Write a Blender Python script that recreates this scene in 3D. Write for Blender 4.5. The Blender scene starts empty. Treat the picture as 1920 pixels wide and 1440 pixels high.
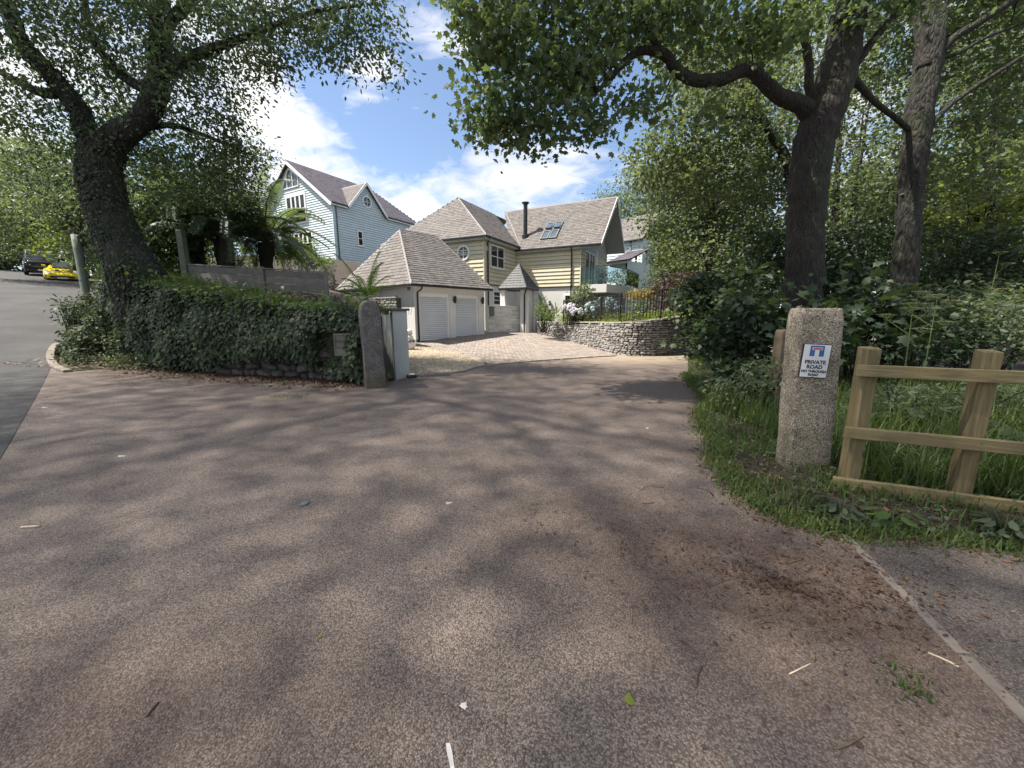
import bpy, bmesh, math, random
import numpy as np
from mathutils import Vector, Matrix, Euler
from mathutils.geometry import delaunay_2d_cdt
random.seed(7); RNG = np.random.default_rng(11)
SC = bpy.context.scene
COL = SC.collection
R = math.radians
# ------------------------------------------------------------------ camera
CAMZ = 1.40; PITCH = R(10.2); FPX = 723.0
cam = bpy.data.objects.new('camera', bpy.data.cameras.new('camera')); COL.objects.link(cam)
cam.location = (0, 0, CAMZ); cam.rotation_euler = (R(90) - PITCH, 0, 0)
cam.data.sensor_width = 36; cam.data.lens = 36 * FPX / 1920; cam.data.clip_start = 0.05; cam.data.clip_end = 3000
SC.camera = cam
# ------------------------------------------------------------------ exposure, sun, sky
SC.view_settings.view_transform = 'Standard'; SC.view_settings.look = 'None'
SC.view_settings.exposure = 2.5; SC.view_settings.gamma = 1.0; SC.view_settings.use_curve_mapping = False
SC.render.film_transparent = False
SC.cycles.max_bounces = 7; SC.cycles.diffuse_bounces = 4; SC.cycles.glossy_bounces = 3
SC.cycles.transmission_bounces = 4; SC.cycles.transparent_max_bounces = 8; SC.cycles.use_denoising = True
SC.cycles.sample_clamp_indirect = 6
SUN_AZ = R(-92)      # measured from +Y towards +X (negative = left of the view)
SUN_EL = R(60)
sd = Vector((math.sin(SUN_AZ) * math.cos(SUN_EL), math.cos(SUN_AZ) * math.cos(SUN_EL), math.sin(SUN_EL)))
sun = bpy.data.objects.new('sun', bpy.data.lights.new('sun', 'SUN')); COL.objects.link(sun)
sun.data.energy = 2.0; sun.data.angle = R(0.8); sun.data.color = (1.0, 0.94, 0.84)
sun.rotation_euler = (-sd).to_track_quat('-Z', 'Y').to_euler(); sun.location = (-20, 5, 40)

world = bpy.data.worlds.new('World'); SC.world = world; world.use_nodes = True
wn = world.node_tree.nodes; wl = world.node_tree.links; wn.clear()
def W(t, **k):
    n = wn.new(t)
    for a, b in k.items(): setattr(n, a, b)
    return n
def wmath(op, a, b=None, c=None, clamp=False):
    n = W('ShaderNodeMath', operation=op, use_clamp=clamp)
    for i, v in enumerate((a, b, c)):
        if v is None: continue
        if isinstance(v, (int, float)): n.inputs[i].default_value = v
        else: wl.new(v, n.inputs[i])
    return n.outputs[0]
sky = W('ShaderNodeTexSky', sky_type='NISHITA', sun_disc=False, sun_elevation=SUN_EL, sun_rotation=SUN_AZ)
sky.air_density = 1.0; sky.dust_density = 0.6; sky.ozone_density = 1.6
bg = W('ShaderNodeBackground'); bg.inputs['Strength'].default_value = 0.15
wo = W('ShaderNodeOutputWorld'); wl.new(bg.outputs[0], wo.inputs[0])
tc = W('ShaderNodeTexCoord')
def pixdir(px, py):
    u = (px - 960) / FPX; v = (720 - py) / FPX
    return Vector((u, math.cos(PITCH) + v * math.sin(PITCH), -math.sin(PITCH) + v * math.cos(PITCH)))
def wdot(vec):
    n = W('ShaderNodeVectorMath', operation='DOT_PRODUCT'); wl.new(tc.outputs['Generated'], n.inputs[0]); n.inputs[1].default_value = vec
    return n.outputs['Value']
# wispy cirrus noise, stretched along a slanting direction
mp = W('ShaderNodeMapping'); wl.new(tc.outputs['Generated'], mp.inputs['Vector'])
mp.inputs['Rotation'].default_value = (0.35, -0.35, 0.5); mp.inputs['Scale'].default_value = (1.5, 2.8, 4.0)
n1 = W('ShaderNodeTexNoise', noise_dimensions='3D'); wl.new(mp.outputs[0], n1.inputs['Vector'])
n1.inputs['Scale'].default_value = 2.2; n1.inputs['Detail'].default_value = 9; n1.inputs['Roughness'].default_value = 0.52; n1.inputs['Distortion'].default_value = 0.55
n2 = W('ShaderNodeTexNoise'); wl.new(mp.outputs[0], n2.inputs['Vector'])
n2.inputs['Scale'].default_value = 9; n2.inputs['Detail'].default_value = 6; n2.inputs['Roughness'].default_value = 0.6; n2.inputs['Distortion'].default_value = 1.2
wisp = wmath('ADD', wmath('MULTIPLY', n1.outputs['Fac'], 0.75), wmath('MULTIPLY', n2.outputs['Fac'], 0.25))
# cloud banks: centre direction, half sizes along / across, tilt in the picture
banks = [(930, 330, .24, .09, 12, 1.0), (1000, 290, .08, .06, 20, .8), (800, 400, .34, .09, 3, .9), (695, 135, .085, .055, 35, .85), (500, 205, .17, .07, -14, 1.0),
         (600, 330, .2, .07, 8, .95), (800, 45, .17, .06, -8, .8), (780, 285, .03, .05, 60, .35), (838, 292, .035, .02, 0, .45),
         (1075, 285, .05, .02, 0, .25), (480, 130, .06, .12, -30, .9), (1160, 300, .04, .015, 0, .2), (450, 300, .35, .2, 0, .8), (150, 250, .5, .3, 0, .9), (1700, 250, .5, .3, 0, .75)]
tot = None
for px, py, ra, rb, tilt, amp in banks:
    d = pixdir(px, py).normalized()
    a = Vector((0, 0, 1)).cross(d) * -1
    a.normalize(); b = a.cross(d); b.normalize()
    if b.z < 0: b = -b
    ti = R(tilt); a2 = a * math.cos(ti) + b * math.sin(ti); b2 = -a * math.sin(ti) + b * math.cos(ti)
    da = wmath('MULTIPLY', wmath('SUBTRACT', wdot(a2), a2.dot(d)), 1 / ra); db = wmath('MULTIPLY', wmath('SUBTRACT', wdot(b2), b2.dot(d)), 1 / rb)
    q = wmath('ADD', wmath('MULTIPLY', da, da), wmath('MULTIPLY', db, db))
    g = wmath('MULTIPLY', wmath('EXPONENT', wmath('MULTIPLY', q, -0.9)), amp)
    front = wmath('GREATER_THAN', wdot(d), 0.2)
    g = wmath('MULTIPLY', g, front)
    tot = g if tot is None else wmath('MAXIMUM', tot, g)
# mostly unseen cloud banks, added to brighten the shade, over a thin general veil
for vx, vy, vz_, wd, amp in ((-.2, -.3, 1, .85, 1), (.5, .5, 1.1, .5, .7), (-.7, .9, 1.0, .45, .9), (0, -1, .5, .9, 1), (1, -.2, .5, .6, .8), (-1, -.1, .45, .7, .9)):
    d = Vector((vx, vy, vz_)).normalized(); q = wmath('MULTIPLY', wmath('SUBTRACT', 1.0, wdot(d)), 2.2 / wd ** 2)
    tot = wmath('MAXIMUM', tot, wmath('MULTIPLY', wmath('EXPONENT', wmath('MULTIPLY', q, -1.0)), amp))
tot = wmath('MAXIMUM', tot, 0.2)
cl = wmath('ADD', wmath('MULTIPLY', wmath('SUBTRACT', wisp, 0.5), 5.2), wmath('SUBTRACT', wmath('MULTIPLY', tot, 1.7), 0.80))
cl = wmath('MULTIPLY', wmath('SMOOTH_MIN', wmath('MAXIMUM', cl, 0.0), 1.0, 0.2), 0.97, clamp=True)
mixc = W('ShaderNodeMix', data_type='RGBA'); wl.new(cl, mixc.inputs['Factor'])
skyg = W('ShaderNodeMix', data_type='RGBA', blend_type='MULTIPLY'); skyg.inputs['Factor'].default_value = 1
wl.new(sky.outputs[0], skyg.inputs[6]); skyg.inputs[7].default_value = (.25, .245, .245, 1)
wl.new(skyg.outputs[2], mixc.inputs[6]); mixc.inputs[7].default_value = (1.50, 1.47, 1.44, 1)
wl.new(mixc.outputs[2], bg.inputs['Color'])

# ------------------------------------------------------------------ places: picture point + distance -> place in the world
CT, ST = math.cos(PITCH), math.sin(PITCH)
def at(px, py, t):
    u = (px - 960) / FPX; v = (720 - py) / FPX
    return Vector((u * t, t * (CT + v * ST), CAMZ + t * (-ST + v * CT)))
def sstep(a, b, x):
    k = min(1.0, max(0.0, (x - a) / (b - a))); return k * k * (3 - 2 * k)
def gz(x, y):
    """height of the land at road level"""
    s = -.745 * x + .667 * y - 16
    raw = .14 * (math.sqrt(s * s + 16) + s) / 2
    return 8 * math.tanh(raw / 8) + .3 * sstep(14, 20, y)
def gp(px, py, dz=0.0):
    lo, hi = 0.5, 80.0
    prev = 0.5
    for i in range(1, 1600):
        t = 0.5 + i * 0.05
        p = at(px, py, t)
        if p.z < gz(p.x, p.y):
            lo, hi = prev, t
            for _ in range(24):
                m = (lo + hi) / 2; p = at(px, py, m)
                if p.z < gz(p.x, p.y): hi = m
                else: lo = m
            p = at(px, py, lo); return Vector((p.x, p.y, gz(p.x, p.y) + dz))
        prev = t
    return at(px, py, 60)
def V2(p): return Vector((p[0], p[1]))

# ------------------------------------------------------------------ tagging helpers
def link(o): COL.objects.link(o); return o
def tag(o, label=None, cat=None, group=None, kind=None):
    if label: o['label'] = label
    if cat: o['category'] = cat
    if group: o['group'] = group
    if kind: o['kind'] = kind
    return o
def thing(name, loc, label, cat, group=None, rz=0.0):
    o = link(bpy.data.objects.new(name, None)); o.location = loc; o.rotation_euler.z = rz
    o.empty_display_size = .1
    return tag(o, label, cat, group)
def adopt(o, parent):
    """parent a mesh whose vertices are in world coordinates"""
    o.parent = parent
    if parent is not None:
        m = Matrix.Identity(4); p = parent; chain = []
        while p is not None: chain.append(p); p = p.parent
        for q in reversed(chain): m = m @ Matrix.LocRotScale(q.location, q.rotation_euler, q.scale)
        inv = m.inverted()
        o.data.transform(inv)
    return o
def mesh_obj(name, verts, faces, mat, parent=None, smooth=False, mats=None, midx=None):
    me = bpy.data.meshes.new(name); me.from_pydata([tuple(v) for v in verts], [], faces)
    for m in (mats or [mat]): me.materials.append(m)
    if midx is not None: me.polygons.foreach_set('material_index', midx)
    if smooth: me.polygons.foreach_set('use_smooth', [True] * len(me.polygons))
    me.update(); o = link(bpy.data.objects.new(name, me))
    if parent is not None: adopt(o, parent)
    return o
class MB:
    def __init__(s): s.v = []; s.f = []
    def add(s, vs, fs):
        n = len(s.v); s.v += [tuple(v) for v in vs]; s.f += [tuple(i + n for i in f) for f in fs]; return s
    def hexa(s, p):  # 8 points: bottom 4 ccw, top 4 ccw
        return s.add(p, [(3, 2, 1, 0), (4, 5, 6, 7), (0, 1, 5, 4), (1, 2, 6, 5), (2, 3, 7, 6), (3, 0, 4, 7)])
    def box(s, c, sz, rot=0.0, tilt=None):
        hx, hy, hz = sz[0] / 2, sz[1] / 2, sz[2] / 2
        pts = [(-hx, -hy, -hz), (hx, -hy, -hz), (hx, hy, -hz), (-hx, hy, -hz), (-hx, -hy, hz), (hx, -hy, hz), (hx, hy, hz), (-hx, hy, hz)]
        m = tilt if tilt is not None else Matrix.Rotation(rot, 3, 'Z')
        return s.hexa([Vector(c) + m @ Vector(p) for p in pts])
    def beam(s, p, q, w, h, up=Vector((0, 0, 1))):
        p = Vector(p); q = Vector(q); d = (q - p).normalized(); sx = d.cross(up)
        if sx.length < 1e-4: sx = d.cross(Vector((0, 1, 0)))
        sx.normalize(); uz = sx.cross(d).normalized(); a = sx * w / 2; b = uz * h / 2
        return s.hexa([p - a - b, p + a - b, q + a - b, q - a - b, p - a + b, p + a + b, q + a + b, q - a + b])
    def tube(s, pts, rad, n=8, lump=0.0, cap=True):
        pts = [Vector(p) for p in pts]; k = len(pts)
        if isinstance(rad, (int, float)): rad = [rad] * k
        ref = Vector((0.31, 0.91, 0.2)); rings = []
        base = len(s.v)
        for i in range(k):
            d = (pts[min(i + 1, k - 1)] - pts[max(i - 1, 0)]).normalized()
            a = ref - d * ref.dot(d)
            if a.length < 1e-3: a = d.orthogonal()
            a.normalize(); ref = a; b = d.cross(a)
            for j in range(n):
                th = 2 * math.pi * j / n; rr = rad[i] * (1 + lump * (random.random() - .5))
                s.v.append(tuple(pts[i] + a * math.cos(th) * rr + b * math.sin(th) * rr))
        for i in range(k - 1):
            for j in range(n):
                a0 = base + i * n + j; a1 = base + i * n + (j + 1) % n
                s.f.append((a0, a1, a1 + n, a0 + n))
        if cap:
            s.f.append(tuple(base + j for j in reversed(range(n)))); s.f.append(tuple(base + (k - 1) * n + j for j in range(n)))
        return s
    def lathe(s, c, prof, n=16, cap=True):
        base = len(s.v)
        for r, z in prof:
            for j in range(n):
                th = 2 * math.pi * j / n; s.v.append((c[0] + r * math.cos(th), c[1] + r * math.sin(th), c[2] + z))
        for i in range(len(prof) - 1):
            for j in range(n):
                a0 = base + i * n + j; a1 = base + i * n + (j + 1) % n; s.f.append((a0, a1, a1 + n, a0 + n))
        if cap:
            s.f.append(tuple(base + j for j in reversed(range(n)))); s.f.append(tuple(base + (len(prof) - 1) * n + j for j in range(n)))
        return s
    def build(s, name, mat, parent=None, smooth=False, bevel=0.0):
        o = mesh_obj(name, s.v, s.f, mat, parent, smooth)
        if bevel:
            m = o.modifiers.new('edge', 'BEVEL'); m.width = bevel; m.segments = 2; m.limit_method = 'ANGLE'
        return o

# ------------------------------------------------------------------ materials
def newmat(name):
    m = bpy.data.materials.new(name); m.use_nodes = True; m.node_tree.nodes.clear(); return m
class N:
    def __init__(s, m): s.t = m.node_tree; s.n = s.t.nodes; s.l = s.t.links
    def new(s, t, ins=None, **k):
        n = s.n.new(t)
        for a, b in k.items(): setattr(n, a, b)
        for a, b in (ins or {}).items():
            if hasattr(b, 'is_output') or isinstance(b, bpy.types.NodeSocket): s.l.new(b, n.inputs[a])
            else: n.inputs[a].default_value = b
        return n
    def math(s, op, a, b=0.0, clamp=False): return s.new('ShaderNodeMath', {0: a, 1: b}, operation=op, use_clamp=clamp).outputs[0]
    def mix(s, f, a, b, blend='MIX'):
        n = s.new('ShaderNodeMix', data_type='RGBA', blend_type=blend)
        for i, v in ((0, f), (6, a), (7, b)):
            if isinstance(v, bpy.types.NodeSocket): s.l.new(v, n.inputs[i])
            else: n.inputs[i].default_value = (tuple(v) + (1,))[:4] if isinstance(v, (tuple, list)) else v
        return n.outputs[2]
    def noise(s, vec, scale, detail=4, rough=.55, dist=0.0):
        return s.new('ShaderNodeTexNoise', {'Vector': vec, 'Scale': scale, 'Detail': detail, 'Roughness': rough, 'Distortion': dist}).outputs['Fac']
    def ramp(s, f, *stops):
        n = s.new('ShaderNodeValToRGB', {'Fac': f}); e = n.color_ramp.elements
        while len(e) > 1: e.remove(e[-1])
        e[0].position = stops[0][0]; e[0].color = tuple(stops[0][1]) + (1,)
        for p, c in stops[1:]:
            x = e.new(p); x.color = tuple(c) + (1,)
        return n.outputs['Color']
    def rng(s, f, a, b, c=0.0, d=1.0): return s.new('ShaderNodeMapRange', {0: f, 1: a, 2: b, 3: c, 4: d}, clamp=True).outputs[0]
    def bump(s, h, strength, dist, normal=None):
        ins = {'Strength': strength, 'Distance': dist, 'Height': h}
        if normal is not None: ins['Normal'] = normal
        return s.new('ShaderNodeBump', ins).outputs[0]
    def finish(s, col, rough, normal=None, **kw):
        ins = {'Base Color': col if isinstance(col, bpy.types.NodeSocket) else tuple(col) + (1,), 'Roughness': rough}
        if normal is not None: ins['Normal'] = normal
        for a, b in kw.items(): ins[a.replace('_', ' ')] = b
        p = s.new('ShaderNodeBsdfPrincipled', ins)
        o = s.new('ShaderNodeOutputMaterial', {'Surface': p.outputs[0]}); return p
    def pos(s): return s.new('ShaderNodeTexCoord').outputs['Object']
    def geo(s): return s.new('ShaderNodeNewGeometry')

def m_plain(name, c1, c2, scale=3.0, rough=.7, bump=.15, bscale=60, island=0.0, objrand=0.0, speck=0.0, dist=.01, wp=False, **kw):
    m = newmat(name); k = N(m); P = k.geo().outputs['Position'] if wp else k.pos()
    f = k.noise(P, scale, 6, .62)
    col = k.ramp(f, (.3, c1), (.72, c2))
    if island: 
        r = k.geo().outputs['Random Per Island']; v = k.rng(r, 0, 1, 1 - island, 1 + island)
        col = k.new('ShaderNodeHueSaturation', {'Color': col, 'Value': v, 'Hue': .5, 'Saturation': 1.0}).outputs[0]
    if objrand:
        r = k.new('ShaderNodeObjectInfo').outputs['Random']; v = k.rng(r, 0, 1, 1 - objrand, 1 + objrand)
        col = k.new('ShaderNodeHueSaturation', {'Color': col, 'Value': v, 'Hue': .5, 'Saturation': 1.0}).outputs[0]
    fine = k.noise(P, bscale, 5, .6)
    if speck: col = k.mix(k.rng(fine, .35, .65, speck, 0), col, (0.02, .02, .02))
    k.finish(col, rough, k.bump(fine, bump, dist), **kw)
    return m
def m_leaf(name, stops, trans=.35, rough=.5, gloss=.35, tw=(1.3, 1.35, .55)):
    """leaf colour differs per leaf (island) and slightly by large noise; thin leaves let light through"""
    m = newmat(name); k = N(m); g = k.geo()
    r = g.outputs['Random Per Island']
    n = k.noise(g.outputs['Position'], .9, 3)
    f = k.math('ADD', k.math('MULTIPLY', r, .6), k.math('MULTIPLY', k.rng(n, .3, .7), .4))
    col = k.ramp(f, *stops)
    p = k.new('ShaderNodeBsdfPrincipled', {'Base Color': col, 'Roughness': rough, 'Specular IOR Level': gloss})
    tcol = k.mix(1.0, col, tw, 'MULTIPLY')
    t = k.new('ShaderNodeBsdfTranslucent', {'Color': tcol})
    mx = k.new('ShaderNodeMixShader', {0: trans, 1: p.outputs[0], 2: t.outputs[0]})
    k.new('ShaderNodeOutputMaterial', {'Surface': mx.outputs[0]})
    return m

def g(*c): return tuple(c)
M = {}
M['leaf_syc'] = m_leaf('sycamore_leaf', [(0, g(.065, .095, .055)), (.5, g(.105, .145, .08)), (1, g(.19, .23, .12))], .45, tw=(1.5, 1.55, .75))
M['leaf_oak'] = m_leaf('oak_leaf', [(0, g(.06, .08, .055)), (.5, g(.085, .115, .072)), (1, g(.13, .17, .10))], .42, tw=(1.5, 1.6, .85))
M['leaf_mid'] = m_leaf('mid_leaf', [(0, g(.075, .10, .06)), (.5, g(.115, .145, .085)), (1, g(.19, .215, .12))], .45, tw=(1.45, 1.5, .75))
M['leaf_sunny'] = m_leaf('sunny_leaf', [(0, g(.11, .145, .05)), (.5, g(.165, .20, .068)), (1, g(.28, .30, .11))], .45, tw=(1.4, 1.5, .65))
M['leaf_grey'] = m_leaf('grey_leaf', [(0, g(.08, .11, .065)), (.5, g(.12, .15, .085)), (1, g(.19, .215, .11))], .4)
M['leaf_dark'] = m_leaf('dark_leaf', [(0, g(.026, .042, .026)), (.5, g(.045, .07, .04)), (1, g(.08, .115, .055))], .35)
M['leaf_ivy'] = m_leaf('ivy_leaf', [(0, g(.034, .046, .030)), (.6, g(.066, .088, .052)), (1, g(.14, .18, .085))], .25, .6, .22)
M['leaf_bright'] = m_leaf('bright_leaf', [(0, g(.055, .09, .03)), (.5, g(.09, .14, .04)), (1, g(.16, .22, .055))], .4, tw=(1.4, 1.4, .6))
M['leaf_lime'] = m_leaf('lime_leaf', [(0, g(.12, .17, .03)), (.5, g(.19, .25, .04)), (1, g(.30, .34, .07))], .35)
M['leaf_purple'] = m_leaf('purple_leaf', [(0, g(.03, .016, .018)), (.5, g(.06, .03, .032)), (1, g(.11, .065, .05))], .2)
M['leaf_orange'] = m_leaf('orange_leaf', [(0, g(.14, .15, .03)), (.5, g(.28, .22, .04)), (1, g(.42, .24, .05))], .3)
M['fern'] = m_leaf('fern_leaf', [(0, g(.07, .10, .07)), (.5, g(.11, .15, .10)), (1, g(.17, .21, .14))], .45)
M['fern_bright'] = m_leaf('fern_bright', [(0, g(.08, .14, .02)), (.5, g(.14, .21, .03)), (1, g(.22, .28, .05))], .4)
M['grass'] = m_leaf('grass_blade', [(0, g(.06, .095, .03)), (.55, g(.10, .15, .045)), (.85, g(.17, .20, .06)), (1, g(.32, .28, .15))], .4)
M['litter'] = m_leaf('dead_leaf', [(0, g(.045, .024, .015)), (.5, g(.10, .055, .033)), (.82, g(.19, .12, .075)), (1, g(.40, .31, .21))], .1)
M['blossom_blue'] = m_leaf('blue_blossom', [(0, g(.28, .38, .52)), (1, g(.55, .66, .76))], .15)
M['blossom_white'] = m_leaf('pale_blossom', [(0, g(.5, .48, .62)), (1, g(.78, .76, .82))], .15)
M['hogweed'] = m_leaf('umbel', [(0, g(.3, .3, .18)), (1, g(.55, .5, .34))], .2)

def m_bark(name, c1, c2, sc=1.0):
    m = newmat(name); k = N(m); P = k.geo().outputs['Position']
    mpn = k.new('ShaderNodeMapping', {'Vector': P, 'Scale': (13 * sc, 13 * sc, 3.0 * sc)}).outputs[0]
    a = k.noise(mpn, 1.6, 8, .7, .6); b = k.noise(P, 1.1, 4)
    vo = k.new('ShaderNodeTexVoronoi', {'Vector': mpn, 'Scale': 1.3}, feature='DISTANCE_TO_EDGE').outputs['Distance']
    col = k.ramp(a, (.32, c1), (.66, c2)); col = k.mix(k.rng(b, .45, .62, 0, .4), col, (.045, .06, .025))
    h = k.math('ADD', k.math('MULTIPLY', k.rng(vo, 0, .25), .6), a)
    k.finish(col, .92, k.bump(h, 1.0, .07)); return m
M['bark'] = m_bark('sycamore_bark', (.010, .0075, .0065), (.056, .041, .034))
M['bark_grey'] = m_bark('grey_bark', (.011, .0095, .0085), (.048, .040, .035), .8)
M['fibre'] = m_bark('fern_trunk', (.008, .007, .006), (.035, .027, .02), 2.2)

def m_asphalt(name, dark, light, tint, patchy=1.0, dirt=True):
    m = newmat(name); k = N(m); P = k.geo().outputs['Position']
    vo = k.new('ShaderNodeTexVoronoi', {'Vector': P, 'Scale': 150, 'Randomness': 1.0})
    v2 = k.new('ShaderNodeTexVoronoi', {'Vector': P, 'Scale': 240, 'Randomness': 1.0})
    sep = k.new('ShaderNodeSeparateColor', {0: vo.outputs['Color']})
    big = k.noise(P, .55, 5, .6); mid = k.noise(P, 3.5, 6, .65); fine = k.noise(P, 95, 5, .75)
    f = k.math('ADD', k.math('MULTIPLY', sep.outputs[0], .55), k.math('MULTIPLY', fine, .45))
    col = k.ramp(f, (.25, dark), (.55, tuple((a + b) / 2 for a, b in zip(dark, light))), (.82, light), (.93, tuple(min(1, c * 1.7) for c in light)))
    gap = k.rng(vo.outputs['Distance'], .35, .75)
    col = k.mix(k.math('MULTIPLY', gap, .5), col, tuple(c * .35 for c in dark))
    col = k.mix(k.rng(big, .36, .66, 0, .55 * patchy), col, tint, 'MULTIPLY')
    col = k.mix(k.rng(mid, .35, .7, 0, .35), col, (.62, .6, .6), 'MULTIPLY')
    sx = k.new('ShaderNodeSeparateXYZ', {0: P})
    if dirt:
        # brown tree debris trodden into the surface: lower right, and under the old wall
        def blob(cx, cy, rx, ry, rot=0.0):
            c, s_ = math.cos(rot), math.sin(rot)
            dx = k.math('SUBTRACT', sx.outputs[0], cx); dy = k.math('SUBTRACT', sx.outputs[1], cy)
            a = k.math('MULTIPLY', k.math('ADD', k.math('MULTIPLY', dx, c), k.math('MULTIPLY', dy, s_)), 1 / rx)
            b = k.math('MULTIPLY', k.math('SUBTRACT', k.math('MULTIPLY', dy, c), k.math('MULTIPLY', dx, s_)), 1 / ry)
            d = k.math('SQRT', k.math('ADD', k.math('MULTIPLY', a, a), k.math('MULTIPLY', b, b)))
            return k.rng(d, .25, 1.1, 1, 0)
        bl = blob(1.45, 1.75, 1.9, 1.05, -.45)
        bl = k.math('MAXIMUM', bl, blob(2.2, 3.0, 1.4, .22, -1.0))
        bl = k.math('MAXIMUM', bl, blob(-6.5, 8.35, 5.5, .9, -.07)); bl = k.math('MAXIMUM', bl, k.math('MULTIPLY', blob(-1.3, 1.1, 1.3, .5, .1), .6))
        dn = k.noise(P, 28, 5, .75); mask = k.math('MULTIPLY', bl, k.rng(k.math('ADD', dn, k.math('MULTIPLY', mid, .5)), .55, .95, .25, 1))
        dc = k.ramp(k.noise(P, 140, 3, .8), (.35, (.035, .018, .011)), (.56, (.11, .06, .036)), (.68, (.34, .23, .14)))
        col = k.mix(k.math('MULTIPLY', mask, .85), col, dc)
        # pale sandy dust on the far bend, its sunlit brightness painted in too
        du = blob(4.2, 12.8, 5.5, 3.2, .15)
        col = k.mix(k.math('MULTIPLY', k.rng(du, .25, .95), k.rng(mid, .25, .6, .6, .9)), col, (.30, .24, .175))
        # bright pale stain patch left of centre
        ps = blob(-1.62, 4.35, .32, .16, .5)
        col = k.mix(k.math('MULTIPLY', k.math('MULTIPLY', k.rng(ps, .2, .7), k.rng(dn, .35, .6)), .6), col, (.36, .31, .27))
    h = k.math('ADD', k.rng(vo.outputs['Distance'], 0, .8, 1, 0), k.math('MULTIPLY', k.rng(v2.outputs['Distance'], 0, .8, 1, 0), .4))
    h = k.math('ADD', h, k.math('MULTIPLY', fine, .8))
    k.finish(col, k.rng(fine, .3, .7, .72, .92), k.bump(h, .9, .0045)); return m
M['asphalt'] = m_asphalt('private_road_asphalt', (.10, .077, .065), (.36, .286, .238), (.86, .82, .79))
M['asphalt_main'] = m_asphalt('main_road_asphalt', (.032, .031, .032), (.12, .115, .112), (.5, .49, .49), 1.7, False)
M['asphalt_path'] = m_asphalt('path_asphalt', (.078, .062, .052), (.25, .205, .175), (.8, .76, .73), .6, False)
M['ground'] = m_plain('soil_ground', (.035, .03, .018), (.07, .075, .03), 1.2, .95, .6, 25, dist=.03, wp=True)
M['soil'] = m_plain('dark_soil', (.02, .014, .01), (.06, .04, .026), 3, .95, .8, 40, dist=.03, wp=True)

def m_granite(name, base, dark, light, lichen=.3):
    m = newmat(name); k = N(m); P = k.pos()
    v = k.new('ShaderNodeTexVoronoi', {'Vector': P, 'Scale': 130}); sp = k.new('ShaderNodeSeparateColor', {0: v.outputs['Color']})
    f = k.noise(P, 95, 4, .8); a = k.math('ADD', k.math('MULTIPLY', sp.outputs[1], .5), k.math('MULTIPLY', f, .5))
    col = k.ramp(a, (.26, dark), (.42, base), (.6, base), (.72, light))
    big = k.noise(P, 5, 5, .65)
    col = k.mix(k.rng(big, .46, .66, 0, lichen + .2), col, (.06, .05, .035))
    col = k.mix(k.rng(k.noise(P, 13, 6, .7), .60, .68, 0, .55), col, (.40, .38, .30))
    zz = k.new('ShaderNodeSeparateXYZ', {0: P}).outputs[2]; col = k.mix(k.math('MULTIPLY', k.rng(zz, .45, .02), k.rng(big, .3, .6, .3, .8)), col, (.075, .065, .03))
    col = k.mix(k.rng(k.noise(P, 9, 5), .58, .75, 0, .3), col, (.16, .11, .04))
    k.finish(col, .85, k.bump(k.math('ADD', f, k.math('MULTIPLY', big, 2)), .7, .008)); return m
M['granite'] = m_granite('speckled_granite', (.30, .245, .18), (.045, .035, .025), (.60, .53, .42))
M['granite_old'] = m_granite('weathered_granite', (.13, .115, .11), (.045, .04, .038), (.26, .23, .22), .5)
M['render_white'] = m_plain('white_render', (.62, .61, .585), (.70, .69, .665), 1.2, .85, .12, 90, wp=True)
M['render_grey'] = m_plain('grey_render', (.46, .48, .46), (.56, .58, .56), 2.2, .8, .15, 70)
M['white_paint'] = m_plain('white_paint', (.74, .74, .73), (.82, .82, .81), 2, .45, .03, 80)
M['door_white'] = m_plain('shutter_white', (.62, .63, .65), (.70, .71, .73), 1.5, .4, .02, 60, objrand=.03)
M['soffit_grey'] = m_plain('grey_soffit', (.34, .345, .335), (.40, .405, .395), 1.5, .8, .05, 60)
M['yellow_board'] = m_plain('cream_board', (.55, .51, .37), (.64, .60, .45), 2.5, .7, .15, 50, objrand=.05)
M['blue_board'] = m_plain('blue_board', (.50, .58, .60), (.58, .66, .68), 2.5, .6, .1, 50, objrand=.03)
M['blue_trim'] = m_plain('pale_blue_trim', (.50, .60, .63), (.56, .66, .69), 2, .6, .05, 50)
M['gutter'] = m_plain('black_gutter', (.018, .018, .02), (.03, .03, .032), 4, .4, .03, 50)
M['gutter_grey'] = m_plain('grey_gutter', (.10, .12, .13), (.13, .15, .16), 4, .5, .03, 50)
M['slate'] = m_plain('roof_slate', (.085, .076, .071), (.18, .16, .149), 7, .78, .4, 30, island=.24, dist=.02)
M['slate_dark'] = m_plain('dark_slate', (.075, .065, .08), (.14, .12, .14), 7, .6, .3, 30, island=.25, dist=.02)
M['slate_porch'] = m_plain('porch_slate', (.016, .017, .022), (.038, .039, .047), 7, .6, .3, 30, island=.25, dist=.02)
M['lead'] = m_plain('lead_hip', (.20, .18, .18), (.3, .28, .27), 7, .6, .1, 30)
M['flue'] = m_plain('flue_metal', (.035, .035, .038), (.06, .06, .065), 4, .4, .05, 30, Metallic=.6)
M['glass'] = m_plain('window_glass', (.012, .016, .02), (.02, .025, .03), 1, .06, 0, 10)
M['glass_sky'] = m_plain('roof_glass', (.05, .07, .09), (.09, .11, .14), 1, .05, 0, 10)
M['stone'] = m_plain('wall_stone', (.18, .168, .155), (.38, .355, .33), 9, .9, .6, 35, island=.4, dist=.02, wp=True)
M['stone_dark'] = m_plain('old_wall_stone', (.035, .03, .027), (.10, .085, .075), 9, .9, .7, 30, objrand=.45, dist=.02, wp=True)
M['mortar'] = m_plain('dark_mortar', (.035, .03, .027), (.07, .06, .055), 9, .95, .6, 35, dist=.02, wp=True)
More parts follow.
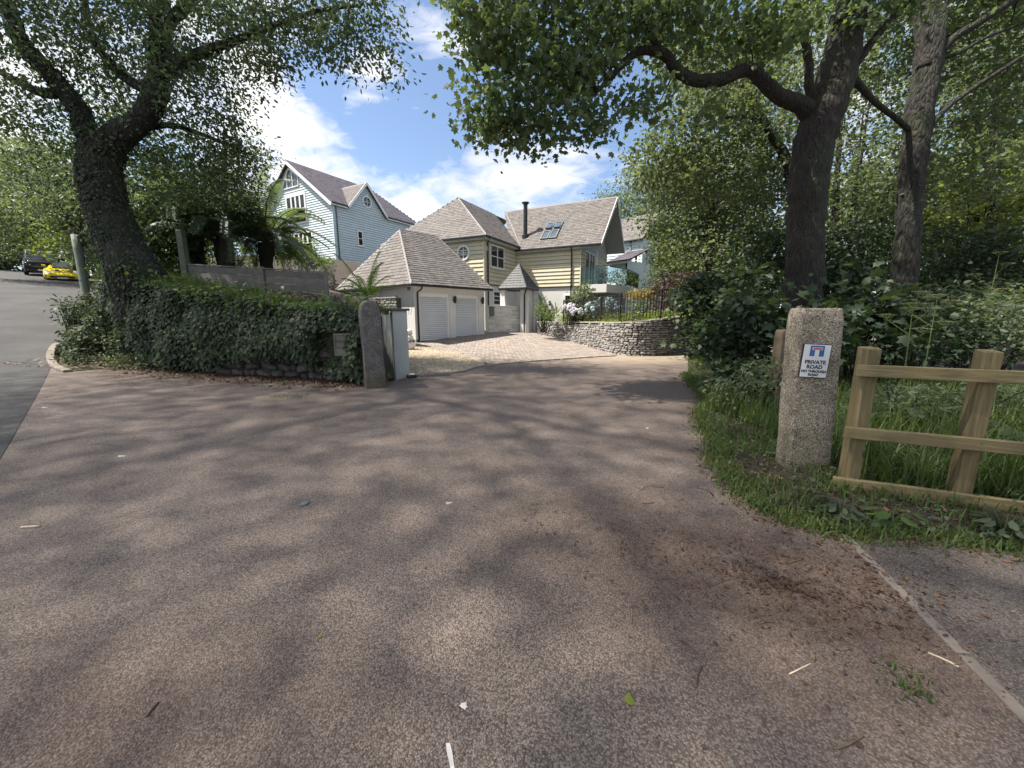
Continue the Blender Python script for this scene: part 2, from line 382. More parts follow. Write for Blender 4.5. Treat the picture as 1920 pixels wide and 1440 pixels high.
M['stone_white'] = m_plain('whitewashed_stone', (.64, .62, .59), (.82, .80, .77), 6, .85, .6, 30, objrand=.14, dist=.02, wp=True)
M['coping'] = m_plain('coping_stone', (.25, .23, .19), (.38, .35, .29), 6, .9, .4, 30)
M['timber_x'] = m_plain('treated_timber', (.13, .10, .045), (.225, .175, .08), 5, .8, .4, 60, objrand=.1)
M['timber_grey'] = m_plain('weathered_timber', (.13, .12, .105), (.22, .205, .18), 4, .85, .4, 50, objrand=.12)
M['timber_old'] = m_plain('rotting_timber', (.07, .05, .035), (.20, .15, .10), 6, .9, .6, 40)
M['pole'] = m_plain('mossy_pole', (.10, .12, .09), (.19, .20, .16), 5, .8, .3, 50)
M['brick'] = m_plain('block_paving', (.19, .155, .13), (.31, .262, .225), 12, .85, .4, 60, island=.22, dist=.01, wp=True)
M['kerb'] = m_plain('concrete_kerb', (.13, .108, .09), (.24, .20, .165), 8, .9, .5, 60, objrand=.12, dist=.01, wp=True)
M['gravel'] = m_plain('gravel_bed', (.22, .17, .12), (.44, .36, .26), 45, .9, 1.0, 60, dist=.02, wp=True)
M['gravel_stone'] = m_plain('gravel_stone', (.40, .32, .23), (.66, .57, .44), 20, .85, .3, 60, island=.35, wp=True)
M['iron'] = m_plain('black_iron', (.02, .02, .02), (.035, .033, .03), 6, .5, .1, 60)
M['black'] = m_plain('black_plastic', (.012, .012, .013), (.02, .02, .021), 6, .4, .05, 60)
M['pale_scrap'] = m_plain('pale_scrap', (.5, .47, .44), (.7, .67, .63), 20, .8, .3, 90)
M['twig'] = m_plain('dry_twig', (.09, .055, .035), (.22, .15, .10), 20, .9, .4, 90, objrand=.4)
M['straw'] = m_plain('pale_stick', (.45, .36, .25), (.62, .52, .38), 20, .8, .3, 90)
def m_balglass():
    m = newmat('balcony_glass'); k = N(m)
    gl = k.new('ShaderNodeBsdfGlossy', {'Color': (.5, .56, .55, 1), 'Roughness': .03}); tr = k.new('ShaderNodeBsdfTransparent', {'Color': (.80, .90, .88, 1)})
    fr = k.new('ShaderNodeFresnel', {'IOR': 1.5}); mx = k.new('ShaderNodeMixShader', {0: k.math('ADD', fr.outputs[0], .0), 1: tr.outputs[0], 2: gl.outputs[0]})
    k.new('ShaderNodeOutputMaterial', {'Surface': mx.outputs[0]}); return m
M['balcony_glass'] = m_balglass()
def m_wood(name, axis, rz, c1, c2, c3):
    m = newmat(name); k = N(m); P = k.geo().outputs['Position']
    r_ = k.new('ShaderNodeMapping', {'Vector': P, 'Rotation': (0, 0, -rz)}).outputs[0]
    s = (26, 26, 1.6) if axis == 'z' else (1.6, 26, 26)
    q = k.new('ShaderNodeMapping', {'Vector': r_, 'Scale': s}).outputs[0]
    a = k.noise(q, 1.5, 7, .62, .8); b = k.noise(P, 6, 5); kn = k.new('ShaderNodeTexVoronoi', {'Vector': k.new('ShaderNodeMapping', {'Vector': r_, 'Scale': (1.6, 4, 6) if axis != 'z' else (5, 5, 2)}).outputs[0], 'Scale': 1.3}).outputs['Distance']
    col = k.ramp(a, (.3, c1), (.52, c2), (.72, c3)); col = k.mix(k.rng(b, .5, .75, 0, .45), col, (.07, .075, .035)); col = k.mix(k.rng(kn, .10, .05, 0, .8), col, tuple(x * .35 for x in c1))
    v = k.rng(k.new('ShaderNodeObjectInfo').outputs['Random'], 0, 1, .88, 1.1); col = k.new('ShaderNodeHueSaturation', {'Color': col, 'Value': v, 'Hue': .5, 'Saturation': 1.0}).outputs[0]
    k.finish(col, .82, k.bump(a, .5, .006)); return m
M['timber'] = m_wood('treated_timber', 'z', 0, (.12, .088, .04), (.20, .152, .07), (.30, .24, .12))
M['timber_rail'] = m_wood('treated_rail', 'x', -.404, (.12, .088, .04), (.21, .16, .075), (.30, .245, .125))
def m_flat(name, c, rough=.5, **kw):
    return m_plain(name, tuple(x * .96 for x in c), tuple(min(1, x * 1.04) for x in c), 4, rough, .02, 60, **kw)
M['sign_white'] = m_flat('sign_white', (.72, .72, .72), .35); M['sign_blue'] = m_flat('sign_blue', (.035, .12, .30), .35)
M['sign_red'] = m_flat('sign_red', (.50, .03, .05), .35); M['ink'] = m_flat('sign_black', (.015, .015, .02), .4)
M['car_black'] = m_flat('black_car_paint', (.006, .006, .008), .12); M['car_yellow'] = m_flat('yellow_car_paint', (.75, .56, .01), .2)
M['tyre'] = m_flat('tyre_rubber', (.015, .015, .015), .8); M['chrome'] = m_flat('bright_metal', (.5, .5, .52), .25, Metallic=.9)
M['lamp_glass'] = m_flat('headlamp_glass', (.45, .47, .5), .08); M['car_glass'] = m_flat('car_glass', (.02, .025, .03), .04)
M['plate'] = m_flat('number_plate', (.6, .6, .58), .5)
M['ceramic'] = m_flat('white_ceramic', (.66, .66, .62), .35)
# ================================================================== the land
def sheet(name, poly, off, mat, step=.7, zf=None, parent=None, kind='structure'):
    """a draped sheet over a plan polygon, following the land"""
    pts = [V2(p) for p in poly]; bp = []
    for i, p in enumerate(pts):
        q = pts[(i + 1) % len(pts)]; n = max(1, int((q - p).length / step))
        for j in range(n): bp.append(p.lerp(q, j / n))
    nb = len(bp); xs = [p.x for p in bp]; ys = [p.y for p in bp]
    P = np.array([(p.x, p.y) for p in bp]); Q = np.roll(P, -1, 0)
    inner = []
    gx = np.arange(min(xs) + step / 2, max(xs), step); gy = np.arange(min(ys) + step / 2, max(ys), step)
    X, Y = np.meshgrid(gx, gy); X = X.ravel(); Y = Y.ravel(); ins = np.zeros(len(X), bool); dm = np.full(len(X), 1e9)
    for a, b in zip(P, Q):
        c = ((a[1] > Y) != (b[1] > Y)) & (X < (b[0] - a[0]) * (Y - a[1]) / ((b[1] - a[1]) + 1e-12) + a[0]); ins ^= c
        d = b - a; L = max(1e-9, (d ** 2).sum()); t = np.clip(((X - a[0]) * d[0] + (Y - a[1]) * d[1]) / L, 0, 1)
        dm = np.minimum(dm, np.hypot(X - a[0] - t * d[0], Y - a[1] - t * d[1]))
    ok = ins & (dm > step * .3)
    inner = [Vector((x, y)) for x, y in zip(X[ok], Y[ok])]
    vs, es, fs, *_ = delaunay_2d_cdt(bp + inner, [(i, (i + 1) % nb) for i in range(nb)], [], 1, 1e-5)
    zf = zf or gz
    verts = [(v.x, v.y, zf(v.x, v.y) + off) for v in vs]
    fs = [f if (vs[f[1]] - vs[f[0]]).cross(vs[f[2]] - vs[f[0]]) > 0 else tuple(reversed(f)) for f in fs]
    o = mesh_obj(name, verts, fs, mat, parent, True); tag(o, kind=kind) if kind else None
    return o
def inside(poly, x, y):
    c = False; n = len(poly)
    for i in range(n):
        a = poly[i]; b = poly[(i + 1) % n]
        if (a[1] > y) != (b[1] > y) and x < (b[0] - a[0]) * (y - a[1]) / (b[1] - a[1]) + a[0]: c = not c
    return c
# ground to the horizon
ax = sorted(set([round(-60 + i * 2.0, 2) for i in range(61)] + [-400, -250, -160, -110, -80, 80, 110, 160, 250, 400]))
gv = []; gf = []
for y in ax:
    for x in ax: gv.append((x, y, gz(x, y) - .12))
nx = len(ax)
for j in range(nx - 1):
    for i in range(nx - 1): a = j * nx + i; gf.append((a, a + 1, a + 1 + nx, a + nx))
tag(mesh_obj('ground', gv, gf, M['ground'], smooth=True), kind='structure')

g_wall = [gp(700, 718), gp(560, 709), gp(400, 700), gp(280, 684), gp(212, 663)]     # foot of the old wall
junc = [gp(95, 690), gp(0, 862)]
kerb_pts = [gp(128, 698), gp(106, 692), gp(93, 680), gp(92, 665), gp(102, 650)]
road_right = [Vector((-13.5, 12.5)), Vector((-18.2, 17.3)), Vector((-28.4, 26.7)), Vector((-41.2, 38.6)), Vector((-51, 48))]
drive_edge = [gp(*p) for p in [(766, 707), (805, 703), (846, 700), (872, 696), (892, 689), (940, 683), (992, 678.5), (1055, 674), (1119, 669.5), (1150, 668)]]
cw_base = [gp(*p) for p in [(1008, 627), (1040, 633), (1072, 641), (1100, 649), (1128, 658), (1160, 665), (1200, 667.5), (1245, 666), (1290, 661)]]
verge_edge = [gp(*p) for p in [(1290, 664), (1290, 700), (1305, 725), (1330, 745), (1318, 775), (1322, 800), (1348, 835), (1342, 862), (1395, 925), (1430, 955), (1480, 975), (1530, 990), (1580, 1003)]]
print('cw', [tuple(round(c, 2) for c in p) for p in cw_base]); print('verge', [tuple(round(c, 2) for c in p) for p in verge_edge[::3]])
print('wall', [tuple(round(c, 2) for c in p) for p in g_wall], [tuple(round(c, 2) for c in p) for p in kerb_pts])
edge_path = [gp(1583, 1003), gp(1650, 1073), gp(1720, 1145), gp(1800, 1222), gp(1868, 1290), gp(1920, 1345)]
ep_dir = (edge_path[-1] - edge_path[0]).normalized()
edge_far = edge_path[-1] + ep_dir * 5
path_back = [gp(1583, 1003), gp(1680, 1003), gp(1800, 1015), gp(1920, 1035)]
pb_dir = (path_back[-1] - path_back[1]).normalized()
# the private road
dead_end = [Vector((11.5, 17.0)), Vector((17, 22.5)), Vector((19.5, 21)), Vector((13.5, 14.0)), Vector((9.2, 12.2))]
road_poly = [junc[1] + (junc[1] - junc[0]).normalized() * 12, junc[1], junc[0], kerb_pts[1], kerb_pts[0]] + [p for p in reversed(g_wall)][1:] + [gp(730, 716)] + drive_edge + cw_base[5:] + dead_end + verge_edge[1:] + edge_path + [edge_far, Vector((1.0, -16))]
rp = [V2(p) for p in road_poly]
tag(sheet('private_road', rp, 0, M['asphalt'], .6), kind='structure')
jd = (junc[1] - junc[0]).normalized()
main_poly = [V2(p) for p in [junc[1] + jd * 12, junc[1], junc[0], kerb_pts[2], kerb_pts[3], kerb_pts[4]]] + road_right + [Vector((-57, 41)), Vector((-46.2, 33.2)), Vector((-34, 21.6)), Vector((-19, 7.0)), Vector((-12.5, -1)), Vector((-8, -14))]
tag(sheet('main_road', main_poly, .006, M['asphalt_main'], .9), kind='structure')
path_poly = [V2(p) for p in edge_path + [edge_far] + [edge_far + Vector((6, 2, 0)), path_back[-1] + pb_dir * 5] + list(reversed(path_back))[:-1]]
sheet('side_path', path_poly, .008, M['asphalt_path'], .5)
# concrete edging between road and path: pieces laid end to end
for i in range(9):
    pass
def along(pts, s):
    L = 0
    for a, b in zip(pts[:-1], pts[1:]):
        d = (b - a).length
        if s <= L + d or b is pts[-1]: return a.lerp(b, (s - L) / d), (b - a).normalized()
        L += d
def plen(pts): return sum((b - a).length for a, b in zip(pts[:-1], pts[1:]))
kerb_root = thing('path_edging', edge_path[0], 'pale concrete edging strip between the road and the small side path', 'edging')
ep2 = edge_path + [edge_far]
L = 0; tot_l = plen(ep2)
while L < tot_l - .3:
    ln = .914; a, d = along(ep2, L); b, _ = along(ep2, min(L + ln - .008, tot_l))
    mb = MB(); z = Vector((0, 0, -.056)); mb.beam(a + z, b + z, .048, .13); mb.build('edging_block', M['kerb'], kerb_root, bevel=.006); L += ln
# kerb at the road corner by the pole
kr = thing('corner_kerb', kerb_pts[0], 'curved pale kerb at the ivy covered corner beside the leaning pole', 'kerb')
kk = list(reversed(kerb_pts)); tl = plen(kk); L = 0
kk = [gp(128, 698), gp(112, 693.5), gp(101, 686), gp(95.5, 676), gp(94.5, 666), gp(99, 655), gp(106, 646)]
tl = plen(kk)
while L < tl - .2:
    a, d = along(kk, L); b, _ = along(kk, min(L + .43, tl)); mb = MB(); mb.beam(a + Vector((0, 0, -.04)), b + Vector((0, 0, -.04)), .15, .2); mb.build('kerb_stone', M['kerb'], kr, bevel=.02); L += .45

# verge
verge_poly = [V2(p) for p in verge_edge] + [V2(p) for p in path_back[1:]] + [V2(path_back[-1] + pb_dir * 5), Vector((16, 2)), Vector((24, 10)), Vector((22, 19)), Vector((19, 20.5)), Vector((13.3, 13.8)), Vector((9.2, 12.0))]
_ve = [V2(p) for p in verge_edge] + [V2(p) for p in path_back[1:]]
def vedge(x, y):
    q = Vector((x, y)); m = 9
    for a, b in zip(_ve[:-1], _ve[1:]):
        d = b - a; t = max(0, min(1, (q - a).dot(d) / d.dot(d))); m = min(m, (q - a - d * t).length)
    return m
def vz(x, y):
    e = sstep(0, .55, vedge(x, y))
    return gz(x, y) + .018 + e * (.035 + .03 * math.sin(x * 3.1 + y * 1.3) * math.sin(y * 2.3 - x) + .10 * sstep(2.6, 7, x - .25 * max(0, y - 4)))
sheet('verge_ground', verge_poly, -.012, M['soil'], .45, vz)
# paved drive
pave_in = [gp(*p) for p in [(776, 651), (805, 654), (841, 659), (868, 664), (890, 670), (905, 677), (910, 683)]]
gf_l = gp(783, 645)
drive_poly = [V2(p) for p in pave_in] + [V2(p) for p in drive_edge[5:]] + [V2(p) for p in reversed(cw_base[:6])] + [Vector((1.2, 21.5)), Vector((-1.5, 22.2)), Vector((-5.0, 17.2)), Vector((-5.2, 15.5))]
sheet('paved_drive', drive_poly, .006, M['mortar'], .6)
gravel_poly = [V2(p) for p in [gp(768, 706.5)] + drive_edge[1:5] + [gp(903, 686)] + list(reversed(pave_in))] + [Vector((-5.0, 15.5)), Vector((-4.1, 11.6))]
sheet('gravel_bed', gravel_poly, .012, M['gravel'], .5)
dp = [(p.x, p.y) for p in drive_poly]
A2 = Vector((.66, .75)).normalized(); B2 = Vector((-A2.y, A2.x))
mb = MB(); far = MB(); org = Vector((-3.0, 12.5)); nbk = 0
for i in range(-60, 130):
    for j in range(-40, 60):
        c = org + A2 * (i * .104) + B2 * ((j + (i % 2) * .5) * .206)
        if not inside(dp, c.x, c.y): continue
        a = A2 * .0485; b = B2 * .099; h = .016 + random.uniform(-.003, .003)
        q = [c - a - b, c + a - b, c + a + b, c - a + b]
        z = [gz(p.x, p.y) for p in q]
        n0 = len(mb.v); mb.v += [(p.x, p.y, zz + .0) for p, zz in zip(q, z)] + [(p.x * .97 + c.x * .03, p.y * .97 + c.y * .03, zz + h) for p, zz in zip(q, z)]
        mb.f += [(n0 + 4, n0 + 5, n0 + 6, n0 + 7)] + [(n0 + k, n0 + (k + 1) % 4, n0 + 4 + (k + 1) % 4, n0 + 4 + k) for k in range(4)]; nbk += 1
o = mb.build('block_paving', M['brick']); tag(o, kind='stuff', label='pinkish brown block paving of the drive before the garage', cat='paving')
# edging bricks: each its own piece
ek = thing('drive_edging', drive_edge[0], 'curved row of brown edging bricks along the mouth of the drive', 'edging')
def edging(pts, root, mat='brick'):
    L = 0; tl = plen(pts); me = None
    while L < tl - .1:
        a, d = along(pts, L + .1)
        if me is None:
            b = MB(); b.box((0, 0, 0), (.2, .1, .07)); o = b.build('brick', M[mat], bevel=.006); me = o.data
        else: o = link(bpy.data.objects.new('brick', me)); m = o.modifiers.new('edge', 'BEVEL'); m.width = .006; m.segments = 1
        o.parent = root; o.location = Vector((a.x, a.y, gz(a.x, a.y) + .002 + random.uniform(0, .006))) - root.location; o.rotation_euler.z = math.atan2(d.y, d.x) + random.uniform(-.03, .03); L += .207
edging(drive_edge, ek)
ek2 = thing('gravel_edging', pave_in[0], 'curved brown brick edging between the gravel bed and the paved drive', 'edging'); edging(pave_in, ek2)
# loose gravel
gpv = [(p.x, p.y) for p in gravel_poly]; mb = MB(); cnt = 0
gx0, gx1 = min(p[0] for p in gpv), max(p[0] for p in gpv); gy0, gy1 = min(p[1] for p in gpv), max(p[1] for p in gpv)
for _ in range(30000):
    x, y = random.uniform(gx0, gx1), random.uniform(gy0, gy1)
    if not inside(gpv, x, y): continue
    r = random.uniform(.012, .026); z = gz(x, y) + .016; th = random.random() * 6.3; c, s_ = math.cos(th) * r, math.sin(th) * r
    mb.add([(x + c, y + s_, z), (x - s_ * .8, y + c * .8, z), (x - c, y - s_, z), (x + s_ * .7, y - c * .7, z), (x, y, z + r * .9)], [(0, 1, 4), (1, 2, 4), (2, 3, 4), (3, 0, 4)]); cnt += 1
    if cnt > 9000: break
tag(mb.build('gravel', M['gravel_stone']), kind='stuff', label='pale buff gravel stones spread beside the garage', cat='gravel')

# raised garden behind the old wall
def tz(x, y):
    h = 1.42 + .13 * max(0, min(-x - 4, 12)) + .42 * sstep(12.9, 13.3, y) + 2.6 * sstep(18, 33, y)
    return max(h, gz(x, y) + .3)
terr = [Vector((-3.25, 9.55))] + [V2(p) + Vector((0, .32)) for p in g_wall[1:]] + [Vector((-10.9, 11.6)), Vector((-13.0, 13.4)), Vector((-17.6, 18.0)), Vector((-27.5, 28.1)), Vector((-39.8, 39.8)), Vector((-52, 48)), Vector((-10, 60)), Vector((-6.0, 45)), Vector((-8.5, 26)), Vector((-9.3, 20.2)), Vector((-5.7, 16.4))]
sheet('garden_ground', terr, 0, M['soil'], .9, tz)

# ================================================================== the old stone wall and its ivy
def stone_shape(w, h, d, seed):
    rr = random.Random(seed); v = []; n = 7
    for ring, (k, zz) in enumerate(((1.0, 0.0), (1.0, .55), (.72, 1.0))):
        for j in range(n):
            th = 2 * math.pi * j / n + .2; sx = abs(math.cos(th)) ** .6 * (1 if math.cos(th) >= 0 else -1); sz = abs(math.sin(th)) ** .6 * (1 if math.sin(th) >= 0 else -1)
            q = k * (1 + .16 * (rr.random() - .5)); v.append((sx * w / 2 * q, -zz * d, sz * h / 2 * q))
    f = [tuple(reversed([14 + j for j in range(n)]))][:1]
    f = [tuple(14 + j for j in range(n))]
    for r0 in (0, 7):
        for j in range(n): f.append((r0 + j, r0 + (j + 1) % n, r0 + 7 + (j + 1) % n, r0 + 7 + j))
    return v, f
wall_pts = [Vector((p.x, p.y, p.z)) for p in g_wall]
wall_pts2 = wall_pts + [Vector((-11.0, 11.4, 0)), Vector((-13.1, 13.2, 0)), Vector((-17.7, 17.8, 0)), Vector((-27.6, 27.8, 0)), Vector((-40, 39.5, 0))]
ow = thing('old_stone_wall', (wall_pts[2].x, wall_pts[2].y, gz(wall_pts[2].x, wall_pts[2].y)), 'low old field stone wall mostly buried in dark ivy left of the drive', 'wall')
mb = MB()
for a, b in zip(wall_pts2[:-1], wall_pts2[1:]):
    d = (b - a); d.z = 0; d.normalize(); nrm = Vector((d.y, -d.x, 0)); nrm = nrm if nrm.y < 0 or nrm.x < 0 else -nrm
    back = -nrm * .42; za = gz(a.x, a.y); zb = gz(b.x, b.y); ta = tz(a.x, a.y + .4) - .05; tb = tz(b.x, b.y + .4) - .05
    A0 = Vector((a.x, a.y, 0)); B0 = Vector((b.x, b.y, 0))
    p = [A0 + Vector((0, 0, za - .3)), B0 + Vector((0, 0, zb - .3)), B0 + back + Vector((0, 0, zb - .3)), A0 + back + Vector((0, 0, za - .3)), A0 + Vector((0, 0, ta)) + back * .2, B0 + Vector((0, 0, tb)) + back * .2, B0 + back + Vector((0, 0, tb)), A0 + back + Vector((0, 0, ta))]
    mb.hexa(p)
mb.build('wall_core', M['mortar'], ow)
nst = 0; protos = []
for k in range(10):
    v, f = stone_shape(1, 1, 1, k); me = bpy.data.meshes.new('stone'); me.from_pydata(v, [], f); me.materials.append(M['stone_dark']); me.update(); protos.append(me)
tl = plen(wall_pts); z = .0; row = 0
while z < .95:
    h = random.uniform(.09, .17); s = random.uniform(0, .2)
    while s < tl - .2:
        w = random.choice([random.uniform(.10, .2), random.uniform(.2, .45)]); c, d = along(wall_pts, min(s + w / 2, tl)); 
        zc = gz(c.x, c.y) + z + h / 2 + random.uniform(-.02, .02)
        if z < .55 or random.random() < .7:
            o = link(bpy.data.objects.new('stone', random.choice(protos))); o.parent = ow; o.location = Vector((c.x, c.y, zc)) - ow.location
            o.rotation_euler = (random.uniform(-.1, .1), random.uniform(-.22, .22), math.atan2(-d.y, -d.x)); o.scale = (w * 1.0, random.uniform(.03, .12), h * random.uniform(.75, 1.2)); nst += 1
        s += w + .015
    z += h + .012; row += 1
print('stones', nst)
# ================================================================== houses
def wsolve(P0, d, px):
    """distance along a plan line at which it stands at picture column px"""
    u = (px - 960) / FPX  # x = u*t ; y ~ t*CT + small part, solved with height 2.5 m
    # t from y and z: y = t(CT+v ST), z-CAMZ = t(-ST+v CT) -> t = y*CT - (z-CAMZ)*ST
    k = 1.1 * ST
    # (P0.x + d.x s) = u*((P0.y + d.y s)*CT - k)
    return (u * (P0.y * CT - k) - P0.x) / (d.x - u * d.y * CT)
class Face:
    """a wall face: plan start, direction (left to right as seen), so that the outside is towards (d.y,-d.x)"""
    def __init__(s, P0, d): s.P0 = Vector((P0[0], P0[1])); s.d = Vector((d[0], d[1])).normalized(); s.n = Vector((s.d.y, -s.d.x))
    def p(s, a, z, out=0.0): q = s.P0 + s.d * a + s.n * out; return Vector((q.x, q.y, z))
    def sol(s, px): return wsolve(s.P0, s.d, px)
def fbox(mb, F, a0, a1, z0, z1, o0, o1):
    mb.hexa([F.p(a0, z0, o1), F.p(a1, z0, o1), F.p(a1, z0, o0), F.p(a0, z0, o0), F.p(a0, z1, o1), F.p(a1, z1, o1), F.p(a1, z1, o0), F.p(a0, z1, o0)])
def clad(F, root, mat, z0, z1, span, exposure, openings=(), off=.0, name='board'):
    """horizontal lapped boards, each an object; span(z) -> (a0,a1); openings (a0,a1,z0,z1) are left free"""
    z = z0; lap_shadow = MB(); gap = .014 if exposure > .21 else .020
    while z < z1 - .03:
        h = min(exposure, z1 - z); zm = z + h / 2; a0, a1 = span(zm)
        segs = [(a0, a1)]
        for (b0, b1, c0, c1) in openings:
            if zm > c0 - .02 and zm < c1 + .02:
                ns = []
                for (p, q) in segs:
                    if b1 <= p or b0 >= q: ns.append((p, q)); continue
                    if b0 - p > .02: ns.append((p, b0))
                    if q - b1 > .02: ns.append((b1, q))
                segs = ns
        for (p, q) in segs:
            if q - p < .04: continue
            b = MB(); lo, hi = z + gap, z + h
            b.hexa([F.p(p, lo, off + .058), F.p(q, lo, off + .058), F.p(q, lo, off + .006), F.p(p, lo, off + .006), F.p(p, hi, off + .022), F.p(q, hi, off + .022), F.p(q, hi, off + .006), F.p(p, hi, off + .006)])
            if gap: fbox(lap_shadow, F, p, q, z - .002, z + h - .003, off + .001, off + .005)
            b.build(name, M[mat], root)
        z += h
    lap_shadow.build('shadow_backing', M['gutter'], root)  # black sheet behind the board gaps, added to draw their shadow lines
def window(F, root, a0, a1, z0, z1, frame='white_paint', off=.0, cols=2, rows=1, glass='glass', fw=.06, sill=True, rev=.0, bar=.035):
    b = MB(); o0, o1 = off - .01, off + .05
    fbox(b, F, a0, a1, z1 - fw, z1, o0, o1); fbox(b, F, a0, a1, z0, z0 + fw, o0, o1)
    fbox(b, F, a0, a0 + fw, z0 + fw, z1 - fw, o0, o1); fbox(b, F, a1 - fw, a1, z0 + fw, z1 - fw, o0, o1)
    cw = (a1 - a0 - 2 * fw) / cols; rh = (z1 - z0 - 2 * fw) / rows
    for i in range(1, cols): x = a0 + fw + cw * i; fbox(b, F, x - bar, x + bar, z0 + fw, z1 - fw, o0, o1 - .006)
    for j in range(1, rows): z = z0 + fw + rh * j; fbox(b, F, a0 + fw, a1 - fw, z - bar * .7, z + bar * .7, o0, o1 - .012)
    w = b.build('window', M[frame], root)
    for i in range(cols):
        for j in range(rows):
            g_ = MB(); fbox(g_, F, a0 + fw + cw * i + .002, a0 + fw + cw * (i + 1) - .002, z0 + fw + rh * j + .002, z0 + fw + rh * (j + 1) - .002, o0 + .012, o0 + .02); g_.build('pane', M[glass], w)
    if sill: s_ = MB(); fbox(s_, F, a0 - .05, a1 + .05, z0 - .05, z0, o0, o1 + .06); s_.build('sill', M[frame], w)
    return w
def round_window(F, root, ac, zc, r, frame='white_paint', off=.03):
    b = MB(); n = 28
    for (ri, ro, o0, o1) in ((r * .78, r, off - .03, off + .05),):
        base = len(b.v)
        for j in range(n):
            th = 2 * math.pi * j / n; c, s_ = math.cos(th), math.sin(th)
            b.v += [tuple(F.p(ac + c * ro, zc + s_ * ro, o0)), tuple(F.p(ac + c * ro, zc + s_ * ro, o1)), tuple(F.p(ac + c * ri, zc + s_ * ri, o1)), tuple(F.p(ac + c * ri, zc + s_ * ri, o0))]
        for j in range(n):
            i0 = base + 4 * j; i1 = base + 4 * ((j + 1) % n)
            for q in range(4): b.f.append((i0 + q, i1 + q, i1 + (q + 1) % 4, i0 + (q + 1) % 4))
    fbox(b, F, ac - .02, ac + .02, zc - r * .8, zc + r * .8, off, off + .03); fbox(b, F, ac - r * .8, ac + r * .8, zc - .018, zc + .018, off + .001, off + .028)
    w = b.build('round_window', M[frame], root)
    g_ = MB(); g_.add([F.p(ac + math.cos(2 * math.pi * j / n) * r * .79, zc + math.sin(2 * math.pi * j / n) * r * .79, off + .008) for j in range(n)], [tuple(range(n))]); g_.build('pane', M['glass'], w)
def slates(root, e0, e1, r0, r1, mat, w=.3, gauge=.2, name='slate', base='roof_plane'):
    """slated plane: eave e0->e1, ridge r0->r1 (may coincide). one joined part, every slate has its own edges"""
    e0, e1, r0, r1 = map(Vector, (e0, e1, r0, r1)); n = (e1 - e0).cross(r0 - e0 if (r0 - e0).length > .01 else r1 - e0).normalized()
    if n.z < 0: n = -n
    ax_ = (e1 - e0).normalized(); upv = n.cross(ax_); upv = upv if upv.z > 0 else -upv
    H = (r0 - e0).dot(upv); rows = max(1, int(round(H / gauge))); gg = H / rows
    mb = MB(); mb.add([e0 - n * .02, e1 - n * .02, r1 - n * .02, r0 - n * .02], [(0, 1, 2, 3)]); mb.add([e0 - n * .1, e1 - n * .1, r1 - n * .1, r0 - n * .1], [(3, 2, 1, 0)]); pl = mb.build(base, M[mat], root)
    s = MB()
    ra0 = (r0 - e0).dot(ax_); ra1 = (r1 - e0).dot(ax_); E = (e1 - e0).length
    for k in range(rows):
        f = k / rows; fm = (k + .5) / rows; a0 = ra0 * fm; a1 = E + (ra1 - E) * fm
        x = a0 - (w / 2 if k % 2 else 0)
        while x < a1:
            p, q = max(x, a0), min(x + w - .006, a1)
            if q - p > .03:
                lo, hi = k * gg - .02, k * gg + gg * 1.05; t0 = .02 + random.uniform(0, .007); t1 = .004 + random.uniform(-.001, .003); sk = random.uniform(-.006, .006)
                P = lambda a, h_, o_: e0 + ax_ * a + upv * h_ + n * o_
                s.add([P(p, lo + sk, t0 - .014), P(q, lo - sk, t0 - .014), P(q, hi, t1 - .012), P(p, hi, t1 - .012), P(p, lo + sk, t0), P(q, lo - sk, t0 + random.uniform(-.002, .003)), P(q, hi, t1), P(p, hi, t1)],
                      [(4, 5, 6, 7), (0, 1, 5, 4), (1, 2, 6, 5), (3, 0, 4, 7)])
            x += w
    if (r0 - e0).cross(e1 - e0).dot(n) > 0: s.f = [tuple(reversed(f)) for f in s.f]
    o = s.build(name, M[mat], root); tag(o, kind='stuff'); return pl
def bar(root, name, p, q, w, h, mat, lift=0.0):
    b = MB(); v = Vector((0, 0, lift)); b.beam(Vector(p) + v, Vector(q) + v, w, h); return b.build(name, M[mat], root, bevel=.008)
def pipe(root, name, pts, r, mat, n=8):
    b = MB(); b.tube(pts, r, n); return b.build(name, M[mat], root, True)
def ridge_run(root, p, q, mat, n=0, name='ridge_tile', w=.2):
    p = Vector(p); q = Vector(q); L = (q - p).length; n = max(1, int(L / .45)); d = (q - p) / n; s = d.normalized().cross(Vector((0, 0, 1))).normalized(); 
    for i in range(n):
        a = p + d * i; b_ = p + d * (i + .985); b = MB(); up = Vector((0, 0, .045)); dn = Vector((0, 0, -w * .42))
        b.add([a + s * w / 2 + dn, a + up, a - s * w / 2 + dn, b_ + s * w / 2 + dn, b_ + up * 1.1, b_ - s * w / 2 + dn, a - up * .3, b_ - up * .3], [(0, 1, 4, 3), (1, 2, 5, 4), (2, 1, 0, 6), (3, 4, 5, 7), (0, 3, 7, 6), (2, 6, 7, 5)])
        b.build(name, M[mat], root)
def wall_lamp(F, a, z, off, label, name='wall_lamp'):
    p = F.p(a, z, off); t = thing(name, p, label, 'lamp', 'black lantern lamps on the house walls')
    b = MB(); fbox(b, F, a - .04, a + .04, z - .06, z + .06, off, off + .03); b.build('bracket', M['black'], t)
    b = MB(); c = F.p(a, z, off + .1); b.lathe(c, [(.03, .16), (.075, .12), (.07, .0), (.06, -.12), (.03, -.15)][::-1], 10); b.build('lantern', M['black'], t, True)
    return t
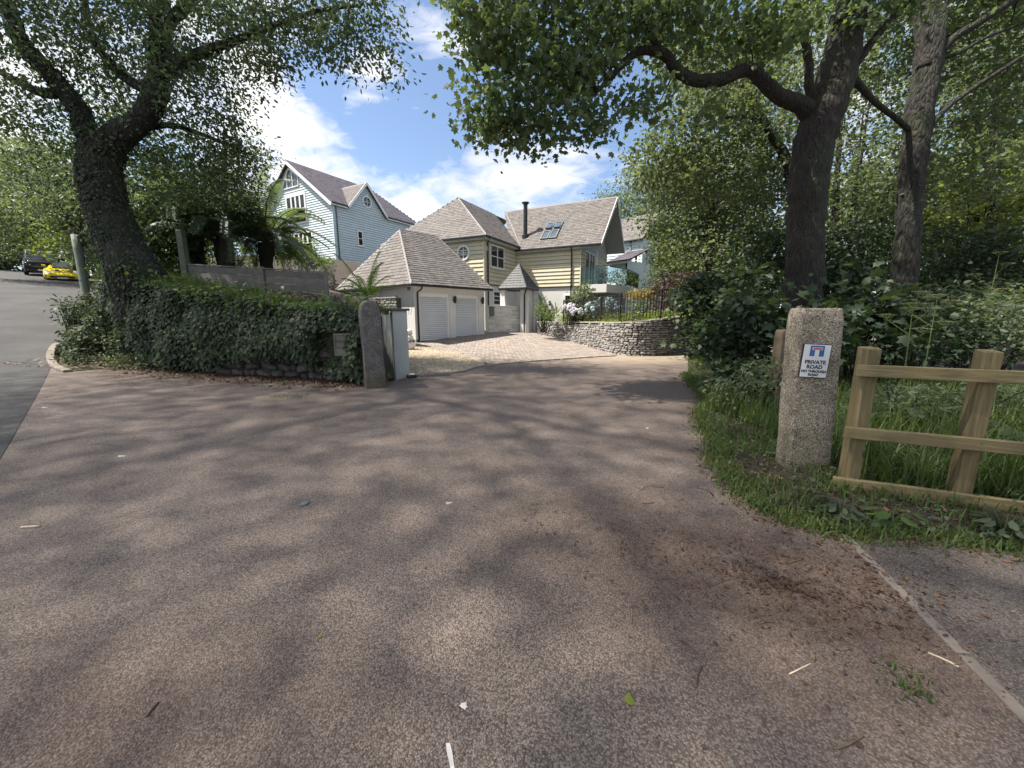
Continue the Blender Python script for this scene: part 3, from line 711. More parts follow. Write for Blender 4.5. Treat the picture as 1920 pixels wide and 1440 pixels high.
# ---------------------------------------------------------------- garage
Ag = Vector((.66, .75)).normalized(); Bg = Vector((-Ag.y, Ag.x))
gc = at(780, 640, 16.0); G0 = Vector((gc.x, gc.y))
gzb = gz(G0.x, G0.y); EZ = 2.62
Lg = 4.9; Wg = 6.1
gar = thing('garage', (G0.x, G0.y, gzb), 'white rendered double garage with two roller shutters under a hipped slate roof', 'garage')
FF = Face(G0, Ag); FE = Face(G0 + Bg * Wg, -Bg)   # front with the doors; end wall towards the camera
oh = .28
fl = FF.sol(785.5); fr = FF.sol(842); f2l = FF.sol(853.5); f2r = FF.sol(897)
print('garage doors', fl, fr, f2l, f2r)
Lg = f2r + .38
b = MB(); z0 = gzb - .3; zt = EZ - .02; zd = EZ - .33
fbox(b, FF, 0, fl, z0, zt, -.25, 0); fbox(b, FF, fr, f2l, z0, zt, -.25, 0); fbox(b, FF, f2r, Lg, z0, zt, -.25, 0); fbox(b, FF, fl, fr, zd, zt, -.25, 0); fbox(b, FF, f2l, f2r, zd, zt, -.25, 0)
b.build('front_wall', M['render_white'], gar)
b = MB(); fbox(b, FE, 0, Wg - .25, z0, zt, -.25, 0); b.build('end_wall', M['render_white'], gar)
b = MB(); FB = Face(G0 + Ag * Lg, Bg); fbox(b, FB, .25, Wg, z0, zt, -.2, 0); b.build('side_wall', M['render_white'], gar)
b = MB(); FK = Face(G0 + Bg * Wg + Ag * Lg, -Ag); fbox(b, FK, .2, Lg - .25, z0, zt, -.2, 0); b.build('rear_wall', M['render_white'], gar)
b = MB(); 
for (a0, a1) in ((.0, fl - .06), (fr + .05, f2l - .05), (f2r + .05, Lg)): b = MB(); fbox(b, FF, a0, a1, z0, gz(G0.x, G0.y) + .13, .001, .015); b.build('plinth', M['gutter_grey'], gar)
for (a0, a1) in ((fl, fr), (f2l, f2r)):
    am = FF.p((a0 + a1) / 2, 0); zb = gz(am.x, am.y) + .015
    b = MB(); fbox(b, FF, a0, a0 + .06, zb, zd, -.16, -.06); fbox(b, FF, a1 - .06, a1, zb, zd, -.16, -.06); fbox(b, FF, a0 + .06, a1 - .06, zd - .16, zd, -.17, -.055)
    d_ = b.build('roller_door', M['white_paint'], gar)
    n = 22; hh = (zd - .16 - zb) / n
    for i in range(n):
        s_ = MB(); zz = zb + i * hh; F_ = FF
        s_.hexa([F_.p(a0 + .06, zz, -.10), F_.p(a1 - .06, zz, -.10), F_.p(a1 - .06, zz, -.14), F_.p(a0 + .06, zz, -.14), F_.p(a0 + .06, zz + hh * .85, -.122), F_.p(a1 - .06, zz + hh * .85, -.122), F_.p(a1 - .06, zz + hh * .85, -.14), F_.p(a0 + .06, zz + hh * .85, -.14)])
        s_.build('slat', M['door_white'], d_)
def P3(v, z): return Vector((v.x, v.y, z))
E1 = G0 - Bg * 0 - Ag * oh + (Ag.yx * 0 if False else Vector((0, 0))) 
out = Vector((Ag.y, -Ag.x))
c00 = P3(G0 + out * oh - Ag * oh, EZ); c10 = P3(G0 + out * oh + Ag * (Lg + oh), EZ); c01 = P3(G0 - out * (Wg + oh) - Ag * oh, EZ); c11 = P3(G0 - out * (Wg + oh) + Ag * (Lg + oh), EZ)
r0 = P3(G0 - out * 3.15 + Ag * 1.55, 5.36); r1 = P3(G0 - out * 3.15 + Ag * 3.75, 5.36)
roof = link(bpy.data.objects.new('hipped_roof', None)); roof.parent = gar
slates(gar, c00, c10, r0, r1, 'slate', .26, .17); slates(gar, c01, c00, r0, r0, 'slate', .26, .17); slates(gar, c10, c11, r1, r1, 'slate', .26, .2); slates(gar, c11, c01, r1, r0, 'slate', .3, .25)
bpy.data.objects.remove(roof)
ridge_run(gar, r0, r1, 'slate_dark'); ridge_run(gar, c00, r0, 'lead', name='hip_tile', w=.12); ridge_run(gar, c10, r1, 'slate_dark', name='hip_tile', w=.12); ridge_run(gar, c01, r0, 'lead', name='hip_tile', w=.12)
for p, q in ((c00, c10), (c01, c00), (c10, c11)):
    bar(gar, 'gutter', p, q, .1, .08, 'gutter', -.06)
b = MB(); e = .05; zz = Vector((0, 0, -.1)); b.add([c00 + zz, c10 + zz, c11 + zz, c01 + zz], [(3, 2, 1, 0)]); b.build('soffit', M['render_white'], gar)
pa = FF.p(fl - .13, 0, .09)
pipe(gar, 'downpipe', [FF.p(fl - .02, EZ - .1, oh - .03), FF.p(fl - .05, EZ - .2, oh - .04), FF.p(fl - .13, EZ - .32, .07), FF.p(fl - .13, 1.2, .06), FF.p(fl - .13, gzb + .04, .06)], .038, 'gutter')
wall_lamp(FE, FE.sol(746.5), 2.03, 0, 'black lantern on the white end wall of the garage')
wall_lamp(FF, FF.sol(850), 2.05, 0, 'black lantern between the two garage shutters')
wall_lamp(FF, FF.sol(902.5), 2.05, 0, 'black lantern right of the second garage shutter')
cam_o = thing('security_camera', FE.p(FE.sol(768), 2.4, 0), 'small dark security camera under the garage eave by the corner', 'security camera')
b = MB(); q = FE.p(FE.sol(768), 2.42, .06); b.lathe(q, [(.02, .08), (.05, .06), (.055, .0), (.035, -.04), (.01, -.05)][::-1], 12); b.build('dome', M['gutter_grey'], cam_o, True)
b = MB(); fbox(b, FE, FE.sol(768) - .04, FE.sol(768) + .04, 2.42, 2.5, 0, .06); b.build('bracket', M['gutter'], cam_o)
# stone panel by the end wall
sp = thing('stone_garden_wall', FE.p(FE.sol(740) - .3, gzb, .9), 'short grey dry stone wall in front of the garage end wall', 'wall')
FS = Face(G0 + Bg * Wg - Ag * 1.1, -Bg); s1 = FS.sol(741)
FS = Face(FS.P0, FS.d)
b = MB(); fbox(b, FS, s1 - 2.2, s1, gzb - .2, 2.02, -.22, -.03); b.build('wall_core', M['mortar'], sp)
z = gzb; s_j = MB()
pr = []
while z < 2.0:
    h = random.uniform(.06, .11); a = s1 - 2.2
    while a < s1 - .03:
        w = min(random.uniform(.14, .42), s1 - a); v, f = stone_shape(w - .012, h - .01, .05, random.randint(0, 99999))
        s_j.add([FS.p(a + w / 2 + x, z + h / 2 + zz, -.03 - y * random.uniform(.8, 1.2)) for x, y, zz in v], f); a += w
    z += h
tag(s_j.build('stone', M['stone'], sp), kind='stuff')
bar(sp, 'coping', FS.p(s1 - 2.2, 2.04, -.12), FS.p(s1 + .03, 2.04, -.12), .3, .05, 'stone')

# ---------------------------------------------------------------- cream house
A = Vector((.447, .894)).normalized(); B = Vector((-A.y, A.x)); OUT = Vector((A.y, -A.x))
w0 = at(909, 540, 21.5); W0 = Vector((w0.x, w0.y)); WE = 5.62; ME = 5.42; Zb = 3.1
hz = .45
house = thing('cream_house', (W0.x, W0.y, hz), 'cream boarded two storey house with grey slate roofs and a glass balcony', 'house')
FW = Face(W0, A); FL = Face(W0 + B * 7.0, -B)
J = W0 + A * FW.sol(968.5); FM = Face(J, -B); m1 = FM.sol(1088); mend = FM.sol(1125.5)
print('house', W0, J, m1, mend)
jl = (J - W0).length
b = MB(); fbox(b, FW, 0, jl, hz - .5, WE, -.25, 0); b.build('wing_front_wall', M['render_white'], house)
b = MB(); fbox(b, FL, 0, 6.75, hz - .5, WE, -.25, 0); b.build('wing_end_wall', M['render_white'], house)
b = MB(); fbox(b, FM, .0, m1, hz - .5, ME, -.25, 0); b.build('main_front_wall', M['render_white'], house)
# upper boards
wx0, wx1 = FW.sol(918.5), FW.sol(944)
rcx = FL.sol(871.5)
exp_ = .225
clad(FW, house, 'yellow_board', Zb, WE - .16, lambda z: (.06, jl - .0), exp_, [(wx0 - .05, wx1 + .05, 4.0, 5.35)])
clad(FL, house, 'yellow_board', Zb, WE - .16, lambda z: (3.0, 6.95), exp_, [])
clad(FM, house, 'yellow_board', Zb, ME - .16, lambda z: (.05, m1 - .06), exp_, [])
for F_, a in ((FW, .0), (FL, 6.94), (FM, m1 - .07)):
    b = MB(); fbox(b, F_, a, a + .07, Zb - .02, (WE if F_ is not FM else ME) - .12, .0, .052); b.build('corner_board', M['yellow_board'], house)
for F_, a0, a1 in ((FW, 0, jl), (FL, 0, 7), (FM, 0, m1)):
    b = MB(); fbox(b, F_, a0, a1, Zb - .05, Zb - .015, .0, .06); b.build('drip_rail', M['gutter'], house)
window(FW, house, wx0, wx1, 4.05, 5.3, cols=2, rows=2, off=.035, fw=.07)
round_window(FL, house, rcx, 4.82, .42, off=.04)
window(FW, house, FW.sol(924), FW.sol(939), 1.95, 2.75, cols=1, rows=3, off=.01, frame='white_paint', sill=False)
# ground floor french window in the main front
window(FM, house, FM.sol(1058), FM.sol(1072), hz + .35, 2.62, cols=1, rows=3, off=.005, sill=False, fw=.08)
wall_lamp(FM, FM.sol(1032), 2.1, 0, 'black lantern on the white ground floor wall of the cream house')
# roofs
oh = .3
def q3(F_, a, o, z): p = F_.P0 + F_.d * a + F_.n * o; return Vector((p.x, p.y, z))
# wing hip roof
w00 = q3(FW, -oh, oh, WE); w01 = q3(FL, -oh, oh, WE)
ap = P3(W0 + B * 3.5 + A * 2.75, 8.68); apx2 = P3(W0 + B * 3.5 + A * 9.5, 8.68)
wj = q3(FW, jl + 1.6, oh, WE)
slates(house, w00, q3(FW, jl + .3, oh, WE), ap, P3(W0 + B * 3.5 + A * 7.6, 8.68), 'slate', .25, .18)
slates(house, w01, w00, ap, ap, 'slate', .25, .18)
wl = q3(FL, -oh, 0, WE)
slates(house, P3(W0 + B * 7.3 + A * 9, WE), w01, apx2, ap, 'slate', .4, .3)
ridge_run(house, ap, P3(W0 + B * 3.5 + A * 7.6, 8.68), 'slate_dark'); ridge_run(house, w00, ap, 'lead', name='hip_tile', w=.12); ridge_run(house, w01, ap, 'slate_dark', name='hip_tile', w=.12)
bar(house, 'gutter', w00, q3(FW, jl - .05, oh, WE), .11, .08, 'gutter', -.05); bar(house, 'gutter', w01, w00, .11, .08, 'gutter', -.05)
bar(house, 'fascia', q3(FW, -oh + .04, oh - .08, WE - .13), q3(FW, jl - .1, oh - .08, WE - .13), .03, .16, 'render_grey'); bar(house, 'fascia', q3(FL, 0, oh - .08, WE - .13), q3(FL, 7 + oh - .06, oh - .08, WE - .13), .03, .16, 'render_grey')
b = MB(); b.add([q3(FW, -oh, oh - .1, WE - .18), q3(FW, jl, oh - .1, WE - .18), q3(FW, jl, 0, WE - .18), q3(FW, -oh, 0, WE - .18)], [(0, 1, 2, 3)]); b.add([q3(FL, 0, oh - .1, WE - .181), q3(FL, 7 + oh, oh - .1, WE - .181), q3(FL, 7 + oh, 0, WE - .181), q3(FL, 0, 0, WE - .181)], [(0, 1, 2, 3)]); b.build('soffit', M['render_grey'], house)
# main roof: ridge along -B
D = 3.7; RZ = 8.78
me0 = q3(FM, -.1, oh, ME); me1 = q3(FM, mend, oh, ME); mr1 = P3(J + FM.d * mend + A * (D - .35), RZ); mr0 = P3(J + FM.d * (-2.2) + A * (D - .35), RZ)
me0b = P3(J + FM.d * (-.25) - A * oh, ME)
slates(house, me0b, me1, P3(J + FM.d * (-2.6) + A * (D - .35), RZ), mr1, 'slate', .25, .18)
mrear = P3(J + FM.d * mend + A * (D - .35 + 3.2), 5.9); mrear0 = P3(J + FM.d * 0 + A * (D - .35 + 3.2), 5.9)
slates(house, mrear, mrear0, mr1, mr0, 'slate', .4, .3)
ridge_run(house, P3(J + FM.d * (-2.6) + A * (D - .35), RZ), mr1, 'slate_dark')
# valley flashing
vb = P3(J + FW.n * oh - A * oh, ME + .06)
b = MB(); vt = P3(J + FM.d * (-2.55) + A * (D - .4), RZ + .03); b.beam(q3(FW, jl - .05, oh, WE + .02), vt, .1, .04); b.build('valley_flashing', M['lead'], house)
bar(house, 'gutter', q3(FM, -.05, oh, ME), me1, .11, .08, 'gutter', -.05)
bar(house, 'fascia', q3(FM, -.0, oh - .08, ME - .12), q3(FM, mend - .03, oh - .08, ME - .12), .03, .16, 'render_grey')
b = MB(); b.add([q3(FM, 0, oh - .1, ME - .18), q3(FM, mend - .02, oh - .1, ME - .18), q3(FM, mend - .02, -.02, ME - .18), q3(FM, 0, -.02, ME - .18)], [(0, 1, 2, 3)]); b.build('soffit', M['render_grey'], house)
# verge boards of the gable
gz1 = .1
for pq in ((me1, mr1), (mr1, mrear)):
    b = MB(); p, q = pq; p2 = p + Vector((FM.d.x, FM.d.y, 0)) * .03; q2 = q + Vector((FM.d.x, FM.d.y, 0)) * .03
    b.beam(p2 - Vector((0, 0, .1)), q2 - Vector((0, 0, .1)), .04, .2, up=Vector((0, 0, 1))); b.build('bargeboard', M['render_white'], house, bevel=.005)
# recessed gable wall (grey) under the projecting roof, with the balcony
FG = Face(J + FM.d * m1, A)       # gable end face, outside towards -B, starting at the front corner
gd = D - .35
def gabtop(a): return ME - .12 + (RZ - ME) * (1 - abs(a - gd) / (gd + oh)) if a <= gd else RZ - .15 - (RZ - 5.9) * (a - gd) / 3.2
b = MB()
rec = .0
P = [FG.p(0, Zb, -rec), FG.p(gd + 3.1, Zb, -rec), FG.p(gd + 3.1, 5.8, -rec), FG.p(gd, RZ - .12, -rec), FG.p(0, ME - .1, -rec)]
Q = [p - Vector((OUT.x, OUT.y, 0)) * .2 for p in P]
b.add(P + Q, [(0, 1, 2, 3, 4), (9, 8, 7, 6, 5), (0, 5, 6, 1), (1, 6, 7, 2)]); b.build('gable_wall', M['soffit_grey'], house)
b = MB(); fbox(b, FG, 0, gd + 3.1, hz - .5, Zb, -.2, .0); b.build('gable_ground_wall', M['render_white'], house)
# side cheek below the projecting roof: cream boards in shade, corner glazing
clad(FG, house, 'yellow_board', Zb, ME - .2, lambda z: (.05, gd + 3.0), exp_, [(.55, 2.9, 3.0, 5.4)], off=.0)
window(FG, house, .62, 1.6, Zb + .12, 5.25, cols=1, rows=1, off=.01, fw=.09, sill=False); window(FG, house, 1.64, 2.85, Zb + .12, 5.25, cols=2, rows=1, off=.01, fw=.08, sill=False)
# sloping soffit of the projecting roof
dm = Vector((FM.d.x, FM.d.y, 0)); pj = mend - m1
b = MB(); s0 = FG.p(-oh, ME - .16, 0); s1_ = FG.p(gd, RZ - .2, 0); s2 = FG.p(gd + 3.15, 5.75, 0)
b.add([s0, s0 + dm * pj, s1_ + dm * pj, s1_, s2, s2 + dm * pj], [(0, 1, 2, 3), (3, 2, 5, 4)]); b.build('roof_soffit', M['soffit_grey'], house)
# the grey inside gable panel seen below the rear slope
bar(house, 'corner_post', FG.p(.1, Zb, pj - .3), FG.p(.1, ME - .2, pj - .3), .09, .09, 'render_grey')
pipe(house, 'downpipe', [FM.p(m1 - .55, ME - .1, oh - .05), FM.p(m1 - .57, ME - .28, oh - .1), FM.p(m1 - .57, ME - .45, .1), FM.p(m1 - .57, hz + .1, .1)], .04, 'gutter')
pipe(house, 'downpipe', [FW.p(.12, WE - .1, oh - .05), FW.p(.22, WE - .35, .1), FW.p(.22, hz + .2, .1)], .045, 'gutter')
alarm = thing('alarm_box', FW.p(wx0 - .32, 4.95, .05), 'small white alarm box under the eave left of the sash window', 'alarm box'); b = MB(); fbox(b, FW, wx0 - .42, wx0 - .2, 4.85, 5.12, .04, .1); b.build('cover', M['ceramic'], alarm, bevel=.02); b = MB(); fbox(b, FW, wx0 - .4, wx0 - .22, 4.81, 4.85, .045, .09); b.build('strobe', M['glass_sky'], alarm)
# skylights (two pairs stacked) and flue on the main roof
n_ = (me1 - me0b).cross(mr1 - me1).normalized(); n_ = n_ if n_.z > 0 else -n_
up_ = (mr1 - me1).normalized(); ax_ = Vector((FM.d.x, FM.d.y, 0))
def rp_(px, py):
    """point of the main roof plane seen at a picture point"""
    o_ = Vector((0, 0, CAMZ)); d_ = at(px, py, 1) - o_; t_ = (me1 - o_).dot(n_) / d_.dot(n_); return o_ + d_ * t_
corners = [rp_(1011, 451), rp_(1035, 447), rp_(1058, 418), rp_(1022, 422)]
sk0 = (rp_(1013, 450) - me0b); a_s = sk0.dot(ax_); h_s = sk0.dot(up_); sk1 = (rp_(1043, 447) - me0b).dot(ax_); hk = (rp_(1036, 419) - me0b).dot(up_)
base0 = me0b
def rpt(a, h, o): return base0 + ax_ * a + up_ * h + n_ * o
wsk = (sk1 - a_s) / 2 - .03
for i in range(2):
    for j in range(2):
        a0 = a_s + i * (wsk + .06); hh = (hk - h_s) / 2 - .03; h0 = h_s + j * (hh + .06)
        b = MB(); 
        for (p, q, r_, t_) in ((0, wsk, 0, .07), (0, wsk, hh - .07, hh), (0, .06, .07, hh - .07), (wsk - .06, wsk, .07, hh - .07)):
            b.hexa([rpt(a0 + p, h0 + r_, .02), rpt(a0 + q, h0 + r_, .02), rpt(a0 + q, h0 + t_, .02), rpt(a0 + p, h0 + t_, .02), rpt(a0 + p, h0 + r_, .1), rpt(a0 + q, h0 + r_, .1), rpt(a0 + q, h0 + t_, .1), rpt(a0 + p, h0 + t_, .1)])
        fr_ = b.build('skylight', M['gutter_grey'], house); tilt = .12 if j else 0
        b = MB(); b.hexa([rpt(a0 + .05, h0 + .06, .05 + tilt), rpt(a0 + wsk - .05, h0 + .06, .05 + tilt), rpt(a0 + wsk - .05, h0 + hh - .06, .05), rpt(a0 + .05, h0 + hh - .06, .05), rpt(a0 + .05, h0 + .06, .07 + tilt), rpt(a0 + wsk - .05, h0 + .06, .07 + tilt), rpt(a0 + wsk - .05, h0 + hh - .06, .07), rpt(a0 + .05, h0 + hh - .06, .07)]); b.build('pane', M['glass_sky'], fr_)
fb = rp_(985, 444); ft_ = at(983, 383, (fb - Vector((0, 0, CAMZ))).dot(Vector((0, CT, -ST)))).z
b = MB(); b.lathe((fb.x, fb.y, fb.z - .2), [(.22, 0), (.22, .3), (.13, .34), (.13, ft_ - fb.z + .1), (.17, ft_ - fb.z + .1), (.17, ft_ - fb.z + .14), (.24, ft_ - fb.z + .16), (.24, ft_ - fb.z + .21), (.05, ft_ - fb.z + .24)], 16); b.build('flue', M['flue'], house, False)
# balcony: slab, glass, rail
bal0 = FM.p(m1 - .0, 0, 0)
bz0, bz1 = 2.68, Zb + .06; a_end = gd + 2.6
slab = [FG.p(.15, 0, 0), FG.p(.15, 0, pj + .75), FG.p(a_end, 0, pj + .75), FG.p(a_end, 0, 0)]
slab = [FG.p(.0, 0, 0.05), FG.p(.0, 0, pj + .35), FG.p(2.2, 0, pj + 1.05), FG.p(a_end, 0, pj + 1.2), FG.p(a_end, 0, .05)]
b = MB(); n5 = len(slab); b.add([Vector((p.x, p.y, bz0)) for p in slab] + [Vector((p.x, p.y, bz1)) for p in slab], [tuple(reversed(range(n5))), tuple(range(n5, 2 * n5))] + [(i, (i + 1) % n5, n5 + (i + 1) % n5, n5 + i) for i in range(n5)]); b.build('balcony_slab', M['render_white'], house, bevel=.01)
rail = [Vector((p.x, p.y, bz1 + 1.02)) for p in slab[:4]]; rail = [FG.p(.02, bz1 + 1.02, -.5)] + rail if False else rail
br = MB(); 
for i in range(3): br.beam(rail[i], rail[i + 1], .05, .04)
br.build('handrail', M['gutter_grey'], house)
for i in range(3):
    p, q = rail[i], rail[i + 1]; L_ = (q - p).length; n = max(1, round(L_ / 1.1))
    for k in range(n):
        a = p.lerp(q, k / n); c = p.lerp(q, (k + 1) / n); d_ = (c - a).normalized()
        b = MB(); lo = Vector((0, 0, -.95)); hi = Vector((0, 0, -.05)); s_ = d_ * .03; nn = d_.cross(Vector((0, 0, 1))) * .006
        b.hexa([a + s_ + lo - nn, c - s_ + lo - nn, c - s_ + lo + nn, a + s_ + lo + nn, a + s_ + hi - nn, c - s_ + hi - nn, c - s_ + hi + nn, a + s_ + hi + nn]); b.build('glass_panel', M['balcony_glass'], house)
        bar(house, 'baluster', a + Vector((0, 0, -1.0)), a, .035, .035, 'gutter_grey')
bar(house, 'garden_door_jamb', FG.p(1.6, hz, .02), FG.p(1.6, 2.5, .02), .1, .08, 'white_paint')
# balcony pot plant and chair
# porch: pyramid roof on a white pier
pc = at(973, 545, 20.6); px_ = Vector((pc.x, pc.y))
porch = thing('entrance_porch', (pc.x, pc.y, hz), 'little entrance porch with a dark pyramid slate roof on a white pier', 'porch')
hw = .80; zp = at(973, 541, 20.6).z; za = at(969, 497, 20.9).z
pcn = [P3(px_ + A * sx * hw + B * sy * hw, zp) for sx, sy in ((-1, -1), (1, -1), (1, 1), (-1, 1))]
apex = P3(px_, za)
for i in range(4): slates(porch, pcn[i], pcn[(i + 1) % 4], apex, apex, 'slate_porch', .2, .15); ridge_run(porch, pcn[i], apex, 'slate_porch', name='hip_tile', w=.1); bar(porch, 'gutter', pcn[i], pcn[(i + 1) % 4], .08, .1, 'gutter', -.05)
b = MB(); c_ = px_ - A * .1 - B * .48; b.box((c_.x, c_.y, (hz + zp) / 2 - .2), (.5, .5, zp - hz + .2), math.atan2(A.y, A.x)); b.build('pier', M['render_white'], porch, bevel=.02)
b = MB(); c_ = px_ + A * .6 - B * .6; b.box((c_.x, c_.y, (hz + zp) / 2 - .2), (.3, .3, zp - hz + .2), math.atan2(A.y, A.x)); b.build('pier', M['render_white'], porch, bevel=.02)
b = MB(); c_ = px_ - A * .6 + B * .6; b.box((c_.x, c_.y, (hz + zp) / 2 - .2), (.3, .3, zp - hz + .2), math.atan2(A.y, A.x)); b.build('pier', M['render_white'], porch, bevel=.02)
b = MB(); b.add([p + Vector((0, 0, -.03)) for p in pcn], [(3, 2, 1, 0)]); b.build('soffit', M['render_grey'], porch)
pipe(porch, 'downpipe', [pcn[0] + Vector((0, 0, -.1)), pcn[0] + (px_.to_3d() + Vector((0, 0, zp)) - pcn[0]) * .25 + Vector((0, 0, -.35)), P3(px_ - A * .42 - B * .52, zp - .5), P3(px_ - A * .42 - B * .52, hz)], .04, 'gutter')

# white stacked stone wall in front of the porch
wl0 = gp(917, 624); wl1 = gp(1010, 622); FWW = Face((wl0.x, wl0.y), (wl1.x - wl0.x, wl1.y - wl0.y)); LW = (V2(wl1) - V2(wl0)).length
ws = thing('white_stone_wall', (wl0.x, wl0.y, wl0.z), 'white painted stacked stone wall between the garage and the green shrub', 'wall')
pl_ = FWW.sol(1000); zt_ = at(955, 573, 20).z
b = MB(); fbox(b, FWW, 0, LW, wl0.z - .3, zt_ - .06, -.3, -.03); b.build('wall_core', M['stone_white'], ws)
bar(ws, 'coping', FWW.p(0, zt_ - .03, -.15), FWW.p(FWW.sol(992), zt_ - .03, -.15), .36, .06, 'render_white')
z = min(wl0.z, wl1.z) - .05; protoW = []
for k in range(8):
    v, f = stone_shape(1, 1, 1, 50 + k); me = bpy.data.meshes.new('stone'); me.from_pydata(v, [], f); me.materials.append(M['stone_white']); me.update(); protoW.append(me)
while z < zt_ - .1:
    h = random.uniform(.075, .11); a = random.uniform(-.1, 0)
    while a < LW - .1:
        w = random.uniform(.25, .7); aa = max(a, 0); w2 = min(a + w, LW) - aa
        if w2 > .06:
            o = link(bpy.data.objects.new('stone', random.choice(protoW))); o.parent = ws; o.location = FWW.p(aa + w2 / 2, z + h / 2, -.03) - ws.location; o.rotation_euler.z = math.atan2(FWW.d.y, FWW.d.x); o.scale = (w2 - .01, random.uniform(.03, .08), h - .008)
        a += w
    z += h
pb = thing('post_box', FWW.p(FWW.sol(919), 1.5, .05), 'dark grey post box on the left end of the white stone wall', 'post box')
b = MB(); fbox(b, FWW, FWW.sol(919) - .1, FWW.sol(919) + .12, 1.32, 1.78, .06, .2); b.build('body', M['gutter_grey'], pb, bevel=.01)
b = MB(); fbox(b, FWW, FWW.sol(919) - .12, FWW.sol(919) + .14, 1.78, 1.8, .05, .23); b.build('lid', M['gutter'], pb)

# ---------------------------------------------------------------- big blue house
AB = Vector((.5, .866)).normalized(); BB = Vector((-AB.y, AB.x)); c_ = at(632, 495, 33); C0 = Vector((c_.x, c_.y)); bz = c_.z
bl = thing('blue_house', (C0.x, C0.y, bz), 'tall pale blue boarded house with steep slate roof and juliet balconies on the hill', 'house')
FS_ = Face(C0, AB); FGb = Face(C0 + BB * 11.0, -BB); LB = 10.3; WB = 11.0; hwB = 5.5
eZ = at(618, 385, 33).z; rZ = 14.65 + CAMZ - 1.4
def ga(px): return FGb.sol(px)
b = MB(); fbox(b, FS_, 0, LB, bz - 1.5, eZ + .1, -.3, 0); b.build('side_wall', M['blue_board'], bl)
b = MB(); FX = Face(C0 + AB * LB, BB); fbox(b, FX, 0, WB, bz - 1.5, eZ + .1, -.3, 0); b.build('rear_wall', M['blue_board'], bl)
# gable wall as one pentagon with depth
P = [FGb.p(0, bz - 1.5), FGb.p(WB, bz - 1.5), FGb.p(WB, eZ), FGb.p(hwB, rZ - .1), FGb.p(0, eZ)]; nb = Vector((FGb.n.x, FGb.n.y, 0)); Q = [p - nb * .3 for p in P]
b = MB(); b.add(P + Q, [(0, 1, 2, 3, 4), (9, 8, 7, 6, 5), (0, 5, 6, 1), (1, 6, 7, 2), (2, 7, 8, 3), (3, 8, 9, 4), (4, 9, 5, 0)]); b.build('gable_wall', M['blue_board'], bl)
d1 = (ga(555), ga(591), 9.45, 11.95); d2 = (ga(563.5), ga(598.5), 6.5, 8.75); tri = (ga(551), ga(581))
print('blue', d1, d2, tri, WB)
ex = .2
def gspan(z):
    if z <= eZ: return (.05, WB - .08)
    k = (z - eZ) / (rZ - eZ); return (hwB * k + .1, WB - hwB * k - .1)
clad(FGb, bl, 'blue_board', bz + .1, rZ - .3, gspan, ex, [d1, d2, (tri[0] - .05, tri[1] + .1, 12.45, 14.4)])
sr0, sr1, srp = 1.5, 5.5, 3.45; dz_ap = at(673, 350, 35.6).z
def sspan(z):
    if z <= eZ - .12: return (.08, LB - .05)
    k = (z - eZ) / (dz_ap - .1 - eZ); return (sr0 + (srp - sr0) * k + .08, sr1 - (sr1 - srp) * k - .08)
clad(FS_, bl, 'blue_board', bz + .1, dz_ap - .3, sspan, ex, [(FS_.sol(677.5), FS_.sol(688.5), at(683, 465, 35.5).z, at(683, 436, 35.5).z)])
window(FGb, bl, *d1, frame='white_paint', cols=4, rows=1, off=.03, fw=.2, bar=.1); window(FGb, bl, *d2, frame='white_paint', cols=4, rows=1, off=.03, fw=.18, bar=.1, sill=False)
for (a0, a1, z0, z1) in (d1, d2):
    bar(bl, 'balcony_rail', FGb.p(a0 - .25, z0 + 1.15, .22), FGb.p(a1 + .25, z0 + 1.15, .22), .05, .05, 'white_paint')
    b = MB(); fbox(b, FGb, a0 + .02, a1 - .02, z0 + .1, z0 + 1.1, .18, .195); b.build('glass_panel', M['balcony_glass'], bl)
    for a in (a0 - .12, a1 + .12): bar(bl, 'balcony_post', FGb.p(a, z0 + .1, .2), FGb.p(a, z0 + 1.15, .2), .04, .04, 'white_paint')
# triangular glazing in the gable top
tz0 = 12.55; tl_, tr_ = tri
def tp(a): return min(rZ - .45 - (rZ - eZ) / hwB * abs(a - hwB), 14.4)
b = MB(); pts = [(tl_, tz0), (tr_, tz0), (tr_, max(tz0 + .12, tp(tr_))), (hwB + .05, rZ - .55), (max(tl_, hwB - .3), tp(max(tl_, hwB - .3)))] if tl_ < hwB else [(tl_, tz0), (tr_, tz0), (tr_, max(tz0 + .12, tp(tr_))), (tl_, tp(tl_))]
fr_m = MB(); k = len(pts); 
for i in range(k):
    p = FGb.p(pts[i][0], pts[i][1], .06); q = FGb.p(pts[(i + 1) % k][0], pts[(i + 1) % k][1], .06)
    if (q - p).length > .05: fr_m.beam(p, q, .09, .09, up=nb)
for a in (tl_ + (tr_ - tl_) * .33, tl_ + (tr_ - tl_) * .66): fr_m.beam(FGb.p(a, tz0, .06), FGb.p(a, tp(a), .06), .08, .08, up=nb)
tw_ = fr_m.build('gable_window', M['white_paint'], bl); b = MB(); b.add([FGb.p(a, z, .03) for a, z in pts], [tuple(range(k))]); b.build('pane', M['glass_sky'], tw_)
window(FS_, bl, FS_.sol(678), FS_.sol(688), at(683, 464, 35.5).z, at(683, 437, 35.5).z, cols=1, rows=2, off=.03, fw=.09)
round_window(FS_, bl, srp + .1, at(677, 383, 35.7).z, .52, off=.045)
for F_, a in ((FS_, .0), (FGb, WB - .09)):
    b = MB(); fbox(b, F_, a, a + .1, bz, eZ - .02, .0, .055); b.build('corner_board', M['blue_trim'], bl)
b = MB(); fbox(b, FS_, 0, LB, bz - .9, bz + .08, .0, .05); fbox(b, FGb, 0, WB, bz - .9, bz + .08, .0, .05); b.build('plinth', M['render_white'], bl)
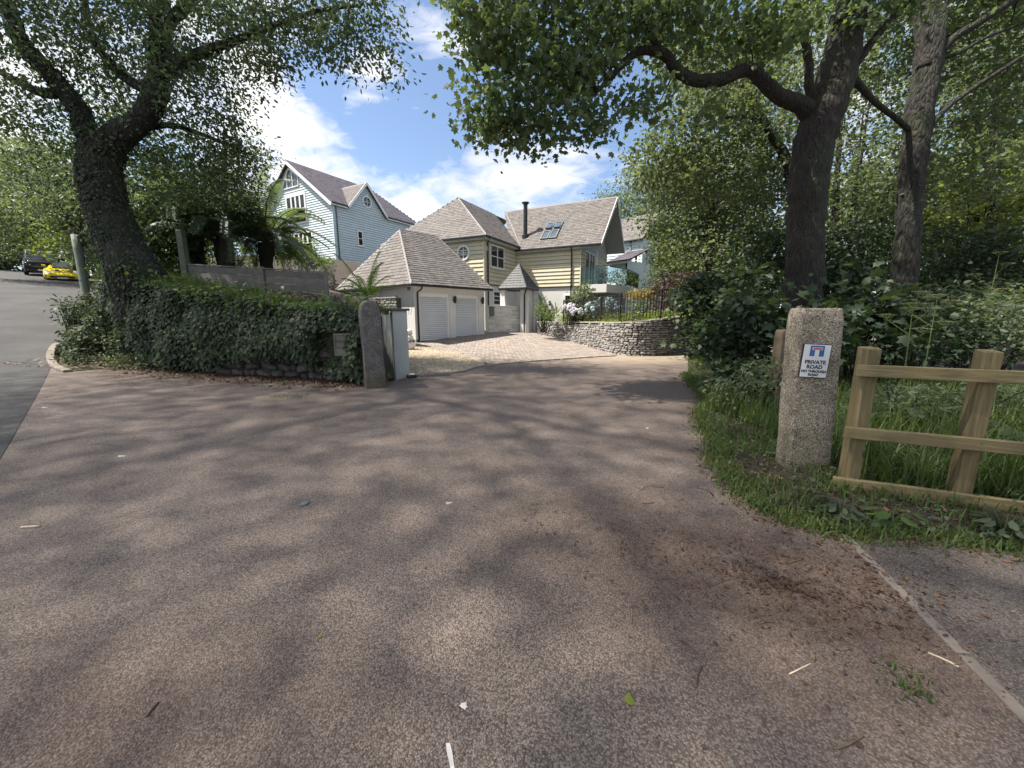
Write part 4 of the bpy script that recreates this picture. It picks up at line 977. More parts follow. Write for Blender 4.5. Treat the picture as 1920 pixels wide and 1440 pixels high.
# roof
ov = .35
def rB(s, half, z): p = C0 + AB * s + BB * half; return Vector((p.x, p.y, z))
sl = (rZ - eZ) / hwB
se = rB(-ov, -.3, eZ - sl * .3 + .12); se2 = rB(LB + ov, -.3, eZ - sl * .3 + .12); rr0 = rB(-ov, hwB, rZ + .1); rr1 = rB(LB - 1.6, hwB, rZ + .1); oe = rB(-ov, WB + .3, eZ - sl * .3 + .12); oe2 = rB(LB + ov, WB + .3, eZ - sl * .3 + .12)
# right of dormer and left of dormer and above it: three slated pieces so the dormer gable stays clear
def onr(s, h): return rB(s, h, eZ + sl * h + .12)
dh = (dz_ap - eZ - .0) / sl
slates(bl, onr(-ov, -.3), onr(sr0, -.3), onr(-ov, dh), onr(sr0, dh), 'slate_dark', .3, .22)
slates(bl, onr(sr1, -.3), se2, onr(sr1, dh), onr(LB + ov - (ov + 1.6) * dh / hwB, dh), 'slate_dark', .3, .22)
slates(bl, onr(sr0, 0.05), onr(sr1, .05), onr(sr0, dh), onr(sr1, dh), 'slate_dark', .3, .22)
slates(bl, onr(-ov, dh), onr(LB + ov - (ov + 1.6) * dh / hwB, dh), rr0, rr1, 'slate_dark', .3, .22)
slates(bl, oe2, oe, rr1, rr0, 'slate_dark', .4, .4); slates(bl, se2, oe2, rr1, rr1, 'slate_dark', .4, .3)
# dormer gable: wall and two little slopes
P = [FS_.p(sr0, eZ - .05), FS_.p(sr1, eZ - .05), FS_.p(srp, dz_ap - .12)]; ns = Vector((FS_.n.x, FS_.n.y, 0))
b = MB(); b.add(P + [p - ns * .25 for p in P], [(0, 1, 2), (5, 4, 3), (1, 4, 5, 2), (2, 5, 3, 0)]); b.build('dormer_wall', M['blue_board'], bl)
da = FS_.p(srp, dz_ap, .3); db_ = onr(srp, dh + .05); 
db_ = da - ns * (dh + .3); dd_ = (db_ - da).normalized() * .02
for s_x, mt in ((sr0 - .12, 'slate'), (sr1 + .12, 'slate_dark')):  # left slope in paler slate: its sunlit brightness is put into the colour
    e_ = FS_.p(s_x, eZ - .06, .3); slates(bl, e_, e_ + dd_, da, db_, mt, .22, .16)
for p, q in ((FS_.p(sr0 - .15, eZ - .05, .32), da), (da, FS_.p(sr1 + .15, eZ - .05, .32))): bar(bl, 'bargeboard', p - Vector((0, 0, .06)), q - Vector((0, 0, .06)), .04, .2, 'white_paint')
ridge_run(bl, rr0, rr1, 'slate_dark'); ridge_run(bl, da, db_, 'slate_dark')
fgl = FGb.p(-.3, eZ - sl * .3 + .02, ov); fgr = FGb.p(WB + .3, eZ - sl * .3 + .02, ov); fgt = FGb.p(hwB, rZ, ov)
bar(bl, 'bargeboard', fgl, fgt, .05, .26, 'white_paint', -.06); bar(bl, 'bargeboard', fgt, fgr, .05, .26, 'white_paint', -.06)
for a0, a1 in ((-.3, sr0 - .2), (sr1 + .2, LB + ov)):
    bar(bl, 'fascia', FS_.p(a0, eZ - .13, .24), FS_.p(a1, eZ - .13, .24), .03, .2, 'white_paint'); bar(bl, 'gutter', FS_.p(a0, eZ - .02, .3), FS_.p(a1, eZ - .02, .3), .1, .07, 'gutter_grey')
pipe(bl, 'downpipe', [FS_.p(.25, eZ - .1, .25), FS_.p(.25, eZ - .35, .09), FS_.p(.25, bz - .2, .09)], .05, 'gutter_grey'); pipe(bl, 'downpipe', [FS_.p(LB - .3, eZ - .1, .25), FS_.p(LB - .3, eZ - .35, .09), FS_.p(LB - .3, bz, .09)], .05, 'gutter_grey')

# ---------------------------------------------------------------- second blue house behind, right
c2 = at(1197, 520, 33); K0 = at(1163, 520, 31)
b2 = thing('far_blue_house', (K0.x, K0.y, .5), 'pale blue boarded house with a lean-to, half hidden behind the cream house', 'house')
t0_ = at(1176, 520, 34); t1_ = at(1199, 520, 32.5)
F3 = Face((t0_.x - 2.5, t0_.y + 1.6), (t1_.x - t0_.x + 2.5, t1_.y - t0_.y - 1.6)); L3 = F3.sol(1200)
e3 = at(1185, 452, 33).z; 
b = MB(); fbox(b, F3, 0, L3, 0, e3, -3.5, 0); b.build('wall', M['blue_board'], b2)
o0 = F3.sol(1184); o1 = F3.sol(1194)
clad(F3, b2, 'blue_board', .7, e3 - .05, lambda z: (0, L3 - .1), .24, [(o0, o1, 2.2, 4.0), (o0, o1, 5.2, 6.6)])
window(F3, b2, o0, o1, 2.2, 4.0, cols=1, rows=2, off=.03, fw=.14); window(F3, b2, o0, o1, 5.2, 6.6, cols=1, rows=2, off=.03, fw=.14)
b = MB(); fbox(b, F3, L3 - .1, L3, .5, e3, 0, .06); b.build('corner_board', M['blue_trim'], b2)
rt = e3 + 2.6
slates(b2, F3.p(-2, e3, .3), F3.p(L3 + .1, e3, .3), F3.p(-2, rt, -3), F3.p(L3 + .1, rt, -3), 'slate', .35, .25)
bar(b2, 'gutter', F3.p(-2, e3 - .05, .33), F3.p(L3 + .1, e3 - .05, .33), .1, .08, 'gutter_grey')
pipe(b2, 'downpipe', [F3.p(F3.sol(1178), e3 - .1, .12), F3.p(F3.sol(1178), .6, .12)], .05, 'gutter_grey')
# lean-to in front of it
l0 = at(1144, 520, 29.5); l1 = at(1175, 520, 28.4); F4 = Face((l0.x, l0.y), (l1.x - l0.x, l1.y - l0.y)); L4 = (V2(l1) - V2(l0)).length; e4l = at(1145, 486, 29.5).z; e4 = at(1174, 497, 28.4).z; e4 = e4l = (e4 + e4l) / 2
b = MB(); fbox(b, F4, 0, L4, 0, e4, -3, 0); b.build('extension_wall', M['blue_board'], b2)
clad(F4, b2, 'blue_board', .7, e4 - .05, lambda z: (.1, L4 - .02), .22, [(L4 * .45, L4 * .62, 3.0, 4.6), (L4 * .8, L4 * .95, 3.0, 4.6)])
window(F4, b2, L4 * .45, L4 * .62, 3.0, 4.6, cols=1, rows=2, off=.03, fw=.1); window(F4, b2, L4 * .8, L4 * .95, 3.0, 4.6, cols=1, rows=2, off=.03, fw=.1)
slates(b2, F4.p(-.2, e4, .3), F4.p(L4 + .2, e4, .3), F4.p(-.2, e4 + 1.1, -2.6), F4.p(L4 + .2, e4 + 1.1, -2.6), 'slate_dark', .35, .25)
bar(b2, 'fascia', F4.p(-.25, e4 - .1, .26), F4.p(L4 + .2, e4 - .1, .26), .03, .2, 'white_paint'); bar(b2, 'gutter', F4.p(-.2, e4 + .02, .32), F4.p(L4 + .2, e4 + .02, .32), .1, .08, 'gutter')
pipe(b2, 'downpipe', [F4.p(L4 + .1, e4 - .05, .25), F4.p(L4 - .02, e4 - .4, .1), F4.p(L4 - .02, .6, .1)], .055, 'gutter')
b = MB(); fbox(b, F4, -.02, .1, .5, e4 - .1, 0, .06); b.build('corner_board', M['blue_trim'], b2)

# ---------------------------------------------------------------- curved retaining wall, railing, raised bed
cw = thing('curved_stone_wall', cw_base[4], 'curved grey rubble stone retaining wall beside the drive entrance', 'wall')
cwp = [Vector((p.x, p.y, 0)) for p in cw_base] + [Vector((8.6, 15.0, 0)), Vector((11.5, 17.6, 0))]
def topz(p): return 1.02 + .36 * sstep(1.5, 8.0, p.x)
def smooth_path(pts, n=60):
    out_ = []; m = len(pts)
    for k in range(n + 1):
        f = k / n * (m - 1); i = min(int(f), m - 2); t = f - i
        p0, p1, p2, p3 = pts[max(i - 1, 0)], pts[i], pts[i + 1], pts[min(i + 2, m - 1)]
        out_.append(.5 * ((2 * p1) + (p2 - p0) * t + (2 * p0 - 5 * p1 + 4 * p2 - p3) * t * t + (3 * p1 - p0 - 3 * p2 + p3) * t ** 3))
    return out_
cs = smooth_path(cwp, 90); TL = plen(cs)
mb = MB(); cop = MB()
for a, b_ in zip(cs[:-1], cs[1:]):
    d = (b_ - a).normalized(); nn = Vector((-d.y, d.x, 0)); ta, tb = topz(a), topz(b_)
    mb.hexa([Vector((a.x, a.y, -.3)), Vector((b_.x, b_.y, -.3)), Vector((b_.x, b_.y, -.3)) + nn * .3, Vector((a.x, a.y, -.3)) + nn * .3, Vector((a.x, a.y, ta)), Vector((b_.x, b_.y, tb)), Vector((b_.x, b_.y, tb)) + nn * .3, Vector((a.x, a.y, ta)) + nn * .3])
mb.build('wall_core', M['mortar'], cw)
ss = 0
while ss < TL - .1:
    L_ = random.uniform(.35, .55); a, d = along(cs, ss); b_, _ = along(cs, min(ss + L_ - .012, TL)); nn = Vector((-d.y, d.x, 0))
    c = MB(); za, zb = topz(a), topz(b_); A_ = Vector((a.x, a.y, za)); B_ = Vector((b_.x, b_.y, zb)); u = Vector((0, 0, .05)); 
    c.hexa([A_ - nn * .05, B_ - nn * .05, B_ + nn * .33, A_ + nn * .33, A_ - nn * .05 + u, B_ - nn * .05 + u, B_ + nn * .33 + u, A_ + nn * .33 + u]); c.build('coping_stone', M['coping'], cw, bevel=.008); ss += L_
stn = MB(); z = -.05; rows = []
while z < 1.36:
    h = random.uniform(.05, .10); s_ = random.uniform(0, .1)
    while s_ < TL - .1:
        w = random.choice([random.uniform(.07, .16), random.uniform(.12, .30)]); c, d = along(cs, min(s_ + w / 2, TL - .01)); zz = z + h / 2 + random.uniform(-.012, .012)
        if zz + h * .3 < topz(c) and zz > gz(c.x, c.y) - .06:
            v, f = stone_shape(w - .012, h - .008, random.uniform(.035, .075), random.randint(0, 99999)); nn = Vector((d.y, -d.x, 0))
            stn.add([c + d * x + nn * (-y) + Vector((0, 0, zz + q)) for x, y, q in v], f)
        s_ += w
    z += h
tag(stn.build('stone', M['stone'], cw), kind='stuff')
bed = [V2(p) + Vector((0, .15)) for p in cs[::6]] + [Vector((13, 24)), Vector((9, 27)), V2(FG.p(gd + 3, 0)), V2(FG.p(0, 0)), Vector((J.x + .3, J.y)), Vector((1.6, 21.6))]
sheet('raised_bed', bed, 0, M['soil'], .7, lambda x, y: topz(Vector((x, y, 0))) - .06)
# railing
rl = thing('iron_railing', at(1104, 600, 14.6), 'black iron railing with thin upright bars along the top of the curved wall', 'railing')
rp0 = [p for p in cs if True]
def off_path(o):
    r_ = []
    for i, p in enumerate(cs):
        d = (cs[min(i + 1, len(cs) - 1)] - cs[max(i - 1, 0)]).normalized(); nn = Vector((-d.y, d.x, 0)); q = p + nn * o; r_.append(Vector((q.x, q.y, topz(p) + .05)))
    return r_
rpth = off_path(.14); RL = plen(rpth); s_start = None
for i in range(400):
    p, _ = along(rpth, RL * i / 400); 
    u_ = p.x / (p.y * CT - (p.z + .7 - CAMZ) * ST)
    if 960 + u_ * FPX > 1057: s_start = RL * i / 400; break
s_ = s_start; k = 0; bm_ = None
while s_ < RL - .15:
    p, d = along(rpth, s_); big = k % 14 == 0
    hgt = .98 if big else .9; w = .05 if big else .024
    bar_ = MB(); bar_.box(p + Vector((0, 0, hgt / 2 + (0 if big else .06))), (w, w, hgt - (0 if big else .1)), math.atan2(d.y, d.x)); bar_.build('post' if big else 'baluster', M['iron'], rl); s_ += .112; k += 1
for h in (.93, .08):
    b = MB(); q = [along(rpth, s_start + (RL - .2 - s_start) * i / 60)[0] + Vector((0, 0, h)) for i in range(61)]
    for a, c in zip(q[:-1], q[1:]): b.beam(a, c, .035, .012)
    b.build('rail', M['iron'], rl)
# ================================================================== leaves
def np_mesh(name, V, F, sizes, mat, parent=None, smooth=False):
    """V (n,3) float; F flat vertex indices; sizes: loops per polygon"""
    me = bpy.data.meshes.new(name); me.vertices.add(len(V)); me.vertices.foreach_set('co', V.astype(np.float32).ravel())
    me.loops.add(len(F)); me.loops.foreach_set('vertex_index', F.astype(np.int32)); st = np.concatenate([[0], np.cumsum(sizes)[:-1]]).astype(np.int32)
    me.polygons.add(len(sizes)); me.polygons.foreach_set('loop_start', st); me.polygons.foreach_set('loop_total', np.asarray(sizes, np.int32))
    me.materials.append(mat); me.update(calc_edges=True); me.validate()
    o = link(bpy.data.objects.new(name, me))
    if parent is not None: adopt(o, parent)
    return o
def tmpl(outline, fold=.12, centre=(0, .45, 0)):
    v = [centre] + [(x, y, -abs(x) * fold - .08 * (y - .45) ** 2) for x, y in outline]; n = len(outline)
    f = [(0, 1 + i, 1 + (i + 1) % n) for i in range(n)]
    return np.array(v, float), np.array(f)
T_SYC = tmpl([(0, 0), (.24, .10), (.5, .18), (.36, .38), (.52, .66), (.22, .66), (0, 1.0), (-.22, .66), (-.52, .66), (-.36, .38), (-.5, .18), (-.24, .10)], .35)
T_OAK = tmpl([(0, 0), (.22, .28), (.21, .68), (0, 1.0), (-.21, .68), (-.22, .28)], .5)
T_IVY = tmpl([(0, .02), (.42, .1), (.3, .45), (0, 1.0), (-.3, .45), (-.42, .1)], .25)
T_RH = (np.array([(0, 0, 0), (.3, .45, -.09), (0, 1, -.04), (-.3, .45, -.09)], float), np.array([(0, 1, 2), (0, 2, 3)]))
T_LONG = (np.array([(0, 0, 0), (.11, .4, -.03), (0, 1, -.15), (-.11, .4, -.03)], float), np.array([(0, 1, 2), (0, 2, 3)]))
def norm(a): return a / np.maximum(np.linalg.norm(a, axis=1, keepdims=True), 1e-9)
def leaves(name, pos, nrm, tip, size, T, mat, parent=None):
    pos = np.asarray(pos, float); n = len(pos); nrm = norm(nrm); tip = norm(tip - nrm * (tip * nrm).sum(1, keepdims=True)); side = np.cross(tip, nrm)
    tv, tf = T; k = len(tv); s = np.asarray(size).reshape(-1, 1, 1)
    V = pos[:, None, :] + s * (tv[None, :, 0:1] * side[:, None, :] + tv[None, :, 1:2] * tip[:, None, :] + tv[None, :, 2:3] * nrm[:, None, :])
    F = (np.arange(n)[:, None, None] * k + tf[None]).ravel()
    return np_mesh(name, V.reshape(-1, 3), F, np.full(n * len(tf), 3), mat, parent)
def blob_points(blobs, dens, shell=.45):
    """cluster centres in ellipsoids: (centre, rx, ry, rz[, weight])"""
    out_ = []
    for b in blobs:
        c, rx, ry, rz = b[:4]; w = b[4] if len(b) > 4 else 1; n = int(dens * w * (rx * ry + ry * rz + rx * rz) / 3 * 4)
        d = RNG.normal(size=(n, 3)); d = norm(d); r = (shell + (1 - shell) * RNG.random(n)) ** (1 / 1.6); r *= 1 + .14 * RNG.normal(size=n)
        out_.append(np.array(c)[None] + d * r[:, None] * np.array([rx, ry, rz])[None])
    return np.concatenate(out_)
def cluster_leaves(name, cen, per, spread, size, T, mat, parent=None, up=.7, droop=.5, flat=.55, zmin=None):
    m = len(cen); n = m * per; c = np.repeat(cen, per, 0)
    off = RNG.normal(size=(n, 3)) * spread * np.array([1, 1, flat]); pos = c + off
    nr = RNG.normal(size=(n, 3)) * .55; nr[:, 2] += up; tp = off + RNG.normal(size=(n, 3)) * spread * .7; tp[:, 2] -= droop * spread * 2
    if zmin is not None: k = pos[:, 2] > zmin; pos, nr, tp = pos[k], nr[k], tp[k]
    return leaves(name, pos, nr, tp, size * (.4 + .95 * RNG.random(len(pos))), T, mat, parent)
def px_path(pts, jit=.0):
    return [at(x, y, t) + Vector((random.gauss(0, jit), random.gauss(0, jit), random.gauss(0, jit))) for x, y, t in pts]
def smooth3(pts, rad, m=4):
    P_, R_ = [], []; n = len(pts)
    for i in range(n - 1):
        p0, p1, p2, p3 = pts[max(i - 1, 0)], pts[i], pts[i + 1], pts[min(i + 2, n - 1)]
        for k in range(m):
            t = k / m; P_.append(.5 * ((2 * p1) + (p2 - p0) * t + (2 * p0 - 5 * p1 + 4 * p2 - p3) * t * t + (3 * p1 - p0 - 3 * p2 + p3) * t ** 3)); R_.append(rad[i] * (1 - t) + rad[i + 1] * t)
    P_.append(pts[-1]); R_.append(rad[-1]); return P_, R_
def grow_tree(root, limbs, cen, bark, twigs=120, sides=12, near=None, lump=.1):
    """limbs: list of (points, radii). twigs run from the limbs to the leaf cluster centres"""
    mb = MB(); nodes = []
    for pts, rad in limbs:
        P_, R_ = smooth3([Vector(p) for p in pts], rad, 5); wob = [p + Vector((random.gauss(0, 1), random.gauss(0, 1), 0)) * r * .06 for p, r in zip(P_, R_)]
        mb.tube(wob, R_, sides if rad[0] > .15 else 8, lump); nodes += [(p, r) for p, r in zip(wob, R_)]
    mb.build('trunk', M[bark], root, True)
    tw = MB(); NP = np.array([tuple(p) for p, r in nodes]); NR = np.array([r for p, r in nodes]); tn = []
    idx = RNG.choice(len(cen), min(twigs, len(cen)), replace=False)
    order = sorted(idx, key=lambda i: np.min(np.linalg.norm(NP - cen[i], axis=1)))
    for i in order:
        c = cen[i]; D = np.linalg.norm(NP - c, axis=1) + np.where(NR > .3, 1.5, 0) + np.where(NP[:, 2] > c[2] + .6, 1.0, 0); j = int(np.argmin(D)); s_ = Vector(NP[j]); e = Vector(c); L_ = (e - s_).length
        if L_ < .15: continue
        r0_ = min(NR[j] * .6, .012 + .012 * L_); bend = Vector((random.gauss(0, .1), random.gauss(0, .1), .12)) * L_
        pts = [s_, s_.lerp(e, .33) + bend, s_.lerp(e, .7) + bend * .8 + Vector((random.gauss(0, .05), random.gauss(0, .05), 0)) * L_, e]
        P_, R_ = smooth3(pts, [r0_, r0_ * .75, r0_ * .5, r0_ * .25], 3); tw.tube(P_, R_, 5, 0, False)
        NP = np.vstack([NP, [tuple(p) for p in P_[2:]]]); NR = np.concatenate([NR, R_[2:]])
    o = tw.build('branches', M[bark], root, True); tag(o, kind='stuff'); return o
def PB(px, py, t, rpx, rpy, rt, w=1.0):
    """crown lobe: half sizes from its size in the picture at distance t"""
    c = at(px, py, t); return (tuple(c), rpx * t / FPX, rt, rpy * t / FPX, w)

# ---------------------------------------------------------------- big sycamore on the right
tr = at(1510, 640, 7.6); SY = thing('sycamore_tree', (tr.x, tr.y, gz(tr.x, tr.y)), 'big dark sycamore with a long bough reaching left over the road, right of the drive', 'tree')
base_y = gz(tr.x, tr.y)
tb = at(1500, 640, 7.8); tb.z = base_y - .2
limbs = [([tb] + px_path([(1505, 560, 7.75), (1508, 480, 7.7), (1512, 410, 7.7), (1516, 340, 7.65), (1528, 265, 7.6), (1550, 195, 7.6), (1573, 120, 7.6), (1588, 30, 7.6), (1600, -90, 7.6), (1612, -230, 7.6), (1640, -420, 7.5)]), [.52, .44, .42, .43, .44, .46, .45, .42, .37, .32, .26, .12]),
         (px_path([(1535, 225, 7.6), (1500, 196, 7.5), (1462, 181, 7.3), (1428, 150, 7.1), (1400, 131, 7.0), (1352, 149, 6.9), (1305, 150, 6.8), (1270, 133, 6.7), (1243, 100, 6.6), (1195, 97, 6.5), (1152, 138, 6.4), (1116, 176, 6.3)]), [.26, .2, .17, .15, .14, .14, .13, .12, .11, .085, .065, .03]),
         (px_path([(1243, 100, 6.6), (1215, 60, 6.4), (1190, 20, 6.3), (1150, -40, 6.1), (1080, -120, 5.9)]), [.08, .06, .05, .04, .02]),
         (px_path([(1120, 172, 6.4), (1085, 135, 6.3), (1050, 128, 6.2), (1000, 118, 6.1), (930, 95, 6.0)]), [.05, .045, .04, .03, .012]),
         (px_path([(1530, 205, 7.6), (1517, 160, 7.5), (1516, 110, 7.4), (1503, 45, 7.3), (1490, -40, 7.2), (1440, -160, 7.0)]), [.14, .11, .1, .09, .07, .03]),
         (px_path([(1580, 150, 7.6), (1612, 110, 7.6), (1650, 60, 7.6), (1690, 15, 7.6), (1740, -50, 7.5), (1800, -160, 7.3)]), [.14, .1, .09, .085, .07, .03]),
         (px_path([(1505, -60, 7.2), (1380, -160, 6.8), (1200, -220, 6.4), (1000, -260, 6.0)]), [.12, .1, .07, .03])]
blobs = [PB(930, 90, 5.9, 65, 65, .9, 1.3), PB(900, 10, 5.9, 60, 70, .9), PB(920, 215, 6.1, 62, 45, .7, 1.3), PB(1000, 225, 6.2, 80, 50, .8, 1.3), PB(1040, 140, 6.3, 90, 60, 1.0, 1.1), PB(1110, 225, 6.4, 55, 35, .7), PB(1120, 60, 6.4, 110, 70, 1.2, 1.1), PB(1000, 20, 6.2, 110, 70, 1.2, 1.1),
         PB(1240, 30, 6.6, 100, 60, 1.2, .9), PB(1220, 190, 6.8, 60, 35, .7, .7), PB(1330, 60, 7.0, 90, 55, 1.1, .7), PB(1440, 50, 7.0, 60, 55, .9, .9), PB(1480, 10, 6.4, 80, 60, .9, .7), PB(1250, -90, 6.6, 220, 90, 1.6, .4), PB(1000, -110, 6.0, 180, 80, 1.6, .35), PB(1500, -160, 7.2, 230, 100, 1.8, .4),
         PB(1620, 20, 7.2, 70, 40, .8, .5), PB(1760, -90, 7.2, 170, 90, 1.5, .7), PB(1450, -380, 7.4, 330, 160, 2.2, .3), PB(1340, 205, 7.2, 60, 28, .6, .4)]
cen = blob_points(blobs, 36, .15)
limbs = [(p, [r * .75 for r in q_]) for p, q_ in limbs]
grow_tree(SY, limbs, cen, 'bark', 420, 26, lump=.13)
cluster_leaves('crown', cen, 13, .19, .10, T_SYC, M['leaf_syc'], SY, up=.45, droop=1.0)
print('syc leaves', len(cen) * 9)

# ---------------------------------------------------------------- second, third trunks on the right
def tree(label, limbs, blobs, dens, per, spread, size, T, leaf, bark='bark', twigs=90, name='tree', cat='tree', group=None, up=.6, droop=.5, shell=.3):
    b0 = limbs[0][0][0]; z = gz(b0.x, b0.y); t = thing(name, (b0.x, b0.y, z), label, cat, group)
    c = blob_points(blobs, dens, shell); grow_tree(t, [(p, [r * .66 for r in q_]) for p, q_ in limbs], c, bark, twigs, 16); cluster_leaves('crown', c, per, spread, size, T, M[leaf], t, up=up, droop=droop)
    print(label[:30], len(c) * per); return t
tree('rugged two stemmed tree standing behind and right of the big sycamore',
     [(px_path([(1690, 640, 9.8), (1695, 540, 9.7), (1702, 450, 9.6), (1708, 370, 9.6), (1712, 290, 9.5), (1728, 190, 9.5), (1742, 90, 9.5), (1735, 10, 9.5), (1730, -100, 9.5), (1735, -280, 9.4)]), [.42, .38, .37, .38, .4, .42, .4, .34, .26, .1]),
      (px_path([(1735, 130, 9.4), (1758, 60, 9.4), (1765, -20, 9.4), (1780, -140, 9.3)]), [.28, .24, .2, .1]),
      (px_path([(1722, 275, 9.4), (1750, 232, 9.3), (1780, 198, 9.2), (1830, 162, 9.1), (1880, 130, 9.0), (1950, 85, 8.9)]), [.14, .1, .09, .08, .07, .05]),
      (px_path([(1755, 105, 9.4), (1790, 70, 9.3), (1840, 40, 9.2), (1900, 0, 9.1), (1980, -50, 9)]), [.2, .14, .13, .11, .07]),
      (px_path([(1758, 112, 9.4), (1800, 98, 9.3), (1850, 70, 9.2), (1940, 35, 9.0)]), [.08, .06, .05, .03]),
      (px_path([(1706, 245, 9.5), (1680, 222, 9.2), (1645, 195, 8.8), (1615, 165, 8.2), (1590, 135, 7.8)]), [.1, .09, .09, .1, .12])],
     [PB(1840, 60, 10.5, 130, 80, 1.5), PB(1900, 180, 10.5, 100, 70, 1.4, .9), PB(1660, 330, 10.5, 70, 80, 1.2, .8), PB(1800, 330, 10.5, 110, 60, 1.4, .8), PB(1660, 100, 11, 90, 70, 1.5, .7), PB(1850, -100, 10, 240, 100, 2.2), PB(1640, -200, 10.5, 180, 120, 2, .8)],
     34, 12, .2, .14, T_RH, 'leaf_mid', 'bark_grey', 120)
tree('slim leaning tree with a bent stem close behind the big sycamore',
     [(px_path([(1500, 600, 10.5), (1495, 480, 10.5), (1490, 380, 10.5), (1474, 300, 10.4), (1452, 262, 10.3), (1425, 215, 10.2), (1398, 160, 10.1), (1370, 100, 10), (1330, 20, 10)]), [.25, .2, .19, .2, .15, .13, .12, .09, .04]),
      (px_path([(1440, 240, 10.3), (1400, 218, 10.1), (1345, 225, 10), (1300, 240, 9.9)]), [.09, .07, .05, .02])],
     [PB(1340, 230, 10.5, 110, 60, 1.6), PB(1300, 330, 11, 100, 60, 1.6), PB(1230, 300, 11, 60, 40, 1.3), PB(1440, 330, 11, 70, 70, 1.3), PB(1380, 120, 11, 120, 70, 1.6, .8), PB(1280, 100, 11, 80, 50, 1.3, .6)],
     36, 12, .22, .14, T_RH, 'leaf_mid', 'bark_grey', 120)
# background trees on the right, each its own
bgt = [('dense grey green tree rising behind the gable of the cream house', 1215, 400, 38, [(1200, 400, 60, 55), (1150, 400, 35, 40), (1260, 380, 60, 60), (1230, 460, 60, 40)], 'leaf_grey', .2, 14),
       ('broad rounded tree between the cream house and the dark trunks', 1330, 480, 19, [(1290, 400, 90, 60), (1350, 340, 90, 60), (1260, 330, 60, 30), (1330, 480, 80, 60), (1400, 430, 70, 70)], 'leaf_mid', .17, 15),
       ('pale sunlit tree beyond the purple shrub at the end of the road', 1250, 510, 34, [(1235, 500, 45, 40), (1290, 490, 60, 45), (1340, 520, 50, 40)], 'leaf_sunny', .22, 12),
       ('leafy tree filling the gap left of the rugged stemmed tree', 1600, 430, 15, [(1600, 340, 80, 90), (1620, 200, 80, 80), (1640, 120, 60, 60)], 'leaf_mid', .15, 12),
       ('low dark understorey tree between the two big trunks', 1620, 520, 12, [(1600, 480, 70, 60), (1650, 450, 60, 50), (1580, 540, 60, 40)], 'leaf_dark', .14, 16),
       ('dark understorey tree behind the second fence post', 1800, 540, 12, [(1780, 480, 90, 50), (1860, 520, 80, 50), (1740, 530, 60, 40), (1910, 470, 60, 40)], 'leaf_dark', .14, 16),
       ('high leafy tree in the top right corner of the picture', 1850, 100, 13, [(1870, 60, 90, 70), (1800, 140, 80, 50), (1900, 190, 70, 50)], 'leaf_mid', .13, 12),
       ('yellow green sunlit tree at the right edge behind the fence', 1850, 430, 14, [(1880, 330, 110, 70), (1820, 400, 90, 60), (1900, 250, 80, 60), (1930, 420, 70, 80)], 'leaf_sunny', .15, 15),
       ('tall mid green tree behind the wooden fence at the far right', 1780, 470, 17, [(1760, 380, 80, 70), (1780, 480, 110, 60), (1700, 420, 60, 60), (1850, 520, 90, 50)], 'leaf_mid', .17, 13),
       ('thin topped tree high above the fence on the far right', 1870, 300, 20, [(1870, 100, 110, 80), (1780, 200, 80, 70), (1930, 60, 80, 80)], 'leaf_mid', .2, 10),
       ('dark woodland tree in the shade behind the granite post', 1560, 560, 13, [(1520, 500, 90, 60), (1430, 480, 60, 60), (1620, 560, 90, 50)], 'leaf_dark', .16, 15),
       ('tall shaded tree behind the slim leaning stem', 1420, 300, 20, [(1420, 180, 80, 90), (1330, 160, 70, 60), (1500, 100, 70, 90), (1460, 280, 70, 70)], 'leaf_mid', .2, 11)]
for lab, bx, by, t, lobes, leaf, size, dens in bgt:
    b0 = at(bx, 620, t); b0.z = gz(b0.x, b0.y) - .1; top = min(l[1] - l[3] * .4 for l in lobes); tp = at(bx + random.uniform(-20, 20), top, t)
    mid = b0.lerp(tp, .5) + Vector((random.gauss(0, .3), 0, 0)); limbs = [([b0, b0.lerp(mid, .5), mid, tp], [.28, .24, .17, .05])]
    for (lx, ly, rx, ry) in lobes:
        e = at(lx, ly, t + random.uniform(-1, 1)); s_ = b0.lerp(tp, random.uniform(.3, .6)); limbs.append(([s_, s_.lerp(e, .5) + Vector((0, 0, .3)), e], [.11, .07, .02]))
    tree(lab, limbs, [PB(lx, ly, t + random.uniform(-.8, .8), rx * 1.1, ry * 1.15, (rx + ry) / 2 * t / FPX * .8) for lx, ly, rx, ry in lobes], dens * (1.5 if t < 20 else .9), 15, .30 * t / 15, size * 1.05, T_RH, leaf, 'bark_grey', 50, shell=.4)
def woodland(name, label, lobes, leaf, dens, size):
    c = blob_points(lobes, dens, .3); n = len(c); o = cluster_leaves(name, c, 12, .5, size, T_RH, M[leaf], None, up=.5, droop=.4, zmin=-.5); tag(o, label, 'woodland', kind='stuff'); print(name, n * 12)
woodland('far_woodland', 'far shaded wood closing off the view behind the right hand trees', [PB(x, y, 40, 90, 75, 4) for x, y in ((1230, 470), (1340, 430), (1440, 480), (1560, 400), (1560, 520), (1680, 480), (1690, 350), (1800, 420), (1800, 540), (1920, 420), (1960, 300), (1960, 540), (1330, 540))], 'leaf_mid', 4.0, .44)
woodland('hillside_woodland', 'dim wood on the hillside behind the big left tree', [PB(x, y, 36, 80, 70, 4) for x, y in ((180, 420), (280, 400), (360, 420), (60, 380), (-60, 380), (250, 470), (-20, 460))], 'leaf_dark', 4.5, .42)

